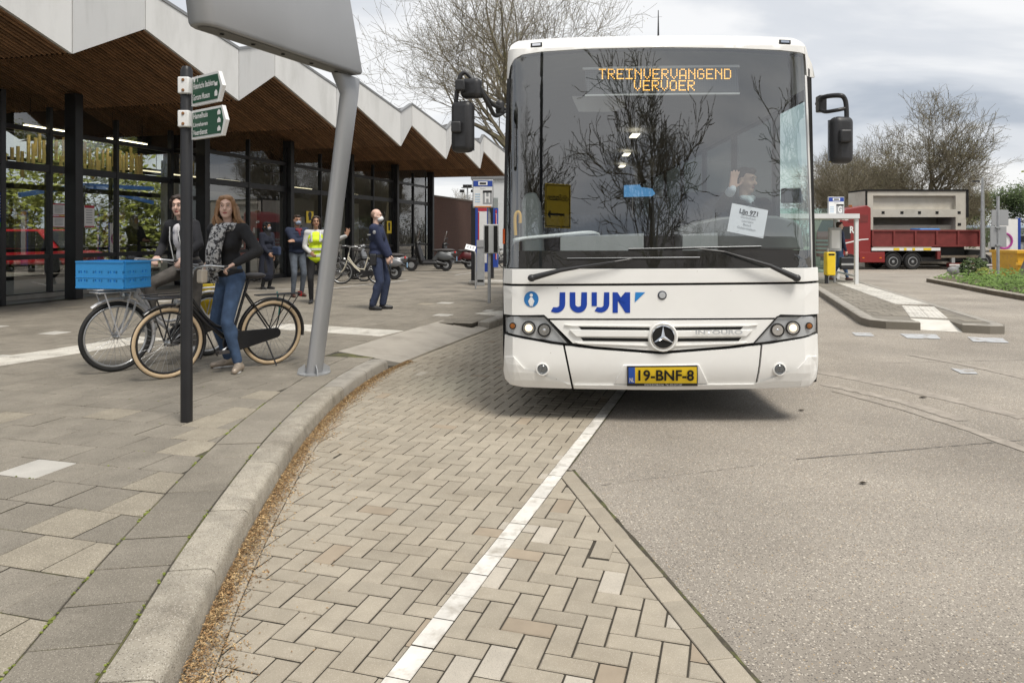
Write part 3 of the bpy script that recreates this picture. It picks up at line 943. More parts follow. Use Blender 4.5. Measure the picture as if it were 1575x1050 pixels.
ZV, ZP, ZVT, ZPT = 4.34, 5.32, 5.41, 6.05
BV, BP = 3.76, 3.26
A0 = 0.6
KMIN, KMAX = -3, 6
def va(k): return A0 + k * BAY
def pa_(k): return A0 + (k - 0.5) * BAY            # the peak before valley k
BIN = -7.0
slat_me = None
slat_n = 0
for k in range(KMIN, KMAX):
    P0, V0, P1 = pa_(k), va(k), pa_(k + 1)
    # folded ceiling panels just above the slats, and the roof skin
    lift = 0.07
    mb = MB()
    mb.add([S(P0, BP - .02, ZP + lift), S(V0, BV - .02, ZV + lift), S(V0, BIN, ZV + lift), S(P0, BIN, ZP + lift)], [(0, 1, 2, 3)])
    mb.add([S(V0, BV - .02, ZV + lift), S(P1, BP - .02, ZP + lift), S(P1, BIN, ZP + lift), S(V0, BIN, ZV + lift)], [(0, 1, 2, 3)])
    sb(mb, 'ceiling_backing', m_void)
    mb = MB()
    zo = -0.10
    mb.add([S(P0, BP - .05, ZPT + zo), S(V0, BV - .05, ZVT + zo), S(V0, BIN, ZVT + zo), S(P0, BIN, ZPT + zo)], [(3, 2, 1, 0)])
    mb.add([S(V0, BV - .05, ZVT + zo), S(P1, BP - .05, ZPT + zo), S(P1, BIN, ZPT + zo), S(V0, BIN, ZVT + zo)], [(3, 2, 1, 0)])
    sb(mb, 'roof_panel', m_roof)
    # fascia: two panels, each with a trim on top
    for (aa, ba, za, zta, bb_a, bb_b, zb, ztb) in ((P0, BP, ZP, ZPT, V0, BV, ZV, ZVT), (V0, BV, ZV, ZVT, P1, BP, ZP, ZPT)):
        g = 0.012
        a0_, a1_ = aa + g, bb_a - g
        t = 0.06
        mb = MB()
        f = [S(a0_, ba, za), S(a1_, bb_b, zb), S(a1_, bb_b, ztb), S(a0_, ba, zta)]
        bk_ = [S(a0_, ba - t, za), S(a1_, bb_b - t, zb), S(a1_, bb_b - t, ztb), S(a0_, ba - t, zta)]
        mb.add(f + bk_, [(0, 1, 2, 3), (7, 6, 5, 4), (0, 4, 5, 1), (1, 5, 6, 2), (2, 6, 7, 3), (3, 7, 4, 0)])
        pn = sb(mb, 'fascia_panel', m_fascia)
        mb = MB()
        f = [S(aa, ba + .02, zta), S(bb_a, bb_b + .02, ztb), S(bb_a, bb_b + .02, ztb + .06), S(aa, ba + .02, zta + .06)]
        bk_ = [p - U * 0.13 for p in f]
        mb.add(f + bk_, [(0, 1, 2, 3), (7, 6, 5, 4), (0, 4, 5, 1), (1, 5, 6, 2), (2, 6, 7, 3), (3, 7, 4, 0)])
        sb(mb, 'roof_trim', m_trim)
    # slats on the face that falls away from the viewer
    if -1 <= k <= 5:
        d0 = S(P0, BP, ZP); d1 = S(V0, BV, ZV)
        for i in range(39):
            o = -0.09 - i * 0.102
            off = U * o
            if slat_me is None:
                mb = MB(); dd = (d1 - d0)
                mb.beam(dd * 0.012, dd * 0.988, 0.044, 0.036, up=(dd.normalized().cross(U)).normalized())
                slat_me = mb.mesh('slat'); slat_me.materials.append(m_wood)
            ob = bpy.data.objects.new('slat', slat_me); C.objects.link(ob); ob.parent = st
            ob.location = d0 + off - C0; slat_n += 1
        mb = MB()   # deep inside the slats merge
        for i in range(39, 66):
            o = -0.09 - i * 0.102
            mb.beam(d0 + U * o + (d1 - d0) * .012, d0 + U * o + (d1 - d0) * .988, 0.044, 0.036, up=((d1 - d0).normalized().cross(U)).normalized())
        tag(sb(mb, 'slat', m_wood), kind='stuff')
    # the other face: plain boards
    mb = MB(); mb.add([S(V0, BV - .07, ZV), S(P1, BP - .07, ZP), S(P1, BIN, ZP), S(V0, BIN, ZV)], [(0, 1, 2, 3)])
    sb(mb, 'ceiling_board', m_wood)

# columns
for k in range(-2, 6):
    mb = MB(); a = k * BAY
    rot = Matrix.Rotation(WALLROT, 3, 'Z')
    mb.box(S(a, 0.06, (SW + 4.55) / 2), (0.20, 0.30, 4.55 - SW), rot)
    sb(mb, 'column', m_black, bevel=0.01)

# glass fronts: frame members and panes
def rail(a0, a1, b, z, h=0.11, d=0.10, name='window_rail'):
    mb = MB(); mb.beam(S(a0, b, z), S(a1, b, z), d, h); sb(mb, name, m_black)
def post(a, b, z0, z1, w=0.10, d=0.12, name='mullion'):
    mb = MB(); mb.box(S(a, b, (z0 + z1) / 2), (w, d, z1 - z0), Matrix.Rotation(WALLROT, 3, 'Z')); sb(mb, name, m_black)
def pane(a0, a1, b, z0, z1):
    mb = MB(); mb.add([S(a0, b, z0), S(a1, b, z0), S(a1, b, z1), S(a0, b, z1)], [(0, 1, 2, 3)]); sb(mb, 'pane', m_glass)
Z_R = [SW + 0.10, 1.02, 2.95, 3.80, 4.30]
def front(a0, a1, b, n=2, top=True):
    rail(a0, a1, b, SW + 0.06, 0.12); rail(a0, a1, b, 1.02, 0.10); rail(a0, a1, b, 2.98, 0.16); rail(a0, a1, b, 3.80, 0.10)
    for i in range(n + 1):
        post(a0 + (a1 - a0) * i / n, b, SW, 4.35, 0.10 if i in (0, n) else 0.07)
    for i in range(n):
        x0 = a0 + (a1 - a0) * i / n + .04; x1 = a0 + (a1 - a0) * (i + 1) / n - .04
        for z0, z1 in ((SW + .12, .97), (1.07, 2.90), (3.06, 3.75), (3.85, 4.6)):
            pane(x0, x1, b, z0, z1)
RB = -0.9
AR0 = -1.62
front(AR0 - 3.6, AR0, 0.0, 2)
front(AR0, BAY - 0.1, RB, 3)
for k in range(1, 5):
    front(k * BAY + 0.1, (k + 1) * BAY - 0.1, 0.0, 2)
# returns of the recessed porch
for a in (AR0, BAY):
    mb = MB(); mb.add([S(a, RB + .06, .2), S(a, -0.06, .2), S(a, -.06, 4.6), S(a, RB + .06, 4.6)], [(0, 1, 2, 3)]); sb(mb, 'pane', m_glass)
    for z in (SW + .06, 1.02, 2.98, 3.80):
        mb = MB(); mb.beam(S(a, RB + .06, z), S(a, -0.06, z), 0.09, 0.11); sb(mb, 'window_rail', m_black)
# concrete plinth in the porch and the inside of the hall
m_plinth = M('plinth', (0.27, 0.255, 0.225), 0.9, var=0.15)
mb = MB(); mb.beam(S(AR0 + .05, RB + .09, SW + .05), S(BAY - .1, RB + .09, SW + .05), 0.06, 0.10); sb(mb, 'plinth', m_plinth)
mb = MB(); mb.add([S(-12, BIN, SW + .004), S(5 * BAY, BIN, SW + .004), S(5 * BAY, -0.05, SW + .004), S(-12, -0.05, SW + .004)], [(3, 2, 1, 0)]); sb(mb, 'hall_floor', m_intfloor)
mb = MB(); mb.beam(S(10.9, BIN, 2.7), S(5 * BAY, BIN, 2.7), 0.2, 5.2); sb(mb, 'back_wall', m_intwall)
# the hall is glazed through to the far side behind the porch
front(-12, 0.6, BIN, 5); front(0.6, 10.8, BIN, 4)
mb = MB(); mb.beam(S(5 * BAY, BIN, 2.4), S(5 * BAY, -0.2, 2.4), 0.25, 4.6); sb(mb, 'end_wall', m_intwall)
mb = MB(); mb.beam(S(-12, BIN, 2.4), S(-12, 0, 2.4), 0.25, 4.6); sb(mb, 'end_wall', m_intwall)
m_cream = M('interior_cream', (0.42, 0.40, 0.35), 0.8, var=0.1)
for k in range(2, 5):
    mb = MB(); mb.beam(S(k * BAY + .5, -3.4, 1.55), S(k * BAY + 3.2, -3.4, 1.55), 0.12, 2.9); sb(mb, 'partition', m_cream if k % 2 == 0 else m_intwall)
mb = MB(); mb.box(S(6.6, -2.9, 1.6), (0.7, 0.5, 3.0), Matrix.Rotation(WALLROT, 3, 'Z')); sb(mb, 'partition', m_cream)
# lit ceiling lamps in the hall, and two added to brighten the wooden strips
m_tube = emat('lit_tube', (1.0, 0.88, 0.58), 1.3)
for i, (a, b) in enumerate(((5.4, -3.0), (7.4, -3.2), (9.6, -3.2), (0, 0), (14.2, -3.0), (0, 0), (18.8, -3.2), (0.6, -1.25), (2.9, -1.25))):
    if a == 0: continue
    t = thing('tube_lamp', ['lit tube lamp in the hall nearest the porch', 'second lit tube lamp from the porch inside the hall', 'third lit tube lamp from the porch inside the hall', 'fourth lit tube lamp from the porch inside the hall', 'fourth lit tube lamp from the porch inside the hall', 'sixth lit tube lamp from the porch inside the hall', 'lit tube lamp in the hall nearest the brick wall', 'added tube lamp brightening the yellow strips, left one', 'added tube lamp brightening the yellow strips, right one'][i], 'lamp', S(a, b, 3.42 if i < 7 else 3.92), WALLROT, 'tube lamps inside the station hall')
    MB().box((0, 0, 0), (1.3, 0.06, 0.03)).build('tube', m_tube if i < 7 else emat('added_strip_lamp', (1.0, 0.88, 0.6), 6), t)
    MB().box((0, 0, 0.05), (1.34, 0.14, 0.05)).build('housing', m_black, t)
    mb = MB(); mb.tube([(-.5, 0, .07), (-.5, 0, .7)], .008, 5); mb.tube([(.5, 0, .07), (.5, 0, .7)], .008, 5); mb.build('hanger', m_black, t)
# wooden strips hung behind the upper panes
m_strip = M('pine_strip', (0.85, 0.63, 0.24), 0.55, var=0.15, vs=4, rnd=0.15, emit=0.0)
art = thing('hanging_strips', 'row of pale yellow wooden strips hung behind the upper station panes', 'decoration', S(1.2, -1.7, 2.7), WALLROT)
bm_me = MB().box((0, 0, 0), (0.07, 0.03, 1.0)).mesh('strip'); bm_me.materials.append(m_strip)
rA = random.Random(5)
x = -3.2
while x < 2.75:
    o = bpy.data.objects.new('strip', bm_me); C.objects.link(o); o.parent = art
    h = rA.uniform(0.30, 0.55); zc = rA.uniform(.28, .75) if x > -1.0 else rA.uniform(.35, .6)
    o.location = (x, rA.uniform(-.05, .05), zc + .1); o.scale = (1, 1, h * (1.25 if x > -1 else .9))
    x += rA.uniform(.075, .13) if x > -1.0 else rA.uniform(.12, .2)
mb = MB(); mb.box((0, 0.06, 1.12), (6.2, .02, .02)); mb.box((0, 0.06, .35), (6.2, .02, .02)); mb.build('rod', m_black, art)
# posters and stickers on the glass
m_paper = M('paper', (0.72, 0.71, 0.70), 0.6, var=0.03)
m_redink = M('red_ink', (0.42, 0.03, 0.05), 0.6, var=0.05)
m_greyink = M('grey_ink', (0.25, 0.26, 0.28), 0.6, var=0.05)
m_blueink = M('blue_ink', (0.02, 0.06, 0.32), 0.6, var=0.05)
m_yel = M('sign_yellow', (0.78, 0.56, 0.03), 0.5, var=0.05)
m_greenink = M('green_ink', (0.06, 0.30, 0.07), 0.6, var=0.05)
def poster(px0, px1, py0, py1, b, label, kind, group=None):
    p = on_wall((px0 + px1) / 2, (py0 + py1) / 2, b)
    q0, q1 = on_wall(px0, (py0 + py1) / 2, b), on_wall(px1, (py0 + py1) / 2, b)
    w = (q1 - q0).length; h = (py1 - py0) * p.y / F
    t = thing('poster', label, 'poster', p, WALLROT, group)
    MB().box((0, 0.004 * -1, 0), (w, 0.003, h)).build('sheet', {'w': m_paper, 'b': m_blueink, 'y': m_yel}[kind], t)
    if kind == 'w':
        MB().box((0, -0.0075, h * .44), (w * .96, 0.002, h * .12)).build('print', m_redink, t)
        MB().box((0, -0.0075, -h * .46), (w * .96, 0.002, h * .06)).build('print', m_redink, t)
        mb = MB()
        for i in range(6): mb.box((-w * .02, -0.0075, h * (.28 - .11 * i)), (w * .62, 0.002, h * .035))
        mb.build('print', m_greyink, t)
    elif kind == 'b':
        MB().box((0, -0.0075, -h * .42), (w, 0.002, h * .14)).build('print', m_greenink, t)
        mb = MB()
        for i in range(8): mb.box((0, -0.0075, h * (.40 - .085 * i)), (w * .7, 0.002, h * .02))
        mb.build('print', m_paper, t)
    else:
        MB().ell((0, -0.006, h * .2), (w * .25, .004, w * .25), 10, 6).build('print', m_black, t)
        MB().box((0, -0.0075, -h * .12), (w * .35, 0.002, h * .3)).build('print', m_black, t)
    return t
poster(80, 101, 313, 331, RB + .03, 'white and red notice on the porch glass, upper left of the block', 'w')
poster(80, 101, 332, 350, RB + .03, 'white and red notice on the porch glass, lower left of the block', 'w')
poster(102, 107, 314, 332, RB + .03, 'white and red notice half hidden behind the black column, upper one', 'w')
poster(102, 107, 333, 351, RB + .03, 'white and red notice half hidden behind the black column, lower one', 'w')
poster(129.5, 145, 316, 350, RB + .03, 'tall white and red notice just right of the black column', 'w')
poster(-8, 8, 296, 350, 0.03, 'blue notice with green foot on the glass door at the left edge', 'b')
poster(471, 482, 325, 343, 0.03, 'yellow sticker with black pictogram on the glass above the crossed-arms man', 'y')
poster(595, 602, 340, 359, 0.03, 'yellow sticker with black pictogram on the glass behind the officer', 'y')

# brick wall running on from the station
m_bw = M('far_brick', (0.115, 0.060, 0.044), 0.9, var=0.25, vs=14, bump=0.4, bs=40, col2=(0.075, 0.042, 0.034), c2s=22, c2lo=.45, c2hi=.6, stretch=(1, 1, 2.6))
bwall = thing('brick_wall', 'dark red brick garden wall running on from the glass station', 'wall', S(5 * BAY + 4, 0, SW), WALLROT)
MB().b2((-3.85, -0.13, 0), (3.6, 0.13, 3.25)).build('brickwork', m_bw, bwall)
MB().b2((-3.87, -0.16, 3.25), (3.63, 0.16, 3.33)).build('coping', M('coping', (0.16, 0.13, 0.11), .8), bwall)
# low white building far behind the stop
pb = A(755, 372, 62); pb.z = 0
wb = thing('white_building', 'low white building far behind the bus stop boards', 'building', pb)
MB().b2((-1.5, 0, 0), (9, 8, 6.2)).build('wall', M('white_render', (0.55, 0.56, 0.56), .7, var=.06), wb)
MB().b2((-1.7, -.2, 6.2), (9.2, 8.2, 6.5)).build('roof_edge', m_trim, wb)
mb = MB()
for i in range(4): 
    MB().b2((-1 + i * 2.4, -.04, 2.2), (0.6 + i * 2.4, 0.02, 4.6)).build('window', m_glass, wb)
# ================================================================ the bus
BO = Vector((1.18, 5.80, 0.0)); BROT = -math.atan(0.045)
BMAT = Matrix.Translation(BO) @ Matrix.Rotation(BROT, 4, 'Z'); BINV = BMAT.inverted()
def lerp_tab(T, z):
    if z <= T[0][0]: return T[0][1]
    for i in range(len(T) - 1):
        if z <= T[i + 1][0]:
            f = (z - T[i][0]) / (T[i + 1][0] - T[i][0]); return T[i][1] + (T[i + 1][1] - T[i][1]) * f
    return T[-1][1]
def bw(z): return lerp_tab([(.28, 1.235), (.36, 1.252), (.6, 1.262), (1.2, 1.266), (1.8, 1.260), (2.4, 1.248), (2.7, 1.238), (2.9, 1.23), (3.0, 1.222)], z)
def yf(x, z):
    """depth of the bus front at this place"""
    ax = min(abs(x), 1.268)
    b = 0.05 * (ax / 1.26) ** 2 + (0.10 * ((ax - 1.14) / 0.12) ** 2 if ax > 1.14 else 0)
    if z < 0.5: l_ = 0.05 * ((0.5 - z) / 0.2) ** 2
    elif z < 1.15: l_ = 0.02 * (z - 0.5) / 0.65
    else: l_ = 0.02 + 0.066 * (z - 1.15)
    if z > 3.05: l_ += 0.40 * ((z - 3.05) / 0.2) ** 1.6
    return b + l_
def bp(px, py, depth=0.0):
    x, z = (px - 1016) / 193.0, 1.52 + (360 - py) / 193.0
    d = (BINV.to_3x3() @ Vector(((px - CX) / F, 1, (HY - py) / F))); o = BINV @ Vector((0, 0, CH))
    for _ in range(12):
        y = yf(x, max(.2, min(3.26, z))) + depth
        s = (y - o.y) / d.y
        p = o + d * s
        x, z = p.x, p.z
    return (x, z)
def surf(x, z, off=0.0): return Vector((x, yf(x, z) - off, z))
def loc(px, py, Y): return BINV @ A(px, py, Y)

bus = thing('bus', 'white single-deck bus facing the camera with orange line display', 'bus', tuple(BO), BROT)
m_bus = M('bus_white', (0.80, 0.795, 0.77), 0.30, var=0.03, vs=2, coat=0.25, col2=(0.74, 0.725, 0.69), c2s=1.3, c2lo=.50, c2hi=.95, speck=[(16, 0.045, (0.30, 0.25, 0.18))])
m_rub = M('black_rubber', (0.012, 0.012, 0.013), 0.55, var=0.1)
m_blk = M('black_plastic', (0.022, 0.022, 0.024), 0.42, var=0.15, vs=20, bump=0.1, bs=300)
m_gap = M('panel_gap', (0.008, 0.008, 0.008), 0.9, var=0)
m_galv0 = M('wiper_steel', (0.22, 0.23, 0.24), 0.4, metal=.4, var=.1)
m_chrome = M('chrome', (0.75, 0.76, 0.78), 0.12, metal=1.0, var=0.02)
m_silver = M('headlight_silver', (0.50, 0.515, 0.53), 0.35, metal=0.25, var=0.05)
m_wind = glass('windscreen_glass', (0.88, 0.92, 0.92), 2.4)
m_sideg = glass('side_glass', (0.72, 0.84, 0.79), 1.55)
m_darkg = glass('dimming_side_glass', (0.055, 0.065, 0.062), 1.55)  # dimness of the bus interior is put into this near-black tint
m_lens = glass('lamp_cover', (0.95, 0.95, 0.95), 1.45)
m_logo = M('logo_blue', (0.005, 0.045, 0.33), 0.4, var=0.03)
m_logo2 = M('logo_light_blue', (0.02, 0.21, 0.55), 0.4, var=0.03)

def panel(name, pts, mat, parent=bus, off=0.0, thick=0.02, step=0.08, bevel=0.0, px=True, depth=0.0, smooth=30):
    if px: pts = [bp(p[0], p[1], depth) for p in pts]
    bm = bmesh.new()
    vs = [bm.verts.new((p[0], 0, p[1])) for p in pts]
    f = bm.faces.new(vs)
    bmesh.ops.triangulate(bm, faces=[f])
    x0, x1 = min(p[0] for p in pts), max(p[0] for p in pts); z0, z1 = min(p[1] for p in pts), max(p[1] for p in pts)
    for lo, hi, ax in ((x0, x1, 0), (z0, z1, 2)):
        n = int((hi - lo) / step)
        for i in range(1, n + 1):
            v = lo + (hi - lo) * i / (n + 1)
            co = [0, 0, 0]; no = [0, 0, 0]; co[ax] = v; no[ax] = 1
            bmesh.ops.bisect_plane(bm, geom=bm.verts[:] + bm.edges[:] + bm.faces[:], plane_co=co, plane_no=no)
    for v in bm.verts: v.co.y = yf(v.co.x, v.co.z) + depth - off
    if thick:
        r = bmesh.ops.extrude_face_region(bm, geom=bm.faces[:])
        for v in [g for g in r['geom'] if isinstance(g, bmesh.types.BMVert)]: v.co.y += thick
    bmesh.ops.recalc_face_normals(bm, faces=bm.faces)
    me = bpy.data.meshes.new(name); bm.to_mesh(me); bm.free()
    o = mesh_obj(name, me, mat, parent, smooth)
    if bevel:
        md = o.modifiers.new('bevel', 'BEVEL'); md.width = bevel; md.segments = 2; md.limit_method = 'ANGLE'; md.angle_limit = R(50)
    return o
def mir(pts): return [(2033 - p[0], p[1]) for p in reversed(pts)]

# ---- front panels
panel('front_frame', [(776, 416), (1258, 414), (1258, 588), (1240, 592), (1016, 596), (795, 592), (777, 586)], m_gap, off=-0.035, thick=0.02, step=.15)
panel('upper_band', [(775, 413), (1258, 411), (1259, 431.5), (774, 435.5)], m_bus, bevel=.006, thick=.03)
logo_panel = panel('logo_panel', [(774, 439), (1259, 435), (1259, 482.5), (1200, 483.5), (1193, 488.5), (843, 489.5), (837, 484), (775, 483)], m_bus, bevel=.006, thick=.03)
grille = panel('grille_panel', [(846, 492.5), (1190, 491.5), (1162, 526.5), (1120, 532), (1016, 540), (915, 532.5), (881, 527.5)], m_bus, bevel=.005, thick=.03)
bumper = panel('bumper', [(869, 532), (880, 533), (915, 537.5), (1016, 545), (1120, 537), (1165, 531.5), (1170, 531), (1159.5, 597.5), (1016, 599.5), (882.5, 597.5)], m_bus, bevel=.006, thick=.05)
panel('bumper_lip', [(883, 591), (1158.5, 590), (1159, 597), (1016, 599), (883, 597)], m_bus, bumper, off=.016, thick=.02, bevel=.005)
panel('plate_recess', [(944, 590.2), (958, 561), (1075, 560), (1089, 589.4)], m_bus, bumper, off=.013, thick=.02, bevel=.005)
cl = panel('bumper_corner', [(776.5, 514), (850, 529.5), (866, 531.5), (879.5, 597.5), (805, 595), (785, 591), (777, 583), (774.5, 570)], m_bus, bevel=.006, thick=.05)
cr = panel('bumper_corner', [(1173, 530.5), (1190, 528.5), (1257.5, 513), (1258.5, 545), (1256, 580), (1248, 592), (1228, 596), (1162.5, 597.5)], m_bus, bevel=.006, thick=.05)
lipl = [(790, 548), (806, 566), (822, 584), (877, 591), (878, 597), (805, 594.5), (787, 590), (779, 582), (777, 565), (777, 548)]
panel('bumper_lip', lipl, m_bus, cl, off=.012, thick=.02, bevel=.006, smooth=None)
panel('bumper_lip', mir(lipl), m_bus, cr, off=.012, thick=.02, bevel=.006, smooth=None)
for yy0, yy1, xa, xb in ((502.5, 506.5, 890, 999), (519, 524, 893, 997)):
    for q in ([(xa, yy0), (xb, yy0 + 1.5), (xb, yy1 + 1), (xa + 4, yy1)],):
        panel('grille_slot', q, m_gap, grille, off=.003, thick=.004)
        panel('grille_slot', mir(q), m_gap, grille, off=.003, thick=.004)
blade = [(876, 507), (1000, 509), (998, 517.5), (886, 516.5)]
panel('grille_blade', blade, m_bus, grille, off=.020, thick=.03, bevel=.006); panel('grille_blade', mir(blade), m_bus, grille, off=.020, thick=.03, bevel=.006)
frm = [(868, 499), (1000, 500.5), (1000, 502), (880, 501)]
panel('grille_blade', frm, m_bus, grille, off=.016, thick=.02, bevel=.004); panel('grille_blade', mir(frm), m_bus, grille, off=.016, thick=.02, bevel=.004)
frm = [(884, 525.5), (996, 530), (996, 532), (890, 528)]
panel('grille_blade', frm, m_bus, grille, off=.014, thick=.02, bevel=.004); panel('grille_blade', mir(frm), m_bus, grille, off=.014, thick=.02, bevel=.004)

# ---- roof cap, pillars, windscreen
RP = [(1.238, 2.7), (1.232, 2.9), (1.226, 3.02), (1.205, 3.10), (1.14, 3.165), (0.9, 3.205), (0.6, 3.23), (0.3, 3.245), (0, 3.25)]
glass_top = [bp(p[0], p[1]) for p in ((1251, 118), (1249, 100), (1244, 88.5), (1232, 82), (1200, 78), (1130, 75), (1016, 73.5), (900, 76), (832, 80.5), (803, 85), (791, 92), (785, 103), (782, 122))]
outer = RP + [(-p[0], p[1]) for p in reversed(RP[:-1])]
gt = list(glass_top)
cap_poly = [(1.232, 2.82)] + [p for p in RP if p[1] > 2.83] + [(-p[0], p[1]) for p in reversed(RP[:-1]) if p[1] > 2.83] + [(-1.232, 2.82)]
inner = [(x, z + 0.004) for (x, z) in reversed(gt)]
cap_poly = cap_poly + [(inner[0][0] - .012, 2.82)] + [(x, z) for (x, z) in inner] + [(inner[-1][0] + .012, 2.82)]
panel('roof_cap', cap_poly, m_bus, px=False, thick=.03, step=.05)
for sx in (-1, 1):
    zz = [1.25 + (2.82 - 1.25) * i / 12 for i in range(13)]
    pl = [(sx * (bw(z) - .028), z) for z in zz] + [(sx * (bw(z) - .001), z) for z in reversed(zz)]
    panel('front_pillar', pl, m_blk if sx < 0 else m_bus, px=False, thick=.03, step=.12)
wb_l = [bp(781 - 2.2 * i / 5, 122 + (411.5 - 122) * i / 5) for i in range(1, 6)]
wb_r = [bp(1251 + 5.0 * i / 5, 118 + (410 - 118) * i / 5) for i in range(1, 6)]
lim = lambda p: (max(-(bw(p[1]) - .034), min(bw(p[1]) - .034, p[0])), p[1])
wpoly = [lim(p) for p in list(reversed(wb_r))] + [lim(p) for p in glass_top] + [lim(p) for p in wb_l]
wscr = panel('windscreen', wpoly, m_wind, px=False, off=.0, thick=0, step=.06, smooth=60)
panel('windscreen_border', [(780, 385.5), (1255, 384), (1256, 411), (779, 412)], m_gap, wscr, off=-.016, thick=.004)
for q in ([(783, 110), (790, 104), (788.5, 384), (780, 385)], [(1249, 108), (1241, 102), (1247, 384), (1255, 384)]):
    panel('windscreen_border', q, m_gap, wscr, off=-.016, thick=.004)
panel('windscreen_border', [(800, 86.5), (835, 81.5), (900, 77), (1016, 74.5), (1130, 76), (1200, 79), (1232, 83), (1232, 87), (1130, 79), (1016, 78), (900, 80.5), (835, 85.5)], m_gap, wscr, off=-.016, thick=.004)
# roof marker lamps
for q in ([(816, 67), (834, 65.5), (834, 71.5), (816, 73)], [(1198, 61.5), (1216, 62.5), (1216, 68), (1198, 67)]):
    mk = panel('marker_lamp', q, m_gap, off=.008, thick=.02, bevel=.003)
    c = (sum(p[0] for p in q) / 4, sum(p[1] for p in q) / 4)
    panel('lens', [(c[0] + (p[0] - c[0]) * .7, c[1] + (p[1] - c[1]) * .6) for p in q], m_chrome, mk, off=.012, thick=.01)

# ---- lettering
def text_surf(name, body, x0, x1, y0, y1, mat, parent, off=.004, bold=0.0):
    me = text_mesh(body, 1.0, 'LEFT', 0, bold)
    vx = [v.co.x for v in me.vertices]; vz = [v.co.z for v in me.vertices]
    a0, a1, b0, b1 = min(vx), max(vx), min(vz), max(vz)
    for v in me.vertices:
        x, z = bp(x0 + (x1 - x0) * (v.co.x - a0) / (a1 - a0), y1 + (y0 - y1) * (v.co.z - b0) / (b1 - b0))
        v.co = surf(x, z, off)
    return mesh_obj(name, me, mat, parent)
def q7(x, y): return (760 + x / 3.5, 320 + y / 3.5)
def arc(cx, cy, r, a0, a1, n=8, sy=1.0): return [(cx + r * math.cos(R(a0 + (a1 - a0) * i / n)), cy + r * sy * math.sin(R(a0 + (a1 - a0) * i / n))) for i in range(n + 1)]
L_ = []
L_.append([(353, 453), (383, 453), (383, 514)] + arc(334, 514, 49, 0, 112, 8)[1:] + [(305, 556), (318, 533)] + arc(334, 514, 20, 95, 0, 6))
L_.append([(407, 453), (437, 453), (437, 514)] + arc(453.5, 514, 17, 180, 0, 8)[1:] + [(470, 453), (500, 453), (500, 516)] + arc(453.5, 516, 46.5, 0, 180, 12)[1:])
L_.append([(525, 453), (553, 453), (553, 527), (525, 527)])
L_.append([(592, 453), (620, 453), (620, 514)] + arc(572, 514, 48, 0, 112, 8)[1:] + [(541, 553), (554, 532)] + arc(572, 514, 20, 95, 0, 6))
L_.append([(638, 563), (638, 453), (664, 453), (705, 516), (705, 453), (732, 453), (732, 563), (707, 563), (666, 499), (666, 563)])
for q in L_:
    panel('logo_letter', [q7(*p) for p in q], m_logo, logo_panel, off=.0035, thick=.002, step=.5, smooth=None)
panel('logo_wedge', [q7(760, 453), q7(813, 453), q7(757, 507)], m_logo2, logo_panel, off=.0035, thick=.002, step=.5, smooth=None)
panel('info_disc', arc(817.2, 460, 11.2, 0, 345, 23, 1.08), M('disc_blue', (0.02, 0.16, 0.42), .4), logo_panel, off=.0035, thick=.002, step=.5, smooth=None)
m_wdec = M('decal_white', (0.78, 0.78, 0.78), .5, var=.02)
panel('info_figure', [(815.8, 457), (812.4, 463.2), (813.4, 463.8), (816.0, 460.4), (815.0, 470.5), (816.4, 470.5), (817.2, 465.2), (818.0, 470.5), (819.4, 470.5), (818.4, 460.4), (821.0, 463.8), (822.0, 463.2), (818.6, 457)], m_wdec, logo_panel, off=.0065, thick=.002, step=.5, smooth=None)
panel('info_figure', arc(817.2, 453.8, 2.5, 0, 330, 11), m_wdec, logo_panel, off=.0065, thick=.002, step=.5, smooth=None)
text_surf('model_lettering', 'INTOURO', 1068, 1140, 506.5, 513, m_silver, grille, off=.042, bold=.03)
# small round cap above the emblem
def disc(px, py, r, off, mat, name, parent, depth=.008, prof=None, n=24):
    x, z = bp(px, py); c = surf(x, z, off)
    mt = Matrix.Translation(c) @ Matrix.Rotation(R(90), 4, 'X')
    mb = MB(); mb.lathe(prof or [(r, -depth), (r, 0), (r * .9, depth * .5), (0.001, depth * .5)], n, mt)
    return mb.build(name, mat, parent, smooth=40)
lk = disc(1018.5, 454, .036, .004, M('lock_dark', (.06, .065, .08), .4), 'lock', logo_panel)
disc(1018.5, 454, .026, .009, m_silver, 'lock_face', lk)
# emblem
em = disc(1019, 517.5, .112, .022, m_bus, 'emblem', grille, prof=[(.118, -.02), (.118, .004), (.108, .012), (.094, .006), (.001, .006)])
disc(1019, 517.5, .094, .030, m_gap, 'emblem_ground', em, prof=[(.093, -.004), (.093, .001), (.001, .003)])
disc(1019, 517.5, .094, .030, m_chrome, 'emblem_ring', em, prof=[(.094, -.002), (.094, .006), (.087, .008), (.084, .0), (.084, -.002)], n=32)
x, z = bp(1019, 517.5); c = surf(x, z, .036)
mb = MB()
tip = [c + Vector((math.sin(R(a)) * .088, 0, math.cos(R(a)) * .088)) for a in (0, 120, 240)]
val = [c + Vector((math.sin(R(a)) * .017, 0, math.cos(R(a)) * .017)) for a in (60, 180, 300)]
top = c + Vector((0, -.014, 0))
for i in range(3):
    mb.add([tip[i], val[i], top], [(0, 1, 2)]); mb.add([tip[i], val[i - 1], top], [(0, 2, 1)])
mb.build('emblem_star', m_chrome, em)
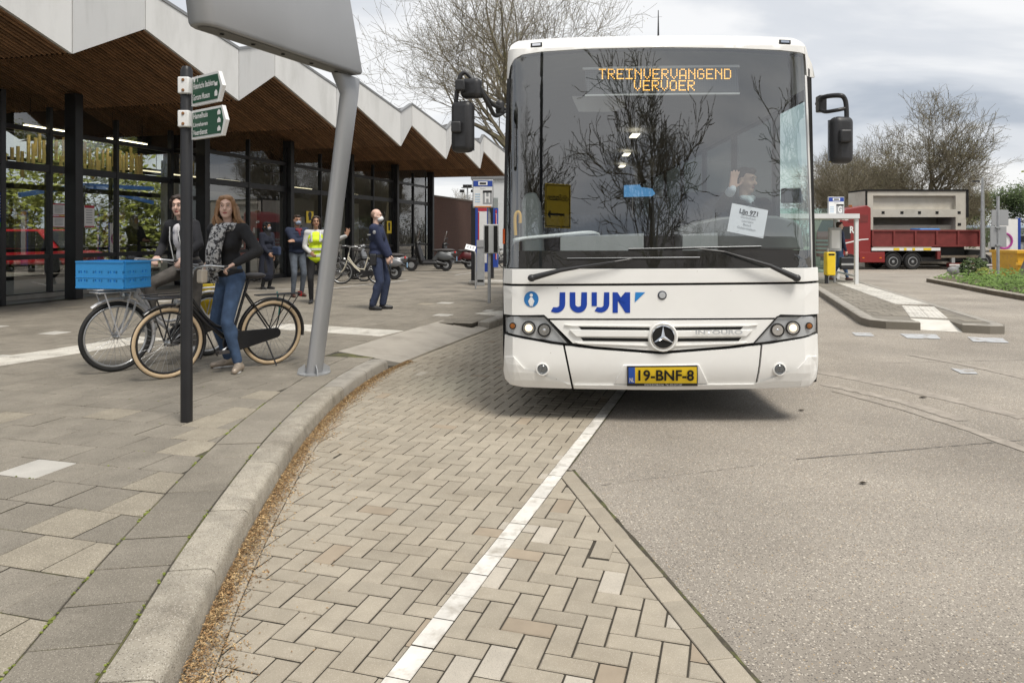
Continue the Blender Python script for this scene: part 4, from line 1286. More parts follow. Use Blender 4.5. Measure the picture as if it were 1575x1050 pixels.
# number plate
m_plate = M('plate_yellow', (0.80, 0.55, 0.02), 0.4, var=.02)
fr = panel('number_plate', [(964, 562), (1072, 561), (1072, 592.5), (964, 592.5)], m_blk, bumper, off=.026, thick=.012, bevel=.002)
panel('plate_sheet', [(976, 564), (1070.5, 563.2), (1070.5, 588), (976, 588)], m_plate, fr, off=.029, thick=.003)
panel('plate_country_band', [(966, 564), (976, 564), (976, 588), (966, 588)], M('plate_blue', (.02, .09, .42), .4), fr, off=.029, thick=.003)
text_surf('plate_lettering', '19-BNF-8', 981, 1066, 567.5, 584.5, m_gap, fr, off=.036, bold=.022)
text_surf('plate_country', 'NL', 967.5, 974.5, 579.5, 586, m_wdec, fr, off=.036, bold=.02)
text_surf('dealer_lettering', 'WWW.EVOBUS.NL  Tel. 033-2471247', 990, 1048, 588.8, 591.6, m_wdec, fr, off=.033)
# head lamps
m_lit = emat('lit_lamp', (1.0, 0.80, 0.50), 1.25)
m_amber = M('amber_lens', (0.30, 0.10, 0.02), 0.2, var=.1)
m_fog = M('fog_glass', (0.20, 0.21, 0.22), 0.1, metal=.7, var=.2)
hl = [(777, 486.5), (806, 486), (837.5, 487), (874, 528), (850, 525.5), (778, 510.5)]
for side, pts in ((0, hl), (1, mir(hl))):
    h = panel('headlight', pts, m_silver, off=-.012, thick=.03, bevel=.003)
    rim = [(pts[i], pts[(i + 1) % 6]) for i in range(6)]
    mb = MB(); ring = [surf(*bp(*p), .002) for p in pts]
    mb.tube(ring, .006, 6, closed=True); mb.build('headlight_seal', m_gap, h, smooth=60)
    f_ = (lambda x: x) if side == 0 else (lambda x: 2033 - x)
    for (cx_, cy_, r_, kind) in ((788.5, 501, .024, 'amber'), (813.2, 504.3, .050, 'lit'), (837, 507.5, .048, 'clear')):
        cup = disc(f_(cx_), cy_, r_, .002, m_gap, 'lamp_cup', h, prof=[(r_ * 1.14, -.01), (r_ * 1.14, .004), (r_ * .96, .006), (r_ * .9, -.008), (.001, -.008)])
        if kind == 'amber': disc(f_(cx_), cy_, r_ * .9, .005, m_amber, 'lamp_lens', h, prof=[(r_ * .9, -.004), (r_ * .8, .004), (.001, .008)])
        elif kind == 'lit': disc(f_(cx_), cy_, r_ * .86, .000, m_lit, 'lamp_lens', h, prof=[(r_ * .70, -.002), (r_ * .5, .006), (.001, .010)]); disc(f_(cx_), cy_, r_ * .86, -.002, m_chrome, 'lamp_reflector', h, prof=[(r_ * .92, .004), (r_ * .72, -.004), (.001, -.005)])
        else:
            disc(f_(cx_), cy_, r_ * .86, .000, m_chrome, 'lamp_lens', h, prof=[(r_ * .88, .004), (r_ * .5, -.004), (r_ * .3, .002), (.001, .012)])
    panel('headlight_cover', pts, m_lens, h, off=.012, thick=0)
    fg = disc(f_(834.3), 567.5, .046, .010, m_bus, 'fog_lamp', cl if side == 0 else cr, prof=[(.052, -.01), (.052, .003), (.044, .006), (.040, -.006), (.001, -.006)])
    disc(f_(834.3), 567.5, .038, .010, m_fog, 'fog_lens', fg, prof=[(.039, -.002), (.03, .006), (.015, .002), (.001, .008)])
# wipers
def wiper(piv, knee, tip, bl0, bl1):
    pts = [surf(*bp(*p), o) for p, o in ((piv, .05), (knee, .065), (tip, .045))]
    mb = MB(); mb.tube(pts, [.026, .017, .007], 8); mb.ell(pts[0], (.034, .03, .03), 10, 6)
    w = mb.build('wiper', m_blk, bus, smooth=50)
    b = [surf(*bp(bl0[0] + (bl1[0] - bl0[0]) * i / 8, bl0[1] + (bl1[1] - bl0[1]) * i / 8), .022) for i in range(9)]
    mb = MB(); mb.tube(b, .009, 6); mb.build('wiper_blade', m_rub, w, smooth=50)
    mb = MB(); mb.tube([p + Vector((0, -.010, .008)) for p in b], .003, 5); mb.build('wiper_rail', m_galv0, w, smooth=50)
    mb = MB(); mb.tube([pts[2], b[4]], .008, 6); mb.build('wiper_link', m_blk, w)
wiper((818, 427), (862, 415), (945, 402), (872, 398.5), (1075, 397))
wiper((1222, 427), (1180, 408), (1112, 387), (966, 384), (1169, 380))
# mirrors
def rbox(name, c, d, mat, parent, rot=None, bev=.03):
    mb = MB(); mb.box(c, d, rot); o = mb.build(name, mat, parent, smooth=60)
    md = o.modifiers.new('bevel', 'BEVEL'); md.width = bev; md.segments = 4
    return o
YM = 5.62
mr = MB()
mr.tube(catmull([tuple(loc(*p)) for p in ((776, 168, 5.9), (757, 160, 5.75), (735, 132, YM), (722, 117, YM), (714, 112, YM), (707, 120, YM), (702, 150, YM), (697, 200, YM))], 6), .017, 8)
mr.tube(catmull([tuple(loc(*p)) for p in ((776, 172, 5.9), (762, 178, 5.8), (752, 162, 5.7), (738, 138, YM))], 6), .017, 8)
m1 = mr.build('mirror', m_blk, bus, smooth=60)
rbox('mirror_bracket', tuple(loc(769, 166, 5.88)), (.07, .09, .12), m_blk, m1)
def mirror_head(parent, px0, px1, py0, py1, Y, rz, d=.12):
    c = loc((px0 + px1) / 2, (py0 + py1) / 2, Y); s_ = F / Y
    w, h = (px1 - px0) / s_, (py1 - py0) / s_
    o = rbox('mirror_housing', c, (w, d, h), m_blk, parent, Matrix.Rotation(rz, 3, 'Z'), bev=min(w, d) * .38)
    g = MB(); g.box(c + Matrix.Rotation(rz, 3, 'Z') @ Vector((0, d * .47, 0)), (w * .82, .02, h * .9), Matrix.Rotation(rz, 3, 'Z')); g.build('mirror_glass', m_chrome, o)
    return o
mirror_head(m1, 695, 729, 156, 235, YM, R(-16)); mirror_head(m1, 709, 741, 121, 152, YM, R(-16), .10)
for p in ((702, 196), (708, 132)):
    rbox('mirror_clamp', tuple(loc(p[0], p[1], YM - .06)), (.075, .07, .085), m_blk, m1, bev=.012)
mr = MB()
mr.tube(catmull([tuple(loc(*p)) for p in ((1257, 160, 5.9), (1266, 150, 5.75), (1290, 147, YM), (1299, 152, YM), (1302, 170, YM), (1302, 205, YM))], 6), .019, 8)
mr.tube(catmull([tuple(loc(*p)) for p in ((1257, 166, 5.9), (1268, 172, 5.75), (1285, 170, YM), (1300, 167, YM))], 6), .015, 8)
m2 = mr.build('mirror', m_blk, bus, smooth=60)
rbox('mirror_bracket', tuple(loc(1263, 160, 5.83)), (.06, .09, .13), m_blk, m2, bev=.01)
mirror_head(m2, 1277, 1310, 180, 252, YM, R(14)); rbox('mirror_clamp', tuple(loc(1299, 210, YM - .07)), (.09, .08, .10), m_blk, m2, bev=.015)
mb = MB(); mb.tube([loc(1012.5, 62, 7.6), loc(1012.5, 16, 7.6)], [.012, .004], 6); mb.build('antenna', m_blk, bus)
# marker light at the left edge
panel('side_marker', [(773.2, 352), (776.5, 352), (776.5, 375), (773.2, 375)], M('marker_orange', (.8, .12, .01), .3), off=.01, thick=.02)

# ---- body behind the front
BL = 12.0
def side_sheet(name, sx, z0, z1, mat, y1=BL, y0=None, n=10):
    mb = MB(); rows = []
    for i in range(n + 1):
        z = z0 + (z1 - z0) * i / n; x = sx * bw(z)
        ys = yf(bw(z), z) if y0 is None else y0
        rows.append((Vector((x, ys, z)), Vector((x, y1, z))))
    for i in range(n):
        mb.add([rows[i][0], rows[i][1], rows[i + 1][1], rows[i + 1][0]], [(0, 1, 2, 3) if sx > 0 else (3, 2, 1, 0)])
    return mb.build(name, mat, bus, smooth=40, fix=False)
for sx in (-1, 1):
    side_sheet('side_panel', sx, .34, 1.25, m_bus)
    side_sheet('cant_rail', sx, 2.62, 2.72, m_blk, n=2)
    ys = [yf(1.25, 2), 1.05, 2.55, 4.1, 5.7, 7.3, 8.9, 10.5, 11.9]
    for a, b in zip(ys[:-1], ys[1:]):
        side_sheet('side_window', sx, 1.25, 2.62, m_sideg if a < .9 else m_darkg, b - .05, a + .05, 3)
        mb = MB(); mb.b2((sx * 1.236 - .02, b - .06, 1.25), (sx * 1.236 + .02, b + .06, 2.64)); mb.build('window_post', m_blk, bus)
mb = MB()
prof = RP + [(-p[0], p[1]) for p in reversed(RP[:-1])]
k = len(prof)
mb.add([(x, yf(x, z) + .01, z) for x, z in prof] + [(x, BL, z) for x, z in prof], [(i, i + 1, k + i + 1, k + i) for i in range(k - 1)])
mb.build('roof', m_bus, bus, smooth=50)
mb = MB(); mb.add([(x, BL, z) for x, z in prof] + [(-1.25, BL, .34), (1.25, BL, .34)], [tuple(range(k + 2))]); mb.build('rear_wall', m_bus, bus)
MB().b2((-1.2, .2, .33), (1.2, BL - .02, .5)).build('underframe', m_gap, bus)
MB().b2((-1.18, .16, .30), (1.18, .19, .9)).build('light_blocker', m_gap, bus)  # unseen dark plate added to block light under the bus
m_tyre = M('tyre', (0.018, 0.018, 0.019), 0.85, var=0.2, vs=20, bump=.3, bs=120)
m_rim = M('steel_rim', (0.36, 0.37, 0.38), 0.4, metal=.6, var=.1)
for sx in (-1, 1):
    for y in (2.75, 9.0):
        mt = Matrix.Translation((sx * 1.08, y, .49)) @ Matrix.Rotation(R(90), 4, 'Y')
        mb = MB(); mb.lathe([(.28, -.14), (.45, -.15), (.49, -.11), (.49, .11), (.45, .15), (.28, .14)], 28, mt); w = mb.build('wheel', m_tyre, bus, smooth=40)
        mb = MB(); mb.lathe([(.285, -.12), (.25, -.125), (.20, -.05), (.20, .05), (.25, .125), (.285, .12)], 24, mt); mb.build('rim', m_rim, w, smooth=40)
# ---- inside
m_dash = M('dash_grey', (0.095, 0.10, 0.105), 0.6, var=.1)
m_ceil = M('bus_ceiling', (0.33, 0.33, 0.33), 0.7, var=.04)
m_seat = M('seat_fabric', (0.06, 0.08, 0.12), 0.9, var=.3, vs=30)
m_rail = M('rail_white', (0.70, 0.71, 0.71), 0.35, var=.03)
m_yelrail = M('rail_yellow', (0.72, 0.40, 0.02), 0.35, var=.05)
m_lgrey = M('light_grey_plastic', (0.42, 0.43, 0.43), 0.5, var=.06)
MB().b2((-1.2, .28, .5), (1.2, BL - .05, .56)).build('floor', m_dash, bus)
mb = MB(); kk = [(x * .97, z - .05) for x, z in prof]; k = len(kk)
mb.add([(x, .55, z) for x, z in kk] + [(x, BL - .05, z) for x, z in kk], [(i, i + 1, k + i + 1, k + i) for i in range(k - 1)]); mb.build('ceiling', m_ceil, bus, smooth=50)
mb = MB(); mb.add([(x, BL - .06, z) for x, z in kk] + [(-1.2, BL - .06, .5), (1.2, BL - .06, .5)], [tuple(range(k + 2))]); mb.build('inner_rear', m_dash, bus)
dash = MB(); dash.prism([(.16, .9), (.16, 1.30), (.30, 1.36), (.62, 1.34), (.70, 1.2), (.70, .55), (.4, .55)], -1.19, 1.19, 'x'); dash = dash.build('dashboard', m_dash, bus, bevel=.03)
# driver's binnacle: rounded hood
prof2 = [(1046, 384), (1047, 352), (1075, 341), (1110, 334), (1150, 331), (1195, 332), (1222, 339), (1233, 350), (1238, 384)]
def wall_px(name, pts, Y0, Y1, mat, parent, bev=0.0):
    a = [loc(p[0], p[1], Y0) for p in pts]; d = Vector((0, Y1 - Y0, 0)); k = len(a)
    mb = MB(); mb.add(a + [p + d for p in a], [tuple(range(k)), tuple(reversed(range(k, 2 * k)))] + [(i, k + i, k + (i + 1) % k, (i + 1) % k) for i in range(k)])
    return mb.build(name, mat, parent, smooth=40, bevel=bev)
wall_px('instrument_hood', prof2, 6.30, 6.62, M('hood_grey', (0.15, 0.155, 0.155), .55, var=.08), dash, .02)
wall_px('front_screen', [(1050, 386), (1050, 361), (1104, 358), (1104, 386)], 6.24, 6.27, m_lgrey, dash)
wall_px('modesty_panel', [(862, 388), (862, 364), (990, 359), (990, 386)], 6.34, 6.40, m_lgrey, dash)
mb = MB(); mb.tube(catmull([tuple(loc(*p)) for p in ((785, 380, 6.3), (788, 373, 6.3), (800, 368, 6.3), (860, 362, 6.35), (905, 358, 6.4), (920, 361, 6.5))], 6), .019, 8); mb.build('hand_rail', m_rail, bus, smooth=60)
mb = MB(); mb.tube(catmull([tuple(loc(*p)) for p in ((793, 362, 6.25), (792, 340, 6.25), (793, 330, 6.25), (797, 326, 6.25), (800, 331, 6.25), (800, 343, 6.25))], 6), .014, 8); mb.build('grab_handle', m_yelrail, bus, smooth=60)
wall_px('guide_seat', [(803, 390), (802, 310), (808, 297), (824, 295), (832, 312), (838, 390)], 6.9, 7.02, m_lgrey, bus, .03)
# destination display
disp = panel('line_display', [(899, 108), (1134, 104), (1137, 142), (902, 145)], M('display_dark', (.055, .06, .066), .5, var=.1), depth=.12, thick=.05, bevel=.004, step=.3)
panel('display_trim', [(896, 104), (1137, 100), (1138, 103.6), (897, 107.6)], m_lgrey, disp, depth=.115, thick=.04, step=.3)
panel('display_trim', [(900, 145.5), (1138, 142.5), (1138, 145), (900, 148)], m_lgrey, disp, depth=.115, thick=.04, step=.3)
GL = {'T': '11111001000010000100001000010000100', 'R': '11110100011000111110101001001010001', 'E': '11111100001000011110100001000011111', 'I': '11111001000010000100001000010011111',
      'N': '10001110011010110011100011000110001', 'V': '10001100011000110001100010101000100', 'A': '01110100011000110001111111000110001', 'G': '01110100011000010111100011000101110',
      'D': '11110100011000110001100011000111110', 'O': '01110100011000110001100011000101110'}
mb = MB()
def led(txt, x0, y0, pitch_x, row):
    for i, ch in enumerate(txt):
        for r_ in range(7):
            for c_ in range(5):
                if GL[ch][r_ * 5 + c_] == '1':
                    px = x0 + i * pitch_x + c_ * 2.28; py = y0 + r_ * 2.35
                    x, z = bp(px, py, .115); y = yf(x, z) + .115
                    s_ = .0043
                    mb.add([(x - s_, y, z - s_), (x + s_, y, z - s_), (x + s_, y, z + s_), (x - s_, y, z + s_)], [(0, 1, 2, 3)])
led('TREINVERVANGEND', 922, 107.0, 13.75, 0); led('VERVOER', 976, 124.6, 13.75, 1)
mb.build('display_lettering', emat('amber_led', (1.0, 0.50, 0.08), 1.6), disp, fix=False)
mb = MB()
for i in range(60):
    for j in range(12):
        px = 903 + i * 3.9; py = 108.6 + j * 2.9
        x, z = bp(px, py, .116); y = yf(x, z) + .1165; mb.add([(x - .0045, y, z - .0025), (x + .0045, y, z - .0025), (x + .0045, y, z + .0025), (x - .0045, y, z + .0025)], [(0, 1, 2, 3)])
tag(mb.build('display_dot', m_gap, disp, fix=False), kind='stuff')
# ceiling lamps along the aisle
m_cl = emat('ceiling_lamp_lit', (1, .90, .70), 1.6)
for i, (lx_, ly_) in enumerate(((.52, 5.9), (.70, 8.7), (.88, 11.2))):
    MB().b2((lx_ - .06, ly_ - .22, 3.085), (lx_ + .06, ly_ + .22, 3.105)).build('ceiling_lamp', m_cl, bus)
# blue card, ticket machine, wheel
wall_px('ticket_machine', [(1003, 384), (1003, 305), (1030, 303), (1036, 384)], 6.55, 6.75, m_blk, bus, .01)
wall_px('blue_card', [(960, 303), (960, 285), (984, 284), (986, 288), (1003, 290), (1008, 298), (1003, 302)], 6.5, 6.53, M('card_blue_emit', (.10, .32, .62), .4, emit=.35), bus)  # card colour also emits a little
mb = MB(); cw = loc(1140, 345, 6.72); ring = [cw + Vector((math.cos(a) * .23, math.sin(a) * .12, math.sin(a) * .19 + .02)) for a in [i * math.pi / 14 for i in range(28)]]
mb.tube(ring, .014, 7, closed=True); mb.tube([cw - Vector((.22, 0, 0)), cw + Vector((.22, 0, 0))], .012, 6); mb.build('steering_wheel', m_rub, bus, smooth=60)
wall_px('door_mirror_unit', [(1206, 312), (1206, 289), (1232, 289), (1238, 312)], 6.4, 6.5, m_blk, bus, .01)
wall_px('sun_blind', [(880, 150), (880, 148), (960, 150), (962, 165), (940, 172), (890, 172)], 6.35, 6.36, m_ceil, bus)
# seats
sm = MB(); sm.b2((-.21, -.05, 1.0), (.21, .05, 1.75)); sm.b2((-.21, -.45, .9), (.21, -.05, 1.02)); sme = sm.mesh('seat'); sme.materials.append(m_seat)
for r_ in range(9):
    for x in (-.95, -.5, .5, .95):
        if r_ == 0 and x > 0: continue
        o = bpy.data.objects.new('seat', sme); C.objects.link(o); o.parent = bus; o.location = (x, 2.6 + r_ * .95, 0)
        md = o.modifiers.new('b', 'BEVEL'); md.width = .03; md.segments = 2
MB().b2((.52, 1.75, .55), (1.05, 1.9, 1.95)).build('driver_seat', m_seat, bus, bevel=.04)
MB().b2((.30, 2.05, .56), (.36, 2.1, 2.0)).build('cab_screen', m_lgrey, bus)

# ---- notice behind the windscreen (a thing of its own)
pc = [bp(*p, .03) for p in ((1127.5, 313), (1183, 324), (1172.5, 366), (1116.5, 355.5))]
w3 = [BMAT @ Vector((x, yf(x, z) + .03, z)) for x, z in pc]
cen = sum(w3, Vector()) / 4
ux = (w3[1] - w3[0]); uz = (w3[0] - w3[3]); W_, H_ = ux.length, uz.length
ux.normalize(); uy = ux.cross(uz).normalized() * -1
nt = thing('paper_notice', 'tilted white paper notice with the line number behind the windscreen', 'notice', tuple(cen))
rm = Matrix((ux, ux.cross(uz).normalized() * -1, uz.normalized())).transposed()
nt.rotation_euler = rm.to_euler()
MB().box((0, 0, 0), (W_, .002, H_)).build('sheet', M('notice_paper', (.80, .81, .86), .6, var=.02), nt)
text_obj('lettering', 'Lijn 971', .05, m_gap, nt, (0, -.004, H_ * .22), align='CENTER', bold=.0015)
MB().b2((-.058, -.004, H_ * .18), (.058, -.003, H_ * .195)).build('underline', m_gap, nt)
for i, t_ in enumerate(('Gorinchem', 'Leerdam', 'Beesd', 'Geldermalsen')):
    text_obj('lettering', t_, .027, m_greyink, nt, (0, -.004, H_ * (.06 - .125 * i)), align='CENTER')
mb = MB(); mb.lathe([(.014, 0), (.016, .006), (.001, .009)], 12, Matrix.Translation((0, -.002, H_ * .5 + .008)) @ Matrix.Rotation(R(90), 4, 'X')); mb.build('suction_cup', m_lens, nt)
# ================================================================ trees and planting
m_bark = M('bark', (0.14, 0.118, 0.078), 0.95, var=0.35, vs=4, bump=0.5, bs=30, col2=(0.14, 0.13, 0.06), c2s=2, c2lo=.5, c2hi=.65)
m_twig = M('twig', (0.165, 0.143, 0.100), 0.95, var=0.3, vs=2)
m_bud = M('spring_bud', (0.22, 0.21, 0.10), 0.9, var=0.3, rnd=0.4)
m_leaf = [M('leaf_spring', (0.27, 0.29, 0.06), 0.8, var=0.25, vs=.6, rnd=0.35), M('leaf_dark', (0.055, 0.085, 0.022), 0.8, var=0.25, vs=.6, rnd=0.35), M('leaf_olive', (0.105, 0.115, 0.038), 0.8, var=0.25, vs=.6, rnd=0.35)]
def grow(seed, H, spread=1.0, dens=1.0, fork=0.22, up=0.35, rmin=0.0075):
    """a bare tree: returns (trunk and limbs, branches and twigs, twig ends)"""
    r = random.Random(seed)
    limb, twig, ends = MB(), MB(), []
    def branch(p, d, L, rad, lev):
        n = 5 if lev < 2 else (4 if lev < 4 else 2)
        pts = [Vector(p)]; rs = [rad]; dd = d.copy()
        tipr = rad * (0.55 if lev == 0 else 0.32)
        for i in range(n):
            w = 0.10 if lev == 0 else (0.20 if lev < 4 else .28)
            dd = dd + Vector((r.gauss(0, w), r.gauss(0, w), r.gauss(0, w) + (up * .22 if lev > 0 else 0.02)))
            dd.normalize(); pts.append(pts[-1] + dd * L / n); rs.append(rad + (tipr - rad) * (i + 1) / n)
        (limb if lev <= 1 else twig).tube(pts, [max(rmin, q) for q in rs], 8 if lev == 0 else (5 if lev == 1 else 3), cap=False)
        if lev >= 5:
            ends.append(pts[-1]); ends.append(pts[-2]); return
        kids = [9, 7, 6, 5, 4][lev]
        kids = max(2, int(kids * dens * r.uniform(.8, 1.2)))
        for k in range(kids):
            f = r.uniform(fork if lev else .45, 1.0) if k else 1.0
            i = min(n - 1, int(f * n)); q = pts[i].lerp(pts[i + 1], f * n - i) if f < 1 else pts[-1]
            t = (pts[min(i + 1, n)] - pts[i]).normalized()
            ang = r.uniform(0, 6.283); sx = t.orthogonal().normalized(); sd = Quaternion(t, ang) @ sx
            op = (r.uniform(.5, 1.05) * spread) if lev == 0 else r.uniform(.45, 1.0)
            nd = (t + sd * op + Vector((0, 0, 0.12))).normalized()
            rr = rs[min(i, n)] * r.uniform(.40, .62)
            branch(q, nd, L * r.uniform(.50, .80) * (1.0 if lev else .95), rr, lev + 1)
    branch(Vector((0, 0, -.1)), Vector((r.gauss(0, .03), r.gauss(0, .03), 1)), H * .40, H * .021, 0)
    return limb, twig, ends
def leaf_cloud(pts, n, size, jit, seed):
    r = random.Random(seed); mb = MB()
    for i in range(n):
        c = r.choice(pts) + Vector((r.gauss(0, jit), r.gauss(0, jit), r.gauss(0, jit)))
        a = Vector((r.gauss(0, 1), r.gauss(0, 1), r.gauss(0, 1))).normalized(); b = a.orthogonal().normalized(); s_ = size * r.uniform(.5, 1.3)
        mb.add([c - a * s_, c + b * s_ * .5, c + a * s_, c - b * s_ * .5], [(0, 1, 2, 3)])
    return mb
TREE_SRC = {}
def bare_tree(key, loc_, label, group, H=14, rot=0.0, sc_=1.0, seed=1, buds=4000, **kw):
    t = thing('bare_tree', label, 'tree', loc_, rot, group)
    t.scale = (sc_,) * 3
    if key not in TREE_SRC:
        l_, w_, e_ = grow(seed, H, **kw)
        b_ = leaf_cloud(e_, buds, 0.040, .12, seed)
        ml, mw, mbd = l_.mesh('trunk'), w_.mesh('crown'), b_.mesh('buds')
        ml.materials.append(m_bark); mw.materials.append(m_twig); mbd.materials.append(m_bud)
        TREE_SRC[key] = (ml, mw, mbd)
    for nm, me in zip(('trunk', 'crown', 'buds'), TREE_SRC[key]):
        o = mesh_obj(nm, me, None, t)
        if nm == 'buds': o['kind'] = 'stuff'
    return t
GB = 'bare spring trees around the station square'
bare_tree('plane', A(800, 372, 38).xy.to_3d(), 'large bare tree rising behind the left side of the bus', GB, 22, seed=4, spread=1.3, dens=.94, buds=5500)
bare_tree('wide', A(1424, 372, 60).xy.to_3d(), 'tallest bare tree behind the pale concrete unit on the lorry', GB, 14.5, seed=21, spread=1.05, dens=1.0, buds=9000, rmin=.011)
bare_tree('wide', A(1352, 372, 67).xy.to_3d(), 'bare tree behind the red lorry cab', GB, rot=2.1, sc_=.86)
bare_tree('wide', A(1290, 372, 62).xy.to_3d(), 'low bare tree behind the white bus shelter', GB, rot=4.0, sc_=.66)
bare_tree('wide', A(1478, 372, 70).xy.to_3d(), 'low bare tree between the concrete unit and the lamp post', GB, rot=1.0, sc_=.62)
bare_tree('wide', A(1318, 372, 85).xy.to_3d(), 'farthest bare tree showing over the red lorry cab', GB, rot=5.2, sc_=.9)
bare_tree('wide', A(1392, 372, 80).xy.to_3d(), 'bare tree low behind the left end of the concrete unit', GB, rot=3.0, sc_=.75)
bare_tree('wide', A(1262, 372, 72).xy.to_3d(), 'low bare tree close against the right edge of the bus', GB, rot=.4, sc_=.7)
bare_tree('wide', A(704, 372, 95).xy.to_3d(), 'small brown far tree above the brick wall', GB, rot=.9, sc_=.56)
# behind the viewer: seen mirrored in the windscreen
bare_tree('open', (2.9, -13, 0), 'bare tree mirrored in the middle of the windscreen', GB, 11.5, seed=34, spread=.85, dens=.80, rmin=.016, buds=600)
bare_tree('open', (14.6, -17, 0), 'tall bare tree mirrored at the driver side of the windscreen', GB, rot=3.3, sc_=1.25)
bare_tree('open', (6.2, -19, 0), 'low bushy bare tree mirrored beside the driver', GB, rot=2.2, sc_=.5)
bare_tree('open', (-4.0, -12, 0), 'bare tree mirrored at the door side of the windscreen', GB, rot=.2, sc_=.8)
bare_tree('open', (-.6, -30, 0), 'small far bare tree mirrored beside the yellow sign', GB, rot=.8, sc_=.6)
# leafy trees
def leafy_tree(loc_, label, H, rad, mat, seed, group, n=5200, size=.2):
    t = thing('leafy_tree', label, 'tree', loc_, 0, group)
    l_, w_, e_ = grow(seed, H, dens=.55)
    l_.build('trunk', m_bark, t, fix=False)
    cl_ = leaf_cloud(e_, n, size, rad, seed); cl_.build('crown', mat, t, fix=False)
    w_.build('branches', m_twig, t, fix=False)
    return t
GL_ = 'green trees beyond the square'
lab = ['green tree at the right edge beyond the road sign', 'rounded green tree beyond the back of the road sign', 'olive green tree beyond the lamp post', 'dark green tree behind the end of the concrete unit',
       'pale green tree mirrored in the porch glass', 'yellow green tree mirrored beside the black column', 'green tree mirrored in the left door', 'leafy tree mirrored in the middle of the glass front', 'leafy tree mirrored toward the far glass panes']
spots = [((1590, 95), 9.5, 1), ((1545, 100), 8.6, 1), ((1512, 110), 8.6, 2), ((1488, 120), 8.2, 1)]
for i, ((px, Y), H, mi) in enumerate(spots):
    leafy_tree(A(px, 372, Y).xy.to_3d(), lab[i], H, .55, m_leaf[mi], 60 + i, GL_, n=7000, size=.16)
for i, (X, Y, H) in enumerate(((46, 47, 11), (40, 42, 10), (44, 51, 12), (48, 57, 11), (35, 37, 10))):
    leafy_tree((X, Y, 0), lab[4 + i], H, .5, m_leaf[0 if i != 3 else 2], 80 + i, GL_, n=12000, size=.20)
hd2 = thing('reflection_fill_hedge', 'unseen tall green hedge added to brighten the reflection in the porch glass', 'hedge', (40, 45, -.7), R(70))  # out of view, added as brighter fill for the glass reflections
r = random.Random(29); pts = [Vector((r.uniform(-12, 12), r.uniform(-1, 1), r.uniform(.1, 4.2 + 1.2 * math.sin(i * .37)))) for i in range(1600)]
leaf_cloud(pts, 16000, .17, .16, 15).build('foliage', m_leaf[0], hd2, fix=False)
# greenery behind the station, seen through the hall
hp_ = S(12.0, -13.5, 0); hd3 = thing('tall_hedge', 'tall yellow green hedge behind the station, seen through the porch glass', 'hedge', tuple(hp_), WALLROT)
r = random.Random(31); pts = [Vector((x_, r.uniform(-1.2, 1.2), r.uniform(.1, 5.2 + 1.3 * math.sin(x_ * .8)))) for x_ in [r.uniform(-14, 14) for i in range(1500)]]
leaf_cloud(pts, 34000, .15, .24, 17).build('foliage', m_leaf[0], hd3, fix=False)
mb = MB()
for i in range(34): x_ = r.uniform(-14, 14); mb.tube([(x_, 0, 0), (x_ + r.gauss(0, .3), .1, 2.2), (x_ + r.gauss(0, .6), .1, 4.5)], [.04, .03, .012], 4)
mb.build('stems', m_bark, hd3)
gp_ = S(2.0, -9.0, 0); tag(MB().add([S(-20, -7.1, .1), S(25, -7.1, .1), S(25, -30, .1), S(-20, -30, .1)], [(0, 1, 2, 3)]).build('platform', m_far), kind='structure')
cb = [on_wall(px, py, -10.5) for px, py in ((30, 300), (128, 285), (235, 312), (235, 290), (128, 400))]
cn = thing('platform_canopy', 'blue steel canopy frame behind the station, seen through the porch glass', 'canopy', (cb[4].x, cb[4].y, .1))
for q in ((0, 1), (1, 2), (1, 3)):
    mb = MB(); mb.beam(cb[q[0]] - Vector((cb[4].x, cb[4].y, .1)), cb[q[1]] - Vector((cb[4].x, cb[4].y, .1)), .12, .16); mb.build('beam', M('canopy_blue', (.04, .13, .36), .5), cn)
mb = MB(); mb.tube([(0, 0, 0), cb[1] - Vector((cb[4].x, cb[4].y, .1))], .08, 8); mb.build('post', m_black, cn)
# planting bed with low green cover
BED = [(13.2, 23.2), (12.6, 20.6), (12.1, 18.6), (11.75, 16.8), (11.5, 14.5), (20, 13.5), (23, 24), (14.6, 24.6)]
mb = MB(); mb.prism(list(reversed(BED)), -.03, .10); bed = tag(mb.build('planting_bed', M('soil', (.12, .095, .065), .95, var=.3, vs=6)), kind='structure')
for i in range(5):
    a, b = Vector((*BED[i], 0)), Vector((*BED[i + 1], 0)); L = (b - a).length; nst = max(1, round(L / .8))
    if i == 4: continue
    for k in range(nst): kerb_stone(seg_fn(a, b), L * k / nst + .003, L * (k + 1) / nst - .003, m_kerb, bed, h=.13, w=.15, seg=1, seed=200 + i * 7 + k)
a, b = Vector((*BED[-1], 0)), Vector((*BED[0], 0)); kerb_stone(seg_fn(a, b), .01, (b - a).length - .01, m_kerb, bed, h=.13, w=.15, seg=2, seed=260)
m_cover = M('ground_cover_leaf', (0.105, 0.175, 0.03), 0.75, var=.3, vs=1.5, rnd=.35)
r = random.Random(3); mb = MB()
for i in range(22000):
    y = r.uniform(14, 24); x = r.uniform(11.6, 19)
    if not in_poly(x, y, BED) or edge_d(x, y, BED) < .18 or (y > 21.3 and r.random() < .8): continue
    h = .10 + (.26 + .16 * mnoise.noise(Vector((x * .9, y * .9, 0)))) * math.sqrt(r.random()) * min(1, edge_d(x, y, BED) * 1.6)
    c = Vector((x, y, h)); a_ = Vector((r.gauss(0, 1), r.gauss(0, 1), r.gauss(0, .6))).normalized(); b_ = a_.orthogonal().normalized(); s_ = r.uniform(.03, .075)
    mb.add([c - a_ * s_, c + b_ * s_ * .5, c + a_ * s_, c - b_ * s_ * .5], [(0, 1, 2, 3)])
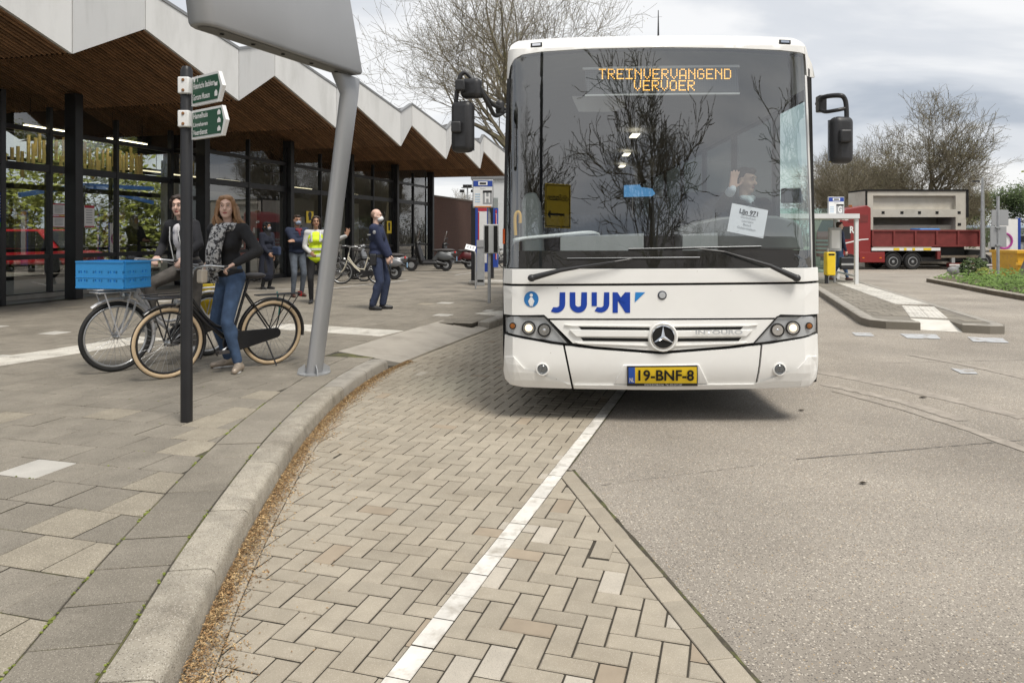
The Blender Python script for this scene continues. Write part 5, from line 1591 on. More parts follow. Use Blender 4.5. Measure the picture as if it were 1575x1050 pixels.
tag(mb.build('ground_cover', m_cover, fix=False), 'bright green low ground cover filling the kerbed bed', 'plants', kind='stuff')
def bush(loc_, rad, label, mat, seed, n=1500):
    t = thing('round_bush', label, 'bush', loc_, 0, 'round bushes in the bed')
    r = random.Random(seed); pts = []
    for i in range(260):
        d = Vector((r.gauss(0, 1), r.gauss(0, 1), r.gauss(0, 1))).normalized(); pts.append(Vector((d.x * rad, d.y * rad, rad * .9 + d.z * rad * .85)) * r.uniform(.75, 1.02))
    leaf_cloud(pts, n, rad * .13, rad * .05, seed).build('foliage', mat, t, fix=False)
    mb = MB()
    for i in range(7): mb.tube([(0, 0, 0), (r.uniform(-.3, .3) * rad, r.uniform(-.3, .3) * rad, rad)], [.012, .006], 4)
    mb.build('stems', m_bark, t)
bush(tuple(G(1497, 429)), .42, 'dark green clipped round bush at the tip of the bed', m_leaf[1], 1)
bush(tuple(G(1513, 431)), .24, 'small bright green bush beside the clipped one', m_leaf[0], 2, 900)
m_rock = M('grey_rock', (.22, .22, .22), .9, var=.3, vs=5, bump=.5, bs=20)
rk = ['pale grey rock at the tip of the bed, leftmost', 'grey rock in the middle of the three', 'grey rock nearest the clipped bush']
for i, (px, py, s_) in enumerate(((1466, 425, .22), (1475, 422, .2), (1485, 421, .18))):
    o = organic('rock', [('e', (0, 0, .08), (s_, s_ * .7, s_ * .75)), ('e', (s_ * .5, .05, .02), (s_ * .6, s_ * .5, s_ * .4))], .05, m_rock, sm=0); p = G(px, py); o.location = (p.x, p.y, .12)
    o.data.polygons.foreach_set('use_smooth', [False] * len(o.data.polygons)); tag(o, rk[i], 'rock', 'rocks at the tip of the bed')
# hedge and fence far right
hd = thing('hedge', 'long dark clipped hedge beyond the lorry park', 'hedge', tuple(A(1540, 372, 78).xy.to_3d()))
r = random.Random(9); pts = [Vector((r.uniform(-6, 22), r.uniform(-.6, .6), r.uniform(.1, 2.0))) for i in range(900)]
leaf_cloud(pts, 9000, .12, .12, 5).build('foliage', m_leaf[1], hd, fix=False)
fn = thing('long_shed', 'long low pale blue shed roof beyond the hedge', 'building', tuple(A(1540, 372, 92).xy.to_3d()))
MB().b2((-10, 0, 0), (30, 6, 2.3)).build('wall', M('shed_wall', (.30, .33, .36), .7), fn); MB().b2((-10.3, -.4, 2.3), (30.3, 6.4, 2.62)).build('roof', M('shed_roof', (.36, .44, .52), .6), fn)
# long low hedge bank closing the view behind the square
wd = thing('shrub_belt', 'belt of brown bare shrubs behind the red lorry', 'shrubs', tuple(A(1330, 372, 88).xy.to_3d()))
r = random.Random(19); mb = MB()
for i in range(700):
    x = r.uniform(-16, 16); y = r.uniform(-1, 1); h = r.uniform(1.5, 4.2)
    mb.tube([(x, y, 0), (x + r.gauss(0, .4), y, h * .6), (x + r.gauss(0, .8), y, h)], [.04, .025, .012], 3, cap=False)
mb.build('stems', m_twig, wd, fix=False)
pts = [Vector((r.uniform(-16, 16), r.uniform(-1, 1), r.uniform(.4, 3.6))) for i in range(900)]
leaf_cloud(pts, 3500, .14, .25, 7).build('leaves', m_leaf[2], wd, fix=False)
# mirrored in the windscreen: houses and a yellow cycle-route sign behind the viewer
hs = thing('brick_house_row', 'row of pale houses mirrored low in the windscreen', 'building', (-2, -48, 0))
MB().b2((-30, -8, 0), (34, 0, 5.6)).build('wall', M('house_wall', (.40, .37, .33), .8), hs)
mb = MB(); mb.prism([(-8.4, 5.6), (.4, 5.6), (-4, 9)], -30.3, 34.3, 'x'); mb.build('roof', M('house_roof', (.10, .085, .08), .8), hs)
wm = MB().b2((-.6, 0, 0), (.6, .06, 1.5)).mesh('window'); wm.materials.append(m_glass)
for i in range(20):
    for z in (.9, 3.4):
        o = bpy.data.objects.new('window', wm); C.objects.link(o); o.parent = hs; o.location = (-28.5 + i * 3.2, 0.0, z)
# ================================================================ street furniture
m_galv = M('galvanised', (0.40, 0.41, 0.42), 0.45, metal=.5, var=.12, vs=9)
m_pgrey = M('pylon_grey', (0.36, 0.365, 0.375), 0.4, metal=.3, var=.06, vs=1.6)
m_pgrey2 = M('pylon_dark', (0.17, 0.168, 0.16), 0.5, metal=.3, var=.1)
m_sgreen = M('sign_green', (0.008, 0.072, 0.035), 0.4, var=.05)
m_sw = M('sign_white', (0.76, 0.76, 0.75), 0.45, var=.03)
# ---- finger post
fpB = G(287, 648, SW)
fp = thing('finger_post', 'black post with two green arrow signs pointing right', 'signpost', tuple(fpB))
s_fp = F / fpB.y
MB().lathe([(.043, 0), (.043, 2.62), (.03, 2.65), (.001, 2.655)], 20).build('post', m_black, fp, smooth=40)
def fpx(px, py): return Vector(((px - 286.5) / s_fp, 0, (648 - py) / s_fp))
for i, (x0, x1, x2, yl0, yl1, yr0, yr1, ymid, lines, icons) in enumerate((
        (293, 340, 347, 121, 165, 102, 151, 124, (('Historische Stadskern', 136.5), ('Gorcums Museum', 152)), ()),
        (293, 346, 352.5, 172, 216, 161, 210, 184, (('Hamelhuis', 183), ('Lingehaven', 195), ('Veerdienst', 207)), ()))):
    # the blades turn away from the viewer a little: width foreshortened, built at true length
    ROTZ = R(-38)
    cz = math.cos(ROTZ)
    base = fpx(293, (yl0 + yl1) / 2)
    sg = thing  # noqa
    W1 = (x1 - x0) / s_fp / cz * 1.27; W2 = (x2 - x0) / s_fp / cz * 1.27
    h = (yl1 - yl0) / s_fp; zc = (648 - (yl0 + yl1) / 2) / s_fp
    mb = MB(); mb.prism([(0, -h / 2), (W1, -h / 2), (W2, 0), (W1, h / 2), (0, h / 2)], -.014, .014, 'y')
    o = mb.build('sign_blade', m_sw, fp); o.location = (.060, -.02, zc); o.rotation_euler = (0, 0, ROTZ)
    e_ = .018
    MB().prism([(e_, -h / 2 + e_), (W1 - .01, -h / 2 + e_), (W2 - .03, 0), (W1 - .01, h / 2 - e_), (e_, h / 2 - e_)], -.017, -.0145, 'y').build('sign_face', m_sgreen, o)
    for j, (t_, py) in enumerate(lines):
        n = len(t_); wd_ = W1 * (.80 if n > 16 else (.62 if n > 12 else .48))
        text_obj('lettering', t_, .06, m_sw, o, (.030, -.0185, -h / 2 + h * ((.56, .18)[j] - .0 if i == 0 else (.70, .42, .13)[j])), width=wd_, bold=.0012, height=h * (.19 if i else .21))
    if i == 0:
        text_obj('lettering', 'i', .07, m_sw, o, (.085, -.0185, h * .30), bold=.001); MB().prism([(.03, h * .42), (.062, h * .42), (.052, h * .30), (.040, h * .30)], -.0185, -.0175, 'y').build('pictogram', m_sw, o)
        MB().prism([(W1 * .88, h * .02), (W1 * .98, h * .02), (W1 * .98, h * .16), (W1 * .93, h * .12), (W1 * .88, h * .16)], -.0185, -.0175, 'y').build('pictogram', m_sw, o)
        MB().prism([(W1 * .88, -h * .32), (W1 * .98, -h * .32), (W1 * .98, -h * .18), (W1 * .93, -h * .10), (W1 * .88, -h * .18)], -.0185, -.0175, 'y').build('pictogram', m_sw, o)
    else:
        for zz in (.20, -.06, -.34):
            MB().prism([(W1 * .87, h * zz), (W1 * .97, h * zz), (W1 * .97, h * (zz + .1)), (W1 * .92, h * (zz + .18)), (W1 * .87, h * (zz + .1))], -.0185, -.0175, 'y').build('pictogram', m_sw, o)
    br = rbox('sign_clamp', (0.0, -.028, zc + h * .22 * (1 if i == 0 else 1)), (.085, .065, .125), m_sw, fp, bev=.010)
    for zz in (.038, -.038):
        mb = MB(); mb.lathe([(.012, 0), (.009, .006), (.001, .006)], 10, Matrix.Translation((0.0, -.062, zc + h * .22 + zz)) @ Matrix.Rotation(R(90), 4, 'X')); mb.build('bolt', M('rusty_bolt', (.25, .12, .05), .8), br)

# ---- grey pylon with the big slanted head
pyB = G(483, 574, SW)
py_ = thing('pylon', 'grey kinked pylon with a large leaning sign box beside the bicycles', 'pylon', tuple(pyB))
s_py = F / pyB.y
def pl(px, py, dY=0.0):
    p = A(px, py, pyB.y + dY) - pyB
    return p
hd_dir = Vector((-0.404, -0.915, 0))
def ring(c, w, d): 
    # lens-shaped section, long axis along the head direction
    sd = Vector((hd_dir.y, -hd_dir.x, 0)); n = 14
    return [c + hd_dir * (math.cos(2 * math.pi * i / n) * d / 2) + sd * (math.copysign(abs(math.sin(2 * math.pi * i / n)) ** .8, math.sin(2 * math.pi * i / n)) * w / 2) for i in range(n)]
rows = [ring(pl(483, 576), .13, .20), ring(pl(518, 300), .13, .21), ring(pl(537, 147), .13, .24), ring(pl(532, 118), .15, .40)]
mb = MB(); n = 14
for q in rows: mb.v.extend(q)
for i in range(3):
    for j in range(n): mb.f.append((i * n + j, i * n + (j + 1) % n, (i + 1) * n + (j + 1) % n, (i + 1) * n + j))
mb.build('leg', m_pgrey, py_, smooth=50)
mb = MB()
for a_ in range(4):
    d = Vector((math.cos(a_ * 1.57 + .5), math.sin(a_ * 1.57 + .5), 0)); c = Vector((0, 0, 0))
    mb.add([c + d * .07, c + d * .17, c + d * .155 + Vector((0, 0, .06)), c + d * .09 + Vector((0, 0, .10)), c + d.cross(Vector((0, 0, 1))) * .008 + d * .07, c + d.cross(Vector((0, 0, 1))) * .008 + d * .17, c + d.cross(Vector((0, 0, 1))) * .008 + d * .155 + Vector((0, 0, .06)), c + d.cross(Vector((0, 0, 1))) * .008 + d * .09 + Vector((0, 0, .10))],
           [(0, 1, 2, 3), (7, 6, 5, 4), (0, 4, 5, 1), (1, 5, 6, 2), (2, 6, 7, 3)])
mb.lathe([(.16, 0), (.16, .012), (.001, .012)], 16); mb.build('foot_plate', m_galv, py_)
mb = MB(); c = pl(511, 470); sdv = Vector((hd_dir.y, -hd_dir.x, 0)) * -1
mb.box(pl(506, 470, -.03) , (.10, .012, .42), Matrix.Rotation(R(0), 3, 'Z') @ Matrix.Rotation(R(6), 3, 'Y'))
# head: a long box narrowing upwards, leaning with the photo
zb = 3.02
h0 = Vector(pl(541, 117)); h0.z = pl(541, 117).z
L_h = 1.96
def head_ring(z, u0, u1, th):
    sd = Vector((hd_dir.y, -hd_dir.x, 0)); pts = []
    for (uu, ss, rr) in ((u0, 1, 1), (u0, -1, 1), (u1 - .10, -1, 1), (u1 - .03, -.75, 1), (u1, -.3, 1), (u1, .3, 1), (u1 - .03, .75, 1), (u1 - .10, 1, 1)):
        pts.append(Vector((h0.x, h0.y, z)) + hd_dir * uu + sd * ss * th / 2)
    return pts
zs = [(h0.z, .0, L_h, .22), (h0.z + .03, -.012, L_h + .012, .25), (h0.z + .6, .16, L_h + .10, .25), (h0.z + 1.9, .55, L_h + .34, .22), (h0.z + 2.0, .58, L_h + .34, .18)]
mb = MB()
for q in zs: mb.v.extend(head_ring(*q))
n = 8
for i in range(len(zs) - 1):
    for j in range(n): mb.f.append((i * n + j, i * n + (j + 1) % n, (i + 1) * n + (j + 1) % n, (i + 1) * n + j))
mb.f.append(tuple(range(n))); mb.f.append(tuple((len(zs) - 1) * n + j for j in range(n)))
hd_ = mb.build('sign_box', m_pgrey, py_, smooth=40, bevel=.01)
mb = MB(); q = head_ring(h0.z - .004, .04, L_h - .04, .15); mb.add(q, [tuple(range(8))]); mb.build('underside', m_pgrey2, hd_)
for u_ in (.25, .62, 1.0, 1.36, 1.7):
    c = Vector((h0.x, h0.y, h0.z - .008)) + hd_dir * u_; mb = MB(); mb.lathe([(.018, 0), (.018, -.004), (.001, -.004)], 10, Matrix.Translation(c)); mb.build('spot_hole', m_gap, hd_)
mb = MB(); a = head_ring(h0.z + .02, -.01, L_h, .256); b = head_ring(h0.z + 1.9, .54, L_h + .34, .226)
mb.tube([a[0] + hd_dir * .10, b[0] + hd_dir * .10], .004, 4); mb.tube([a[7] - hd_dir * .02, b[7] - hd_dir * .02], .004, 4)
mb.build('panel_seam', m_pgrey2, hd_)

# ---- bus stop posts
def stop_post(base, label, letter, sgn_px, box_px, post_top):
    """pole, flag with blue head, letter tile; info case lower down"""
    s_ = F / base.y
    t = thing('bus_stop', label, 'bus stop', tuple(base), 0, 'bus stop posts')
    def q(px, py): p = A(px, py, base.y) - base; return p
    mb = MB(); mb.tube([(0, 0, 0), (0, 0, q(0, post_top).z)], .034, 10); mb.build('post', m_galv, t, smooth=50)
    x0, x1, y0, y1 = sgn_px
    a, b = q(x0, y1), q(x1, y0); w = b.x - a.x; h = b.z - a.z; c = (a + b) / 2
    fl = rbox('flag', (c.x, -.05, c.z), (w, .05, h), m_galv, t, bev=.012)
    MB().b2((a.x + .02, -.079, a.z + .05 * h), (b.x - .02, -.076, b.z - .02)).build('flag_face', m_sw, fl)
    MB().b2((a.x + .02, -.083, b.z - .24 * h), (b.x - .02, -.0795, b.z - .02)).build('flag_band', m_blueink, fl)
    MB().b2((c.x - .22 * w, -.087, b.z - .20 * h), (c.x + .22 * w, -.0835, b.z - .06 * h)).build('bus_tile', m_sw, fl)
    MB().b2((c.x - .15 * w, -.091, b.z - .16 * h), (c.x + .15 * w, -.0875, b.z - .10 * h)).build('bus_symbol', m_gap, fl)
    MB().b2((c.x, -.083, a.z + .14 * h), (b.x - .03, -.0795, a.z + .62 * h)).build('letter_tile', m_pgrey, fl)
    text_obj('letter', letter, .3, m_sw, fl, ((c.x + b.x - .03) / 2, -.0855, a.z + .20 * h), align='CENTER', width=(b.x - c.x) * .5, height=h * .36, bold=.012)
    MB().b2((c.x, -.0865, a.z + .54 * h), (b.x - .03, -.084, a.z + .62 * h)).build('tile_band', m_gap, fl)
    MB().b2((a.x + .05, -.083, a.z + .02 * h), (b.x - .05, -.0795, a.z + .06 * h)).build('strip', M('strip_orange', (.6, .2, .04), .5), fl)
    for k in range(4): MB().b2((a.x + .05, -.083, a.z + (.2 + .09 * k) * h), (a.x + .05 + w * .25, -.0795, a.z + (.24 + .09 * k) * h)).build('print', M('pale_blue_print', (.45, .58, .70), .6), fl)
    text_obj('lettering', 'Station', .1, m_greyink, fl, (c.x, -.0805, a.z + .66 * h), align='CENTER', width=w * .25, height=h * .05)
    x0, x1, y0, y1 = box_px
    a, b = q(x0, y1), q(x1, y0); c = (a + b) / 2
    bx = rbox('timetable_case', (c.x, -.02, c.z), (b.x - a.x, .10, b.z - a.z), m_lgrey, t, bev=.02)
    return t, bx, a, b
bH = G(752.5, 466, SW)
t, bx, a, b = stop_post(bH, 'bus stop post with letter H left of the bus', 'H', (727, 759, 277, 320), (744, 767, 345, 390), 280)
for x0, x1 in ((a.x + .02, a.x + .10), (b.x - .10, b.x - .02)): MB().b2((x0, -.078, a.z + .03), (x1, -.074, b.z - .03)).build('dark_panel', m_gap, bx)
bG = G(1283.5, 434, SW)
t, bx, a, b = stop_post(bG, 'bus stop post with letter G on the island right of the bus', 'G', (1272, 1297, 303, 333), (1274, 1293, 350, 386), 304)
MB().b2((a.x + .06, -.078, a.z + .08), (b.x - .06, -.074, b.z - .08)).build('timetable', m_sw, bx)
# blue information boards and ticket posts behind stop H
def board(px0, px1, py0, base_py, label, group='blue information boards at the left stop'):
    bs = G((px0 + px1) / 2, base_py, SW); t = thing('information_board', label, 'information board', tuple(bs), R(-12), group)
    s_ = F / bs.y; w = (px1 - px0) / s_; h = CH + (HY - py0) / s_ - SW
    MB().b2((-w / 2, -.06, 0), (-w / 2 + .12, .10, h)).build('side_post', m_black, t)
    MB().b2((-w / 2 + .12, -.05, .35), (w / 2, .06, h - .02)).build('case', m_blueink, t)
    MB().b2((-w / 2 + .20, -.056, .6), (w / 2 - .02, -.051, h - .08)).build('timetable', m_sw, t)
    MB().b2((-w / 2 + .20, -.060, h - .20), (w / 2 - .02, -.0565, h - .08)).build('heading', m_redink, t)
    MB().b2((-w / 2 + .20, -.060, .6), (-w / 2 + .235, -.0565, h - .22)).build('side_print', m_redink, t)
    return t
board(725, 751, 314, 437, 'tall blue and white information board nearest the brick wall')
board(753, 766, 319, 428, 'blue information board half hidden by the stop post and bus')
bs = G(739, 439, SW); t = thing('ticket_post', 'grey steel card reader post in front of the blue board', 'card reader', tuple(bs))
MB().b2((-.10, -.07, 0), (.11, .09, 1.05)).build('body', m_galv, t, bevel=.01); mb = MB(); mb.prism([(-.09, 1.05), (.11, 1.05), (.11, 1.16), (-.09, 1.24)], -.10, .11, 'x'); mb.build('slanted_top', m_pgrey, t)
MB().b2((-.08, -.0745, .10), (.09, -.071, .16)).build('slot', m_gap, t)
bs = G(731.5, 444, SW); t = thing('lectern_sign', 'small tilted white notice on a bent steel pole', 'sign', tuple(bs))
mb = MB(); mb.tube(catmull([(0, 0, 0), (0, 0, .5), (0, 0, .85), (-.03, 0, .95), (-.10, -.02, 1.02)], 5), .022, 8); mb.build('pole', m_galv, t, smooth=60)
o = MB().box((0, 0, 0), (.26, .20, .012)).build('notice', m_sw, t); o.location = (-.13, -.03, 1.05); o.rotation_euler = (R(38), R(14), 0)
mb = MB()
for k in range(3): mb.box((-.07 + .07 * k, .01, .008), (.03, .09, .003))
mb.build('print', m_greyink, o)
bs = G(748, 437, SW); t = tag(rbox('concrete_slab', (bs.x, bs.y + .1, SW + .05), (1.0, .5, .10), M('base_concrete', (.42, .40, .36), .9, bump=.4, bs=60), None, bev=.03), 'pale concrete slab under the boards at the left stop', 'slab')
# floodlight mast behind the brick wall
bs = A(719, 372, 60).xy.to_3d(); t = thing('floodlight_mast', 'thin mast with four dark floodlights above the brick wall', 'floodlight', tuple(bs))
mb = MB(); mb.tube([(0, 0, 0), (0, 0, 5.6)], .07, 6); mb.build('mast', m_galv, t)
MB().b2((-.5, -.04, 5.3), (.5, .04, 5.38)).build('cross_arm', m_galv, t)
for x in (-.45, -.2, .2, .45): MB().b2((x - .17, -.16, 5.36 if abs(x) < .3 else 4.95), (x + .17, .1, 5.58 if abs(x) < .3 else 5.17)).build('lamp_head', m_gap, t)

# ---- shelter, bin and case on the island
shB = G(1308, 437, SW)
sh = thing('bus_shelter', 'white framed bus shelter on the island beside the bus', 'shelter', tuple(shB), 0)
m_wframe = M('white_frame', (.66, .67, .67), .45, var=.04)
def sq(px, py, Y): return A(px, py, Y) - shB
Yb = shB.y + 3.2
hz = (HY + F * (CH - SW) / shB.y)  # ground row
zt = sq(0, 336, shB.y).z
x1 = sq(1317, 400, shB.y).x; x0 = x1 - 2.6
for (x, y) in ((x1, 0), (x1 + .55, 2.4), (x0, 0), (x0 + .55, 2.4)):
    mb = MB(); mb.b2((x - .045, y - .045, 0), (x + .045, y + .045, zt)); mb.build('post', m_wframe, sh)
mb = MB(); a = [(x0 - .1, -.1), (x1 + .05, -.1), (x1 + .6, 2.5), (x0 + .45, 2.5)]; mb.prism(a, zt, zt + .13); mb.build('roof', m_wframe, sh)
mb = MB(); mb.beam((x0 + .5, 2.4, 1.2), (x1 + .52, 2.4, 1.2), .015, 2.0); mb.build('pane', m_sideg, sh)
mb = MB(); mb.beam((x1, 0.05, .22), (x1 + .54, 2.35, .22), .03, .06); mb.build('rail', m_wframe, sh)
bn = G(1277, 436, SW); t = thing('litter_bin', 'yellow litter bin on a grey pole at the island stop', 'bin', tuple(bn))
o = rbox('bin_body', (-.02, 0, .56), (.25, .24, .66), M('bin_yellow', (.80, .56, .02), .4, var=.05), t, bev=.03)
MB().b2((-.1, -.125, .80), (.07, -.120, .85)).build('slot', m_gap, o)
mb = MB(); mb.tube([(.0, .16, 0), (.0, .16, 1.0)], .035, 8); mb.build('pole', m_galv, t); MB().b2((-.14, -.05, 0), (-.08, .05, .26)).build('stand', m_blk, t)
# ---- road sign seen from behind, lamp post, van, board, skip
bs = G(1533, 430, 0.1); t = thing('road_sign', 'back of a tall grey two-part road sign at the planting bed', 'road sign', tuple(bs), 0)
s_ = F / bs.y
mb = MB(); mb.tube([(.04, 0, 0), (.04, 0, 2.6)], .045, 10); mb.build('post', m_galv, t, smooth=60)
c = lambda px, py: A(px, py, bs.y) - bs
p = c(1525, 347); q = c(1551, 323); MB().b2((p.x, -.01, p.z), (q.x, .015, q.z)).build('upper_plate', m_pgrey, t, bevel=.01)
p = c(1523, 380); q = c(1548, 348); MB().b2((p.x, -.01, p.z), (q.x, .015, q.z)).build('lower_plate', m_pgrey, t, bevel=.01)
for z in (q.z, p.z + .1): MB().b2((-.05, -.07, z - .06), (.12, -.012, z - .02)).build('clamp', m_galv, t)
bs = A(1511.5, 385, 46); bs.z = 0; t = thing('lamp_post', 'slim grey lamp post behind the lorry', 'lamp post', tuple(bs))
mb = MB(); mb.tube([(0, 0, 0), (0, 0, 4.0), (0, 0, 5.1)], [.16, .10, .06], 10); mb.build('post', m_galv, t, smooth=60)
mb = MB(); mb.tube([(0, 0, 4.75), (-.35, 0, 4.85)], .03, 6); mb.build('arm', m_galv, t); MB().b2((-.6, -.1, 4.80), (-.25, .1, 4.9)).build('lamp_head', m_blk, t)
mb = MB(); mb.beam((-.25, 0, 3.0), (.25, 0, 3.1), .05, .03); mb.beam((.25, 0, 3.0), (-.25, 0, 3.1), .05, .03); mb.build('clamp', m_galv, t)
bs = A(1553, 388, 40); bs.z = 0; t = thing('advert_board', 'white advertising board with a purple ring behind the road sign', 'board', tuple(bs))
MB().b2((-.75, -.05, .1), (.42, .08, 2.35)).build('panel', m_sw, t); MB().b2((.42, -.07, .05), (.56, .1, 2.4)).build('frame', m_blueink, t)
mb = MB(); mb.tube([(-.35 + .42 * math.cos(i * .3142), -.08, 1.15 + .42 * math.sin(i * .3142)) for i in range(20)], .06, 5, closed=True); mb.build('ring', M('purple_ink', (.40, .06, .28), .5), t)
vn = A(1562, 380, 56); vn.z = 0
def car(loc_, label, col, h=1.45, rz=R(90)):
    t = thing('parked_car', label, 'car', loc_, rz, 'parked cars')
    prof = [(-2.1, .3), (-2.15, .7), (-1.4, .86), (-.7, h), (.9, h), (1.6, .95), (2.1, .85), (2.12, .3)]
    o = MB().prism(prof, -.85, .85, 'y').build('body', col, t, bevel=.08)
    MB().prism([(-1.25, .88), (-.65, h - .08), (.85, h - .08), (1.4, .92)], -.87, .87, 'y').build('side_glass', m_blk, t)
    MB().add([(-1.47, -.7, .9), (-1.47, .7, .9), (-.78, .62, h - .05), (-.78, -.62, h - .05)], [(0, 1, 2, 3)]).build('windscreen', m_blk, t)
    for x in (-1.3, 1.3):
        for y in (-.8, .8):
            mb = MB(); mb.lathe([(.2, -.1), (.31, -.1), (.31, .1), (.2, .1)], 14, Matrix.Translation((x, y, .31)) @ Matrix.Rotation(R(90), 4, 'X')); mb.build('wheel', m_tyre, t)
rc = on_wall(58, 385, -11.2); car((rc.x, rc.y, .1), 'red car behind the station, seen through the porch glass', M('car_red', (.50, .02, .03), .35), 1.6, WALLROT + R(100))
car(tuple(A(1562, 374, 58).xy.to_3d()), 'silver car parked beyond the yellow skip, left one', m_sw); car(tuple(A(1590, 374, 56).xy.to_3d()), 'pale car parked at the right edge beyond the skip', m_lgrey)
skB = A(1574, 431, 27.0); sk = thing('skip', 'yellow steel skip with sloping lid at the right edge', 'skip', (skB.x, skB.y, -.12), R(-6))
m_skip = M('skip_yellow', (.62, .34, .015), .55, var=.15, vs=4, col2=(.40, .22, .05), c2s=4, c2lo=.55, c2hi=.7)
MB().prism([(-.60, 0), (.75, 0), (.85, 1.0), (-.66, 1.0)], -.8, .9, 'y').build('body', m_skip, sk, bevel=.02)
mb = MB(); mb.b2((-.72, -.86, .52), (.9, -.80, .62)); mb.build('rib', m_skip, sk); mb = MB(); mb.b2((-.70, -.88, .94), (.92, .95, 1.04)); mb.build('rim', m_skip, sk)
MB().ell((-.35, -.83, .82), (.06, .01, .06), 10, 6).build('sticker', m_sw, sk); MB().b2((.05, -.91, .85), (.18, -.88, .93)).build('latch', m_galv, sk)
rp_ = thing('skip_ramp', 'dark grey leaning plate in front of the skip', 'plate', tuple(G(1572, 431)), 0)
MB().prism([(-.18, 0), (.9, 0), (.9, 1.3), (.25, 1.0)], -.02, .06, 'y').build('plate', M('dark_plate', (.13, .115, .10), .7), rp_)

# ---- sign on a lamp post behind the viewer, mirrored in the windscreen
sgp = Vector((-.95, -4.2, 0)); t = thing('cycle_route_sign', 'yellow route sign with arrow to the station, mirrored in the windscreen', 'sign', tuple(sgp), R(162))
mb = MB(); mb.tube([(.55, .06, 0), (.55, .06, 8)], .05, 8); mb.build('post', m_black, t, smooth=60)
o = rbox('sign_plate', (0, 0, 0), (.86, .02, 1.0), m_yel, t, bev=.008); o.location = (0, 0, 3.5)
mb = MB(); mb.tube([(-.39, -.013, -.46), (.39, -.013, -.46), (.39, -.013, .46), (-.39, -.013, .46)], .012, 4, closed=True); mb.build('sign_border', m_gap, o)
text_obj('lettering', 'Station', .2, m_gap, o, (-.12, -.013, .12), width=.46, bold=.004)
mb = MB()
for x in (-.30, -.18): mb.tube([(x + .05 * math.cos(i * .785), -.013, .16 + .05 * math.sin(i * .785)) for i in range(8)], .008, 4, closed=True)
mb.tube([(-.30, -.013, .16), (-.26, -.013, .24), (-.2, -.013, .24), (-.18, -.013, .16)], .008, 4); mb.build('pictogram', m_gap, o)
mb = MB(); mb.b2((-.22, -.015, -.22), (.28, -.011, -.17)); mb.prism([(.24, -.30), (.24, -.09), (.34, -.195)], -.015, -.011, 'y'); mb.build('arrow', m_gap, o)
# ================================================================ lorry
LY = 46.7; LZ = -0.72
lo = A(1307, 413, LY); lo.z = LZ - .03
m_red = M('lorry_red', (0.23, 0.018, 0.018), 0.35, var=.06, vs=1, coat=.3)
m_red2 = M('dropside_red', (0.17, 0.028, 0.026), 0.6, var=.2, vs=3, bump=.5, bs=6)
lr = thing('lorry', 'red articulated lorry with dropside body parked behind the island', 'lorry', tuple(lo))
def lx(px): return (px - 1307) / 24.0
def lz(py): return (413 - py) / 24.0
cab = MB(); cab.prism([(-1.15, .75), (1.25, .75), (1.37, 1.2), (1.37, 3.95), (1.1, 4.12), (-.2, 3.9), (-.75, 3.2), (-1.1, 2.5), (-1.2, 1.4)], 0, 2.45, 'y')
cab = cab.build('cab', m_red, lr, bevel=.06)
MB().b2((-.62, -.012, 1.95), (.05, .02, 2.75)).build('side_window', m_blk, cab)
MB().add([(-1.13, .15, 2.45), (-1.13, 2.3, 2.45), (-.8, 2.3, 3.22), (-.8, .15, 3.22)], [(0, 1, 2, 3)]).build('windscreen', m_blk, cab)
for k in range(4): MB().b2((-1.24, .2, 1.0 + .26 * k), (-1.18, 2.25, 1.12 + .26 * k)).build('grille_bar', m_galv, cab)
MB().prism([(-.7, 1.55), (.75, 1.88), (1.2, 1.92), (1.2, 1.98), (.7, 1.95), (-.7, 1.63)], -.012, .01, 'y').build('stripe', m_sw, cab)
MB().b2((-.1, -.03, 3.05), (1.15, .02, 3.5)).build('wind_deflector', m_red2, cab)
text_obj('lettering', 'Wilson Bal', .3, m_sw, cab, (-.55, -.02, 3.15), width=.9, height=.22, bold=.01)
text_obj('lettering', 'R.', .3, m_sw, cab, (-.02, -.02, 2.35), width=.35, height=.45, bold=.01)
MB().b2((.1, .3, 4.0), (.3, .5, 4.15)).build('beacon', m_amber, cab)
MB().b2((.62, -.02, .45), (2.25, .6, 1.12)).build('side_skirt', m_red, lr, bevel=.03)
for x in (.8, 1.9): MB().b2((x, -.04, .72), (x + .12, -.02, .78)).build('side_marker', M('marker_amber', (.8, .25, .02), .4), lr)
MB().b2((-1, .4, .5), (9.0, 2.1, .78)).build('chassis', m_blk, lr)
MB().b2((2.1, 1.0, .5), (9.0, 2.3, 1.25)).build('underbody', m_gap, lr)
wme = MB().lathe([(.3, -.15), (.47, -.16), (.51, -.12), (.51, .12), (.47, .16), (.3, .15)], 24, Matrix.Rotation(R(90), 4, 'X')).mesh('wheel'); wme.materials.append(m_tyre); wme.polygons.foreach_set('use_smooth', [True] * len(wme.polygons)); wme.set_sharp_from_angle(angle=R(40))
rme = MB().lathe([(.30, -.1), (.30, .15), (.26, .16), (.20, .05), (.10, .06), (.09, .15), (.001, .16)], 20, Matrix.Rotation(R(90), 4, 'X')).mesh('rim'); rme.materials.append(m_rim)
for x in (0.0, 2.79, 4.04, 8.6):
    for y in (.14, 2.2):
        w = bpy.data.objects.new('wheel', wme); C.objects.link(w); w.parent = lr; w.location = (x, y, .51)
        q = bpy.data.objects.new('rim', rme); C.objects.link(q); q.parent = w
for x in (2.79, 4.04):
    mb = MB(); mb.tube([(x + .62 * math.cos(a), .12, .52 + .60 * math.sin(a)) for a in [i * math.pi / 10 for i in range(11)]], .05, 5); mb.build('mudguard', m_blk, lr)
x0, x1, z0, z1 = 1.40, lx(1508), lz(378), lz(352)
ds = MB().b2((x0, .02, z0), (x1, .08, z1)).build('dropside', m_red2, lr)
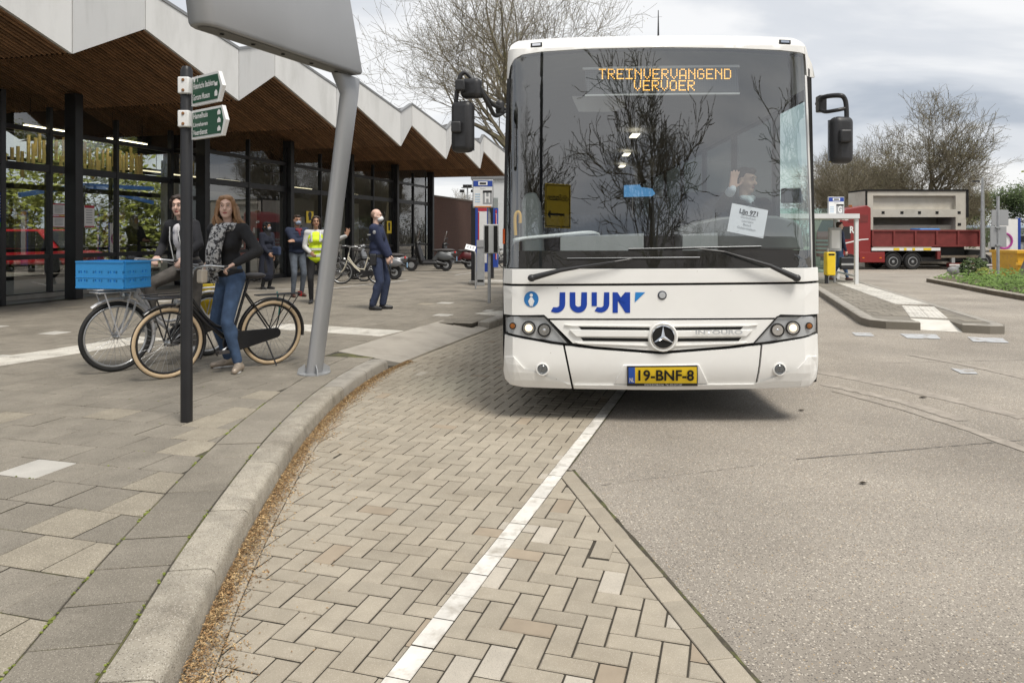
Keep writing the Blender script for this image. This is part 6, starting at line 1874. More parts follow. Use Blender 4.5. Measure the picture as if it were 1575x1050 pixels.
for i in range(6): MB().b2((x0 + (x1 - x0 - .12) * i / 5, -.06, z0), (x0 + (x1 - x0 - .12) * i / 5 + .12, .02, z1)).build('stake', m_red2, ds)
MB().b2((x0, -.055, z1 - .1), (x1, .018, z1)).build('top_rail', m_red2, ds); MB().b2((x0, -.055, z0), (x1, .018, z0 + .12)).build('bottom_rail', m_red2, ds)
MB().b2((x0, .1, z0), (x1, 2.4, z0 + .1)).build('load_floor', m_blk, lr); MB().b2((x0, 2.35, z0), (x1, 2.42, z1)).build('far_dropside', m_red2, lr); MB().b2((x1 - .06, .08, z0), (x1, 2.4, z1)).build('tailboard', m_red2, lr)
MB().b2((x0, -.03, lz(384)), (lx(1446), .05, lz(379.5))).build('marker_strip', m_sw, lr)
for px, w in ((1374, 9), (1390, 4), (1403, 4), (1420, 12)): MB().b2((lx(px), -.045, lz(383.5)), (lx(px + w), -.031, lz(380))).build('marker', m_yel, lr)
MB().b2((lx(1442), 0, lz(397)), (lx(1447), .2, lz(379))).build('goose_neck', m_red2, lr)
MB().b2((lx(1446), .0, lz(395)), (lx(1545), 2.4, lz(391.5))).build('low_deck', M('deck_wood', (.16, .13, .10), .9, var=.2), lr)
MB().b2((lx(1460), .0, lz(409)), (lx(1545), .3, lz(403))).build('low_rail', m_red2, lr); MB().b2((lx(1460), -.03, lz(407)), (lx(1545), -.005, lz(404.8))).build('marker_strip', m_sw, lr)
for px in (1464, 1490, 1508, 1522): MB().b2((lx(px), .0, lz(403)), (lx(px + 5), .2, lz(395))).build('strut', m_galv, lr)
tag(rbox('tarpaulin_bundle', (lo.x + (x0 + 4.1), lo.y + 1.2, lo.z + z1 - .2), (1.4, 1.2, .6), M('tarp_blue', (.02, .16, .45), .5, var=.1), None, bev=.1), 'bright blue bundle showing over the red dropside', 'bundle')
tag(rbox('tool_chest', (lo.x + lx(1475), lo.y + 1.2, lo.z + 1.15), (1.6, 1.0, .6), m_blk, None, bev=.05), 'black chest on the low deck behind the lorry', 'chest')
# precast concrete unit on the load
cu0 = A(1330, 350, 49.4); m_conc = M('precast_concrete', (.53, .50, .44), .85, var=.08, vs=1, bump=.2, bs=20, col2=(.45, .42, .36), c2s=1.2, c2lo=.5, c2hi=.7)
pu = thing('precast_unit', 'pale concrete building unit with square fixing holes standing on the lorry park', 'concrete unit', (cu0.x, cu0.y, LZ))
k = 49.4 / F
def ux_(px): return (px - 1330) * k
def uz_(py): return CH + (HY - py) * k - LZ
W = ux_(1486)
MB().b2((0, 2.2, 0), (W, 2.4, uz_(294))).build('back_wall', m_conc, pu)
MB().b2((0, 0, 0), (ux_(1343), 2.2, uz_(294))).build('end_wall', m_conc, pu); MB().b2((ux_(1470), 0, 0), (W, 2.2, uz_(294))).build('end_wall', m_conc, pu)
MB().b2((ux_(1343), 0, uz_(301)), (ux_(1470), 2.2, uz_(294))).build('top_beam', m_conc, pu)
MB().b2((ux_(1343), 0, uz_(334)), (ux_(1470), .5, uz_(322))).build('sill_beam', m_conc, pu); MB().b2((ux_(1343), .28, uz_(322)), (ux_(1470), .36, uz_(301))).build('recess_panel', m_conc, pu)
MB().b2((ux_(1343), .5, .2), (ux_(1470), .6, uz_(346))).build('lower_panel', m_conc, pu)
for px in (1358, 1387, 1414, 1441, 1475):
    MB().b2((ux_(px - 2), -.02, uz_(329)), (ux_(px + 2.5), .02, uz_(325))).build('fixing_hole', m_gap, pu)
MB().b2((ux_(1473), -.02, uz_(347)), (ux_(1478), .02, uz_(343))).build('fixing_hole', m_gap, pu)
MB().b2((-.02, -.06, uz_(294)), (W + .1, 2.4, uz_(291.5))).build('rubber_edge', m_gap, pu); MB().b2((W, -.06, uz_(334)), (W + .14, .1, uz_(292))).build('rubber_edge', m_gap, pu); MB().b2((ux_(1331), -.06, uz_(318)), (ux_(1333.5), -.005, uz_(294))).build('rubber_edge', m_gap, pu)
u2 = thing('concrete_slab_stack', 'pale concrete unit showing low behind the island stop sign', 'concrete unit', (A(1262, 372, 52).x, 52, LZ))
MB().b2((0, 0, 0), (4.2, 2, 3.75)).build('block', m_conc, u2); MB().b2((0, -.02, 2.9), (4.2, 0, 2.98)).build('joint', m_gap, u2)

# ================================================================ bicycles
m_btyre = M('cycle_tyre', (.02, .02, .02), .8, var=.2); m_cream = M('cream_tyre', (.62, .47, .30), .75, var=.08)
m_bblk = M('cycle_black', (.012, .012, .014), .3, var=.1, coat=.4); m_bwht = M('cycle_white', (.60, .60, .61), .4, var=.1, col2=(.35, .30, .25), c2s=18, c2lo=.58, c2hi=.66)
m_ivory = M('cycle_ivory', (.62, .58, .47), .4, var=.05); m_spoke = M('spoke', (.55, .56, .57), .3, metal=.8, var=.05); m_saddle = M('saddle', (.06, .055, .055), .55, var=.2)
WR = .352
def wheel_meshes(cream):
    t = MB(); t.tube([(math.cos(a) * (WR - .022), 0, math.sin(a) * (WR - .022)) for a in [i * math.pi / 24 for i in range(48)]], .022, 8, closed=True)
    rim = MB(); rim.tube([(math.cos(a) * (WR - .052), 0, math.sin(a) * (WR - .052)) for a in [i * math.pi / 20 for i in range(40)]], .013, 6, closed=True)
    sp = MB()
    for i in range(28):
        a = i * 2 * math.pi / 28; b = a + (.5 if i % 2 else -.5); y = .026 if (i // 2) % 2 else -.026
        sp.tube([(math.cos(b) * .022, y, math.sin(b) * .022), (math.cos(a) * (WR - .055), 0, math.sin(a) * (WR - .055))], .0018, 3, cap=False)
    hub = MB(); hub.lathe([(.012, -.06), (.024, -.035), (.016, -.02), (.016, .02), (.024, .035), (.012, .06)], 12, Matrix.Rotation(R(90), 4, 'X'))
    tread = MB(); tread.tube([(math.cos(a) * (WR - .010), 0, math.sin(a) * (WR - .010)) for a in [i * math.pi / 24 for i in range(48)]], .0135, 6, closed=True)
    out = []
    for nm, q, mt in (('tyre', t, m_cream if cream else m_btyre), ('rim', rim, m_bblk if cream else m_spoke), ('spokes', sp, m_spoke), ('hub', hub, m_spoke)) + ((('tread', tread, m_btyre),) if cream else ()):
        me = q.mesh(nm); me.materials.append(mt); me.polygons.foreach_set('use_smooth', [True] * len(me.polygons)); out.append((nm, me))
    return out
WM = {c: wheel_meshes(c) for c in (True, False)}
def bicycle(label, rear, front, mf, cream, group, steer=0.0, front_rack=False, ivory=False, lean=0.0, z=SW):
    rear = Vector((*rear[:2], z)); front = Vector((*front[:2], z)); d = front - rear; k = d.length / 1.10
    t = thing('bicycle', label, 'bicycle', tuple(rear), math.atan2(d.y, d.x), group); t.scale = (k,) * 3
    t.rotation_euler = (lean, 0, math.atan2(d.y, d.x))
    fr = MB(); r = .016
    fr.tube([(.46, 0, .30), (.27, 0, .92)], .016, 8); fr.tube([(.915, 0, .72), (.875, 0, .93)], .02, 8)
    fr.tube([(.91, 0, .75), (.70, 0, .50), (.46, 0, .30)], .021, 8)
    fr.tube(catmull([(.895, 0, .83), (.74, 0, .60), (.58, 0, .46), (.41, 0, .45)], 5), .016, 8)
    for y in (-.045, .045): fr.tube([(.46, y, .30), (0, y, WR)], .011, 6); fr.tube([(.30, y * .6, .80), (0, y, WR)], .009, 6)
    fr.lathe([(.03, -.04), (.03, .04)], 12, Matrix.Translation((.46, 0, .30)) @ Matrix.Rotation(R(90), 4, 'X'))
    fr.build('frame', mf, t, smooth=60)
    sd = MB(); sd.ell((.20, 0, .985), (.13, .095, .035), 14, 8); sd.ell((.33, 0, .985), (.11, .035, .028), 12, 8); sd.tube([(.27, 0, .9), (.255, 0, .97)], .014, 8)
    for y in (-.05, .05): sd.tube(catmull([(.14, y, .95), (.16, y, .925), (.19, y, .93)], 4), .012, 5)
    sd.build('saddle', m_saddle, t, smooth=60)
    def wheel(x, parent, rot):
        w = bpy.data.objects.new('wheel', None); C.objects.link(w); w.parent = parent; w.location = (x, 0, WR); w.rotation_euler = (0, 0, rot); w.empty_display_size = .1
        for nm, me in WM[cream]:
            o = bpy.data.objects.new(nm, me); C.objects.link(o); o.parent = w
        return w
    wheel(0, t, 0)
    st_ = Vector((.895, 0, .83)); sr = Matrix.Rotation(steer, 3, 'Z')
    def sv(p): return st_ + sr @ (Vector(p) - st_)
    wf = wheel(1.10, t, steer); wf.location = sv((1.10, 0, WR))
    fk = MB()
    for y in (-.055, .055): fk.tube([sv(p) for p in catmull([(.925, y * .7, .70), (.96, y, .58), (1.03, y, .44), (1.10, y, WR)], 4)], .012, 6)
    fk.build('fork', mf, t, smooth=60)
    hb = MB(); hb.tube([sv((.875, 0, .93)), sv((.845, 0, 1.06))], .013, 8)
    for y in (-1, 1): hb.tube([sv(p) for p in catmull([(.845, 0, 1.06), (.85, y * .12, 1.10), (.80, y * .24, 1.115), (.68, y * .28, 1.105), (.55, y * .29, 1.09)], 5)], .0115, 8)
    hb.build('handlebar', m_spoke, t, smooth=60)
    for y in (-1, 1):
        g = MB(); g.tube([sv((.66, y * .282, 1.103)), sv((.53, y * .292, 1.088))], .0165, 8); g.build('grip', m_saddle, t, smooth=60)
        g = MB(); g.tube([sv((.76, y * .255, 1.10)), sv((.68, y * .262, 1.075)), sv((.60, y * .272, 1.065))], .006, 5); g.build('brake_lever', m_spoke, t)
    mg = MB()
    mg.tube([(math.cos(R(a)) * (WR + .022), 0, WR + math.sin(R(a)) * (WR + .022)) for a in range(10, 200, 10)], .019, 6); mg.build('mudguard', mf if not ivory else m_bblk, t, smooth=60)
    mg = MB(); q = [sv((1.10 + math.cos(R(a)) * (WR + .022), 0, WR + math.sin(R(a)) * (WR + .022))) for a in range(52, 215, 10)]; mg.tube(q, .019, 6); mg.build('mudguard', mf if not ivory else m_bblk, t, smooth=60)
    cc = MB(); cc.prism([(.46 + .11 * math.cos(R(a)), .30 + .11 * math.sin(R(a))) for a in range(-90, 91, 15)] + [(-.02 + .055 * math.cos(R(a)), WR + .0 + .055 * math.sin(R(a))) for a in range(90, 271, 20)], .05, .075, 'y'); cc.build('chain_case', m_bblk, t, bevel=.008)
    cr_ = MB(); cr_.tube([(.46, .095, .30), (.60, .10, .22)], .010, 6); cr_.tube([(.46, -.085, .30), (.32, -.09, .38)], .010, 6); cr_.build('crank', m_spoke, t)
    MB().b2((.55, .10, .205), (.66, .19, .235)).build('pedal', m_saddle, t); MB().b2((.27, -.18, .365), (.37, -.09, .395)).build('pedal', m_saddle, t)
    rk_ = MB()
    for y in (-.065, 0, .065): rk_.tube([(.18, y * .6, .77), (-.32, y, .77)], .007, 5)
    rk_.tube([(-.32, -.065, .77), (-.32, .065, .77)], .007, 5)
    for y in (-.075, .075): rk_.tube([(-.12, y * .9, .77), (0, y, WR)], .007, 5); rk_.tube([(-.30, y * .9, .77), (0, y, WR)], .006, 5)
    rk_.build('rear_rack', mf if not ivory else m_bblk, t)
    MB().b2((-.350, -.03, .735), (-.328, .03, .785)).build('rear_lamp', M('rear_red', (.5, .02, .02), .3), t)
    ks_ = MB(); ks_.tube([(.10, .06, .30), (.02, .16, .01)], .009, 5); ks_.build('kickstand', m_blk, t)
    if front_rack:
        f_ = MB()
        for y in (-.11, -.055, 0, .055, .11): f_.tube([sv((.93, y, .80)), sv((1.30, y, .80))], .007, 5)
        for x in (.93, 1.10, 1.30): f_.tube([sv((x, -.12, .80)), sv((x, .12, .80))], .007, 5)
        f_.tube([sv((.93, -.12, .83)), sv((1.32, -.12, .83)), sv((1.32, .12, .83)), sv((.93, .12, .83))], .007, 5)
        for y in (-.085, .085): f_.tube([sv((1.25, y * 1.2, .80)), sv((1.10, y, WR))], .008, 5); f_.tube([sv((1.0, y * 1.2, .80)), sv((1.10, y, WR))], .008, 5)
        f_.build('front_rack', mf, t)
    lm = MB(); lm.lathe([(.02, -.05), (.036, -.01), (.038, .01), (.001, .016)], 12, Matrix.Translation(sv((1.02, 0, .745))) @ Matrix.Rotation(steer, 4, 'Z') @ Matrix.Rotation(R(90), 4, 'Y')); lm.build('head_lamp', m_spoke, t, smooth=40)
    return t, sv
GBk = 'bicycles on the pavement'
b1, sv1 = bicycle('black town bicycle with cream tyres held by the woman in the scarf', (-2.589, 7.84), (-3.357, 7.09), m_bblk, True, GBk, steer=R(4), front_rack=True)
text_obj('lettering', 'CORTINA', .05, M('gold_ink', (.45, .33, .14), .5), b1, (.53, -.0225, .33), rot=(0, R(-43), 0), bold=.004)
# turquoise strap on the rear rack
mb = MB(); mb.tube([(-.10, -.07, .79), (-.13, -.075, .6), (-.12, -.08, .47)], .008, 5); mb.build('strap', M('turquoise', (.05, .42, .38), .6), b1)
f2 = Vector((-4.0, 7.40)); dr2 = Vector((-.45, -.89)).normalized(); r2 = f2 - dr2 * 1.12
b2, sv2 = bicycle('white worn bicycle with the blue crate on its front rack', (r2.x, r2.y), (f2.x, f2.y), m_bwht, False, GBk, steer=R(-12), front_rack=True)
MB().b2((-.25, -.16, .45), (.10, -.08, .80)).build('pannier', M('pannier_yellow', (.62, .45, .02), .6, var=.1), b2)
bicycle('ivory step-through bicycle parked behind the officer', G(582, 437, SW)[:2], G(525, 437, SW)[:2], m_ivory, False, GBk, ivory=True)
bicycle('dark bicycle half hidden behind the grey pylon', G(560, 433, SW)[:2], (G(512, 432, SW).x, G(512, 432, SW).y), m_bblk, False, GBk)
bicycle('dark bicycle parked under the brick wall by the boards', G(775, 412, SW)[:2], G(750, 413, SW)[:2], m_bblk, False, GBk)
# blue folding crate on the white bicycle
bpy.context.view_layer.update()
cr_c = b2.matrix_world @ sv2((1.12, 0, .845))
m_crate = M('crate_blue', (.035, .27, .62), .45, var=.04)
ct = thing('folding_crate', 'bright blue plastic folding crate on the white bicycle', 'crate', tuple(cr_c), math.atan2(dr2.y, dr2.x) + R(14))
cl_, cw_, ch_ = .37, .56, .27
def crate_wall(name, L, flip, at, rz):
    """wall with a grid of square holes, ribs and a hand hole in the short ones"""
    n = 13 if L > .45 else 8
    mb = MB(); t_ = .012
    zs = [0, .065, .09, .15, .17, .175, .27]
    mb.b2((-L / 2, -t_ / 2, 0), (L / 2, t_ / 2, zs[1])); mb.b2((-L / 2, -t_ / 2, zs[5]), (L / 2, t_ / 2, zs[6])); mb.b2((-L / 2, -t_ / 2, zs[2]), (L / 2, t_ / 2, zs[3])) 
    for i in range(n + 1):
        x = -L / 2 + L * i / n; w = .0135 if i % 4 else .05
        for za, zb_ in ((zs[1], zs[2]), (zs[3], zs[5])):
            if name == 'short_wall' and za == zs[3] and 2 <= i <= 4 and False: continue
            mb.b2((max(-L / 2, x - w), -t_ / 2, za), (min(L / 2, x + w), t_ / 2, zb_))
    mb.b2((-L / 2, -.012, .255), (L / 2, .012, .27)); mb.b2((-L / 2, -.010, .105), (L / 2, .010, .112)); mb.b2((-L / 2, -.011, 0), (L / 2, .011, .015))
    o = mb.build(name, m_crate, ct); o.location = at; o.rotation_euler = (0, 0, rz)
crate_wall('long_wall', cw_, 0, (cl_ / 2, 0, 0), R(90)); crate_wall('long_wall', cw_, 0, (-cl_ / 2, 0, 0), R(90))
crate_wall('short_wall', cl_ - .02, 0, (0, cw_ / 2, 0), 0); crate_wall('short_wall', cl_ - .02, 0, (0, -cw_ / 2, 0), 0)
MB().b2((-cl_ / 2, -cw_ / 2, -.006), (cl_ / 2, cw_ / 2, .006)).build('base', m_crate, ct)

# ================================================================ scooters
def scooter(label, px_r, px_f, py, col, screen=False):
    rear = G(px_r, py, SW); front = G(px_f, py, SW); d = front - rear; k = d.length / 1.25
    t = thing('motor_scooter', label, 'scooter', tuple(rear), math.atan2(d.y, d.x), 'scooters parked along the station'); t.scale = (k,) * 3
    for x in (0, 1.25):
        mb = MB(); mb.lathe([(.13, -.04), (.19, -.048), (.22, -.025), (.22, .025), (.19, .048), (.13, .04)], 20, Matrix.Translation((x, 0, .225)) @ Matrix.Rotation(R(90), 4, 'X')); w = mb.build('wheel', m_tyre, t, smooth=40)
        mb = MB(); mb.lathe([(.11, -.052), (.06, -.03), (.06, .03), (.11, .052)], 14, Matrix.Translation((x, 0, .225)) @ Matrix.Rotation(R(90), 4, 'X')); mb.build('rim', m_rim, w, smooth=40)
    organic('rear_body', [('c', (-.36, 0, .66), (.20, 0, .62), .055, .135), ('c', (.20, 0, .62), (.42, 0, .40), .13, .10), ('e', (.02, .11, .52), (.30, .06, .13)), ('e', (.02, -.11, .52), (.30, .06, .13))], .025, col, t)
    organic('seat', [('e', (.05, 0, .765), (.40, .135, .06)), ('e', (.33, 0, .755), (.18, .11, .055))], .025, m_saddle, t)
    organic('engine', [('c', (.0, -.06, .24), (.34, -.04, .33), .10, .11), ('c', (.0, .05, .24), (.34, .04, .33), .06, .09)], .03, m_blk, t)
    organic('rear_mudguard', [('c', (-.18, 0, .50), (-.40, 0, .40), .06, .022)], .022, m_blk, t)
    organic('floorboard', [('c', (.36, .08, .30), (.90, .08, .30), .07, .06), ('c', (.36, -.08, .30), (.90, -.08, .30), .07, .06), ('c', (.40, 0, .34), (.9, 0, .34), .08, .08)], .03, m_blk, t)
    organic('front_shield', [('c', (.86, 0, .34), (1.03, 0, .92), .13, .11), ('c', (.87, .16, .38), (1.0, .13, .84), .055, .05), ('c', (.87, -.16, .38), (1.0, -.13, .84), .055, .05), ('e', (1.06, 0, .70), (.09, .10, .17))], .03, m_blk if screen else col, t)
    organic('front_mudguard', [('e', (1.22, 0, .41), (.20, .08, .085)), ('c', (1.1, 0, .55), (1.22, 0, .42), .06, .06)], .025, m_blk if screen else col, t)
    mb = MB(); mb.tube([(1.25, 0, .225), (1.02, 0, .86), (.98, 0, 1.0)], .025, 6); mb.build('fork', m_galv, t)
    mb = MB(); mb.tube(catmull([(.86, -.33, 1.0), (.95, -.2, 1.02), (.98, 0, 1.0), (.95, .2, 1.02), (.86, .33, 1.0)], 4), .018, 6); mb.build('handlebar', m_blk, t)
    organic('headlamp', [('e', (1.03, 0, 1.0), (.09, .11, .09)), ('c', (1.0, 0, .9), (.97, 0, 1.04), .06, .07)], .025, m_blk if screen else col, t)
    for y in (-.3, .3):
        mb = MB(); mb.tube([(.95, y * .8, 1.02), (.93, y, 1.2)], .007, 5); mb.ell((.93, y * 1.05, 1.24), (.02, .06, .045), 10, 6); mb.build('mirror', m_blk, t)
    if screen:
        mb = MB(); mb.add([(1.08, -.22, .95), (1.08, .22, .95), (.98, .24, 1.35), (.92, .14, 1.55), (.92, -.14, 1.55), (.98, -.24, 1.35)], [(0, 1, 2, 3, 4, 5)]); mb.build('wind_screen', glass('scooter_screen', (.55, .55, .55), 1.5), t)
    mb = MB(); mb.ell((-.33, 0, .68), (.04, .09, .045), 10, 6); mb.build('tail_lamp', M('rear_red', (.5, .02, .02), .3), t)
    MB().b2((-.40, -.07, .38), (-.385, .07, .53)).build('number_plate', M('plate_pale_blue', (.30, .50, .72), .5), t)
    mb = MB(); mb.tube([(.25, -.16, .22), (-.05, -.19, .26), (-.28, -.19, .32)], [.03, .055, .055], 8); mb.build('exhaust', m_galv, t, smooth=50)
    MB().b2((-.16, -.15, .56), (-.10, -.13, .60)).build('indicator', m_amber, t)
scooter('silver scooter with red tail lamp behind the officer', 607, 545, 430, M('scooter_silver', (.20, .205, .215), .35, metal=.3, var=.05))
scooter('grey scooter with a clear wind screen in front of the end pane', 686, 633, 417, M('scooter_grey', (.10, .105, .11), .35, metal=.2, var=.05), True)
scooter('dark red scooter nearest the blue board', 722, 675, 414, M('scooter_red', (.09, .015, .018), .35, var=.05), True)
# ================================================================ people
def fabric(name, col, var=.15, rough=.9): return M('cloth_' + name, col, rough, var=var, vs=14, bump=.35, bs=22)
m_skin = M('skin', (.66, .44, .35), .55, var=.05, vs=12); m_skin2 = M('skin_tan', (.36, .20, .13), .55, var=.05, vs=12)
m_eye = M('eye_dark', (.02, .015, .012), .3, var=0); m_lip = M('lip', (.36, .10, .09), .5, var=.05); m_brow = M('brow', (.06, .035, .02), .8, var=.1)
m_sclera = M('sclera', (.6, .58, .56), .4, var=0)
m_mask = M('face_mask', (.74, .74, .74), .8, var=.05)
def ik(a, b, l1, l2, pole):
    a = Vector(a); b = Vector(b); d = b - a; L = max(.05, min(d.length, (l1 + l2) * .998)); d.normalize(); b2_ = a + d * L
    x = (l1 * l1 - l2 * l2 + L * L) / (2 * L); h = math.sqrt(max(0, l1 * l1 - x * x)); p = Vector(pole); p = p - d * p.dot(d)
    p.normalize()
    return a + d * x + p * h, b2_
def hand_prims(w, d, nrm, side, curl=.5, spread=.0):
    """palm, four fingers of different length and a thumb leaving the side of the palm"""
    d = Vector(d).normalized(); nrm = Vector(nrm); nrm = (nrm - d * nrm.dot(d)).normalized(); sd = d.cross(nrm) * side
    out = []; w = Vector(w); c = w + d * .05
    for i in range(4):
        o = (i - 1.5) * .019
        out.append(('c', w + d * .012 + sd * o * .7, w + d * .085 + sd * o, .015, .0125))
        L = (.068, .076, .071, .056)[i]; b = w + d * .088 + sd * o
        d1 = (d * math.cos(curl * .7) + nrm * math.sin(curl * .7) + sd * spread * (i - 1.5)).normalized(); m_ = b + d1 * L * .55
        d2 = (d * math.cos(curl * 1.9) + nrm * math.sin(curl * 1.9) + sd * spread * (i - 1.5)).normalized()
        out.append(('c', b, m_, .0098, .0090)); out.append(('c', m_, m_ + d2 * L * .5, .0090, .0078))
    t0 = w + d * .025 - sd * .028; t1 = t0 + (d * .6 - sd * .75 + nrm * .35).normalized() * .045; t2 = t1 + (d * .85 - sd * .2 + nrm * .3).normalized() * .032
    out += [('c', w + d * .02, t0, .014, .013), ('c', t0, t1, .0125, .0105), ('c', t1, t2, .0105, .009)]
    return out
def person(label, loc_, rotz, H, P, group='people at the station'):
    t = thing('person', label, 'person', tuple(loc_), rotz, group); k = H / 1.75; t.scale = (k,) * 3
    vox = P.get('vox', .016); wom = P.get('woman', False)
    pel = Vector(P.get('pelvis', (0, 0, .94))); up = Vector(P.get('up', (0, 0, 1))).normalized(); ty = P.get('twist', 0.0)
    def T(x, y, z):   # torso frame: z measured up the spine from the pelvis
        v = Matrix.Rotation(ty * min(1, max(0, z) / .4), 3, 'Z') @ Vector((x, y, 0)); return pel + v + up * z
    sw_ = .168 if wom else .188
    neck = T(0, .01, .53); hc = T(0, -.012, .70) + Vector(P.get('head_off', (0, 0, 0)))
    shl = {1: T(sw_, 0, .475), -1: T(-sw_, 0, .475)}
    wr = {1: Vector(P['hands'][0]), -1: Vector(P['hands'][1])}
    el = {}; 
    for s in (1, -1):
        po = P.get('elbow', {}).get(s, (s * .5, .5, -.6)); el[s], wr[s] = ik(shl[s], wr[s], .285, .255, po)
    hip = {1: pel + Vector((.088, 0, -.02)), -1: pel + Vector((-.088, 0, -.02))}
    an = {1: Vector(P['feet'][0]), -1: Vector(P['feet'][1])}; kn = {}
    for s in (1, -1): kn[s], an[s] = ik(hip[s], an[s], .44, .425, P.get('knee', {}).get(s, (s * .12, -1, 0)))
    Rh = Matrix.Rotation(P.get('yaw', 0), 3, 'Z') @ Matrix.Rotation(P.get('pitch', 0), 3, 'X')
    def h(x, y, z): return hc + Rh @ Vector((x, y, z))
    skin = P.get('skin', m_skin)
    b = [('e', h(0, .014, .03), (.073, .090, .088), Rh), ('e', h(0, -.018, -.035), (.060, .068, .078), Rh), ('e', h(0, -.055, -.088), (.034, .032, .028), Rh), ('e', h(.030, -.055, -.03), (.026, .026, .03), Rh), ('e', h(-.030, -.055, -.03), (.026, .026, .03), Rh),
         ('c', h(0, -.084, .008), h(0, -.104, -.028), .009, .0135), ('c', h(-.035, -.078, .03), h(.035, -.078, .03), .012, .012), ('e', h(.074, .012, -.012), (.010, .024, .032), Rh), ('e', h(-.074, .012, -.012), (.010, .024, .032), Rh),
         ('c', neck - up * .04, h(0, .01, -.05), .056 if not wom else .048, .052 if not wom else .045),
         ('e', T(0, .01, .34), (.11, .07, .17)), ('e', T(0, .01, .12), (.095, .07, .15)), ('e', pel, (.12, .08, .09))]
    for s in (1, -1):
        b += [('c', T(0, 0, .46), shl[s], .05, .045), ('c', shl[s], el[s], .042, .034), ('c', el[s], wr[s], .034, .025), ('c', hip[s], kn[s], .072, .048), ('c', kn[s], an[s], .048, .033), ('c', an[s], an[s] + Vector(P.get('toe', {}).get(s, (s * .15, -1, 0))).normalized() * .06 + Vector((0, 0, -.045)), .032, .024)]
        fd = P.get('hand_dir', {}).get(s, (wr[s] - el[s])); b += hand_prims(wr[s], fd, P.get('palm', {}).get(s, (-s * .8, .2, -.3)), s * P.get('hand_side', {}).get(s, 1), P.get('curl', {}).get(s, .55), P.get('spread', {}).get(s, 0))
    organic('body', b, vox * .75, skin, t, sm=2)
    # face
    if not P.get('noface'):
        for s in (1, -1):
            MB().ell(h(s * .030, -.0825, .010), (.0105, .007, .0048), 8, 6, Rh).build('eye', m_sclera if P.get('detail') else m_eye, t, smooth=180)
            if P.get('detail'): MB().ell(h(s * .030, -.0885, .010), (.0050, .004, .0048), 8, 6, Rh).build('iris', m_eye, t, smooth=180)
            mb = MB(); mb.tube([h(s * .014, -.093, .030), h(s * .030, -.093, .036), h(s * .047, -.083, .031)], .003, 5); mb.build('eyebrow', m_brow, t)
        if not P.get('mask'):
            MB().ell(h(0, -.082, -.062), (.023, .010, .0085), 10, 6, Rh).build('lips', m_lip, t, smooth=180)
    if P.get('mask'):
        organic('face_mask', [('e', h(0, -.052, -.055), (.062, .060, .052), Rh), ('c', h(0, -.09, -.02), h(0, -.098, -.05), .022, .03)], .012, P['mask'], t)
        for s in (1, -1):
            mb = MB(); mb.tube([h(s * .055, -.06, -.03), h(s * .080, .015, -.005)], .003, 4); mb.build('mask_strap', P['mask'], t)
    # trousers or skirt part
    lw = P.get('leg_w', 1.0); tr = [('e', pel + Vector((0, .012, .0)), (.162 if wom else .158, .122, .115)), ('e', T(0, 0, .09), (.138, .105, .06))]
    for s in (1, -1): tr += [('c', hip[s], kn[s], .094 * lw, .064 * lw), ('c', kn[s], an[s] + (kn[s] - an[s]).normalized() * .02, .064 * lw, .048 * lw * P.get('hem', 1)), ('e', kn[s].lerp(an[s], .3) + Vector((0, .015, 0)), (.062 * lw, .066 * lw, .11))]
    organic('trousers', tr, vox, P['trousers'], t, sm=3)
    # upper garment
    puff = P.get('puff', 0.0); tp = [('e', T(0, -.005, .36), ((.158 if wom else .178) + puff, .118 + puff, .17)), ('e', T(0, 0, .16), ((.135 if wom else .155) + puff, .108 + puff, .14)), ('e', T(0, 0, .04), ((.155 if wom else .16) + puff, .118 + puff, .09)), ('c', T(0, .01, .47), T(0, .015, .515), .085, .062)]
    if wom: tp += [('e', T(.07, -.085, .33), (.07, .055, .065)), ('e', T(-.07, -.085, .33), (.07, .055, .065))]
    if P.get('coat'): tp += [('c', pel + Vector((0, .0, 0)), pel + Vector((0, .02, -P['coat'])), .155, .20), ('c', pel + Vector((.08, 0, 0)), pel + Vector((.10, .02, -P['coat'])), .11, .13), ('c', pel + Vector((-.08, 0, 0)), pel + Vector((-.10, .02, -P['coat'])), .11, .13)]
    for s in (1, -1): tp += [('c', T(0, 0, .45), shl[s], .085, .072 + puff * .5), ('c', shl[s], el[s], .066 + puff * .6, .053 + puff * .6), ('c', el[s], el[s].lerp(wr[s], P.get('sleeve', .93)), .053 + puff * .6, .041 + puff * .4)]
    tp_o = organic('top', tp, vox, P['top'], t, sm=3)
    for s in (1, -1):
        f = an[s]; tdir = Vector(P.get('toe', {}).get(s, (s * .15, -1, 0))).normalized()
        sh = [('c', f + Vector((0, .03, -.045)), f + tdir * .06 + Vector((0, 0, -.045)), .040, .042), ('c', f + tdir * .06 + Vector((0, 0, -.050)), f + tdir * .155 + Vector((0, 0, -.056)), .042, .032), ('c', f, f + Vector((0, .01, -.04)), .042, .044)]
        if P.get('boot'): sh.append(('c', f + Vector((0, 0, .08)), f, .052, .048))
        o = organic('shoe', sh, .012, P['shoes'], t, sm=2)
        mb = MB(); pts = [f + tdir * q + Vector((0, 0, -.078)) for q in (-.05, .06, .17)]; 
        sole = organic('sole', [('e', f + tdir * .055 + Vector((0, 0, -.080)), (.046, .125, .012), Matrix.Rotation(math.atan2(tdir.x, -tdir.y), 3, 'Z'))], .012, P.get('sole', m_rub), t, sm=1)
    # hair
    hs = P.get('hair', 'short'); hm = P.get('hair_mat'); hp = []
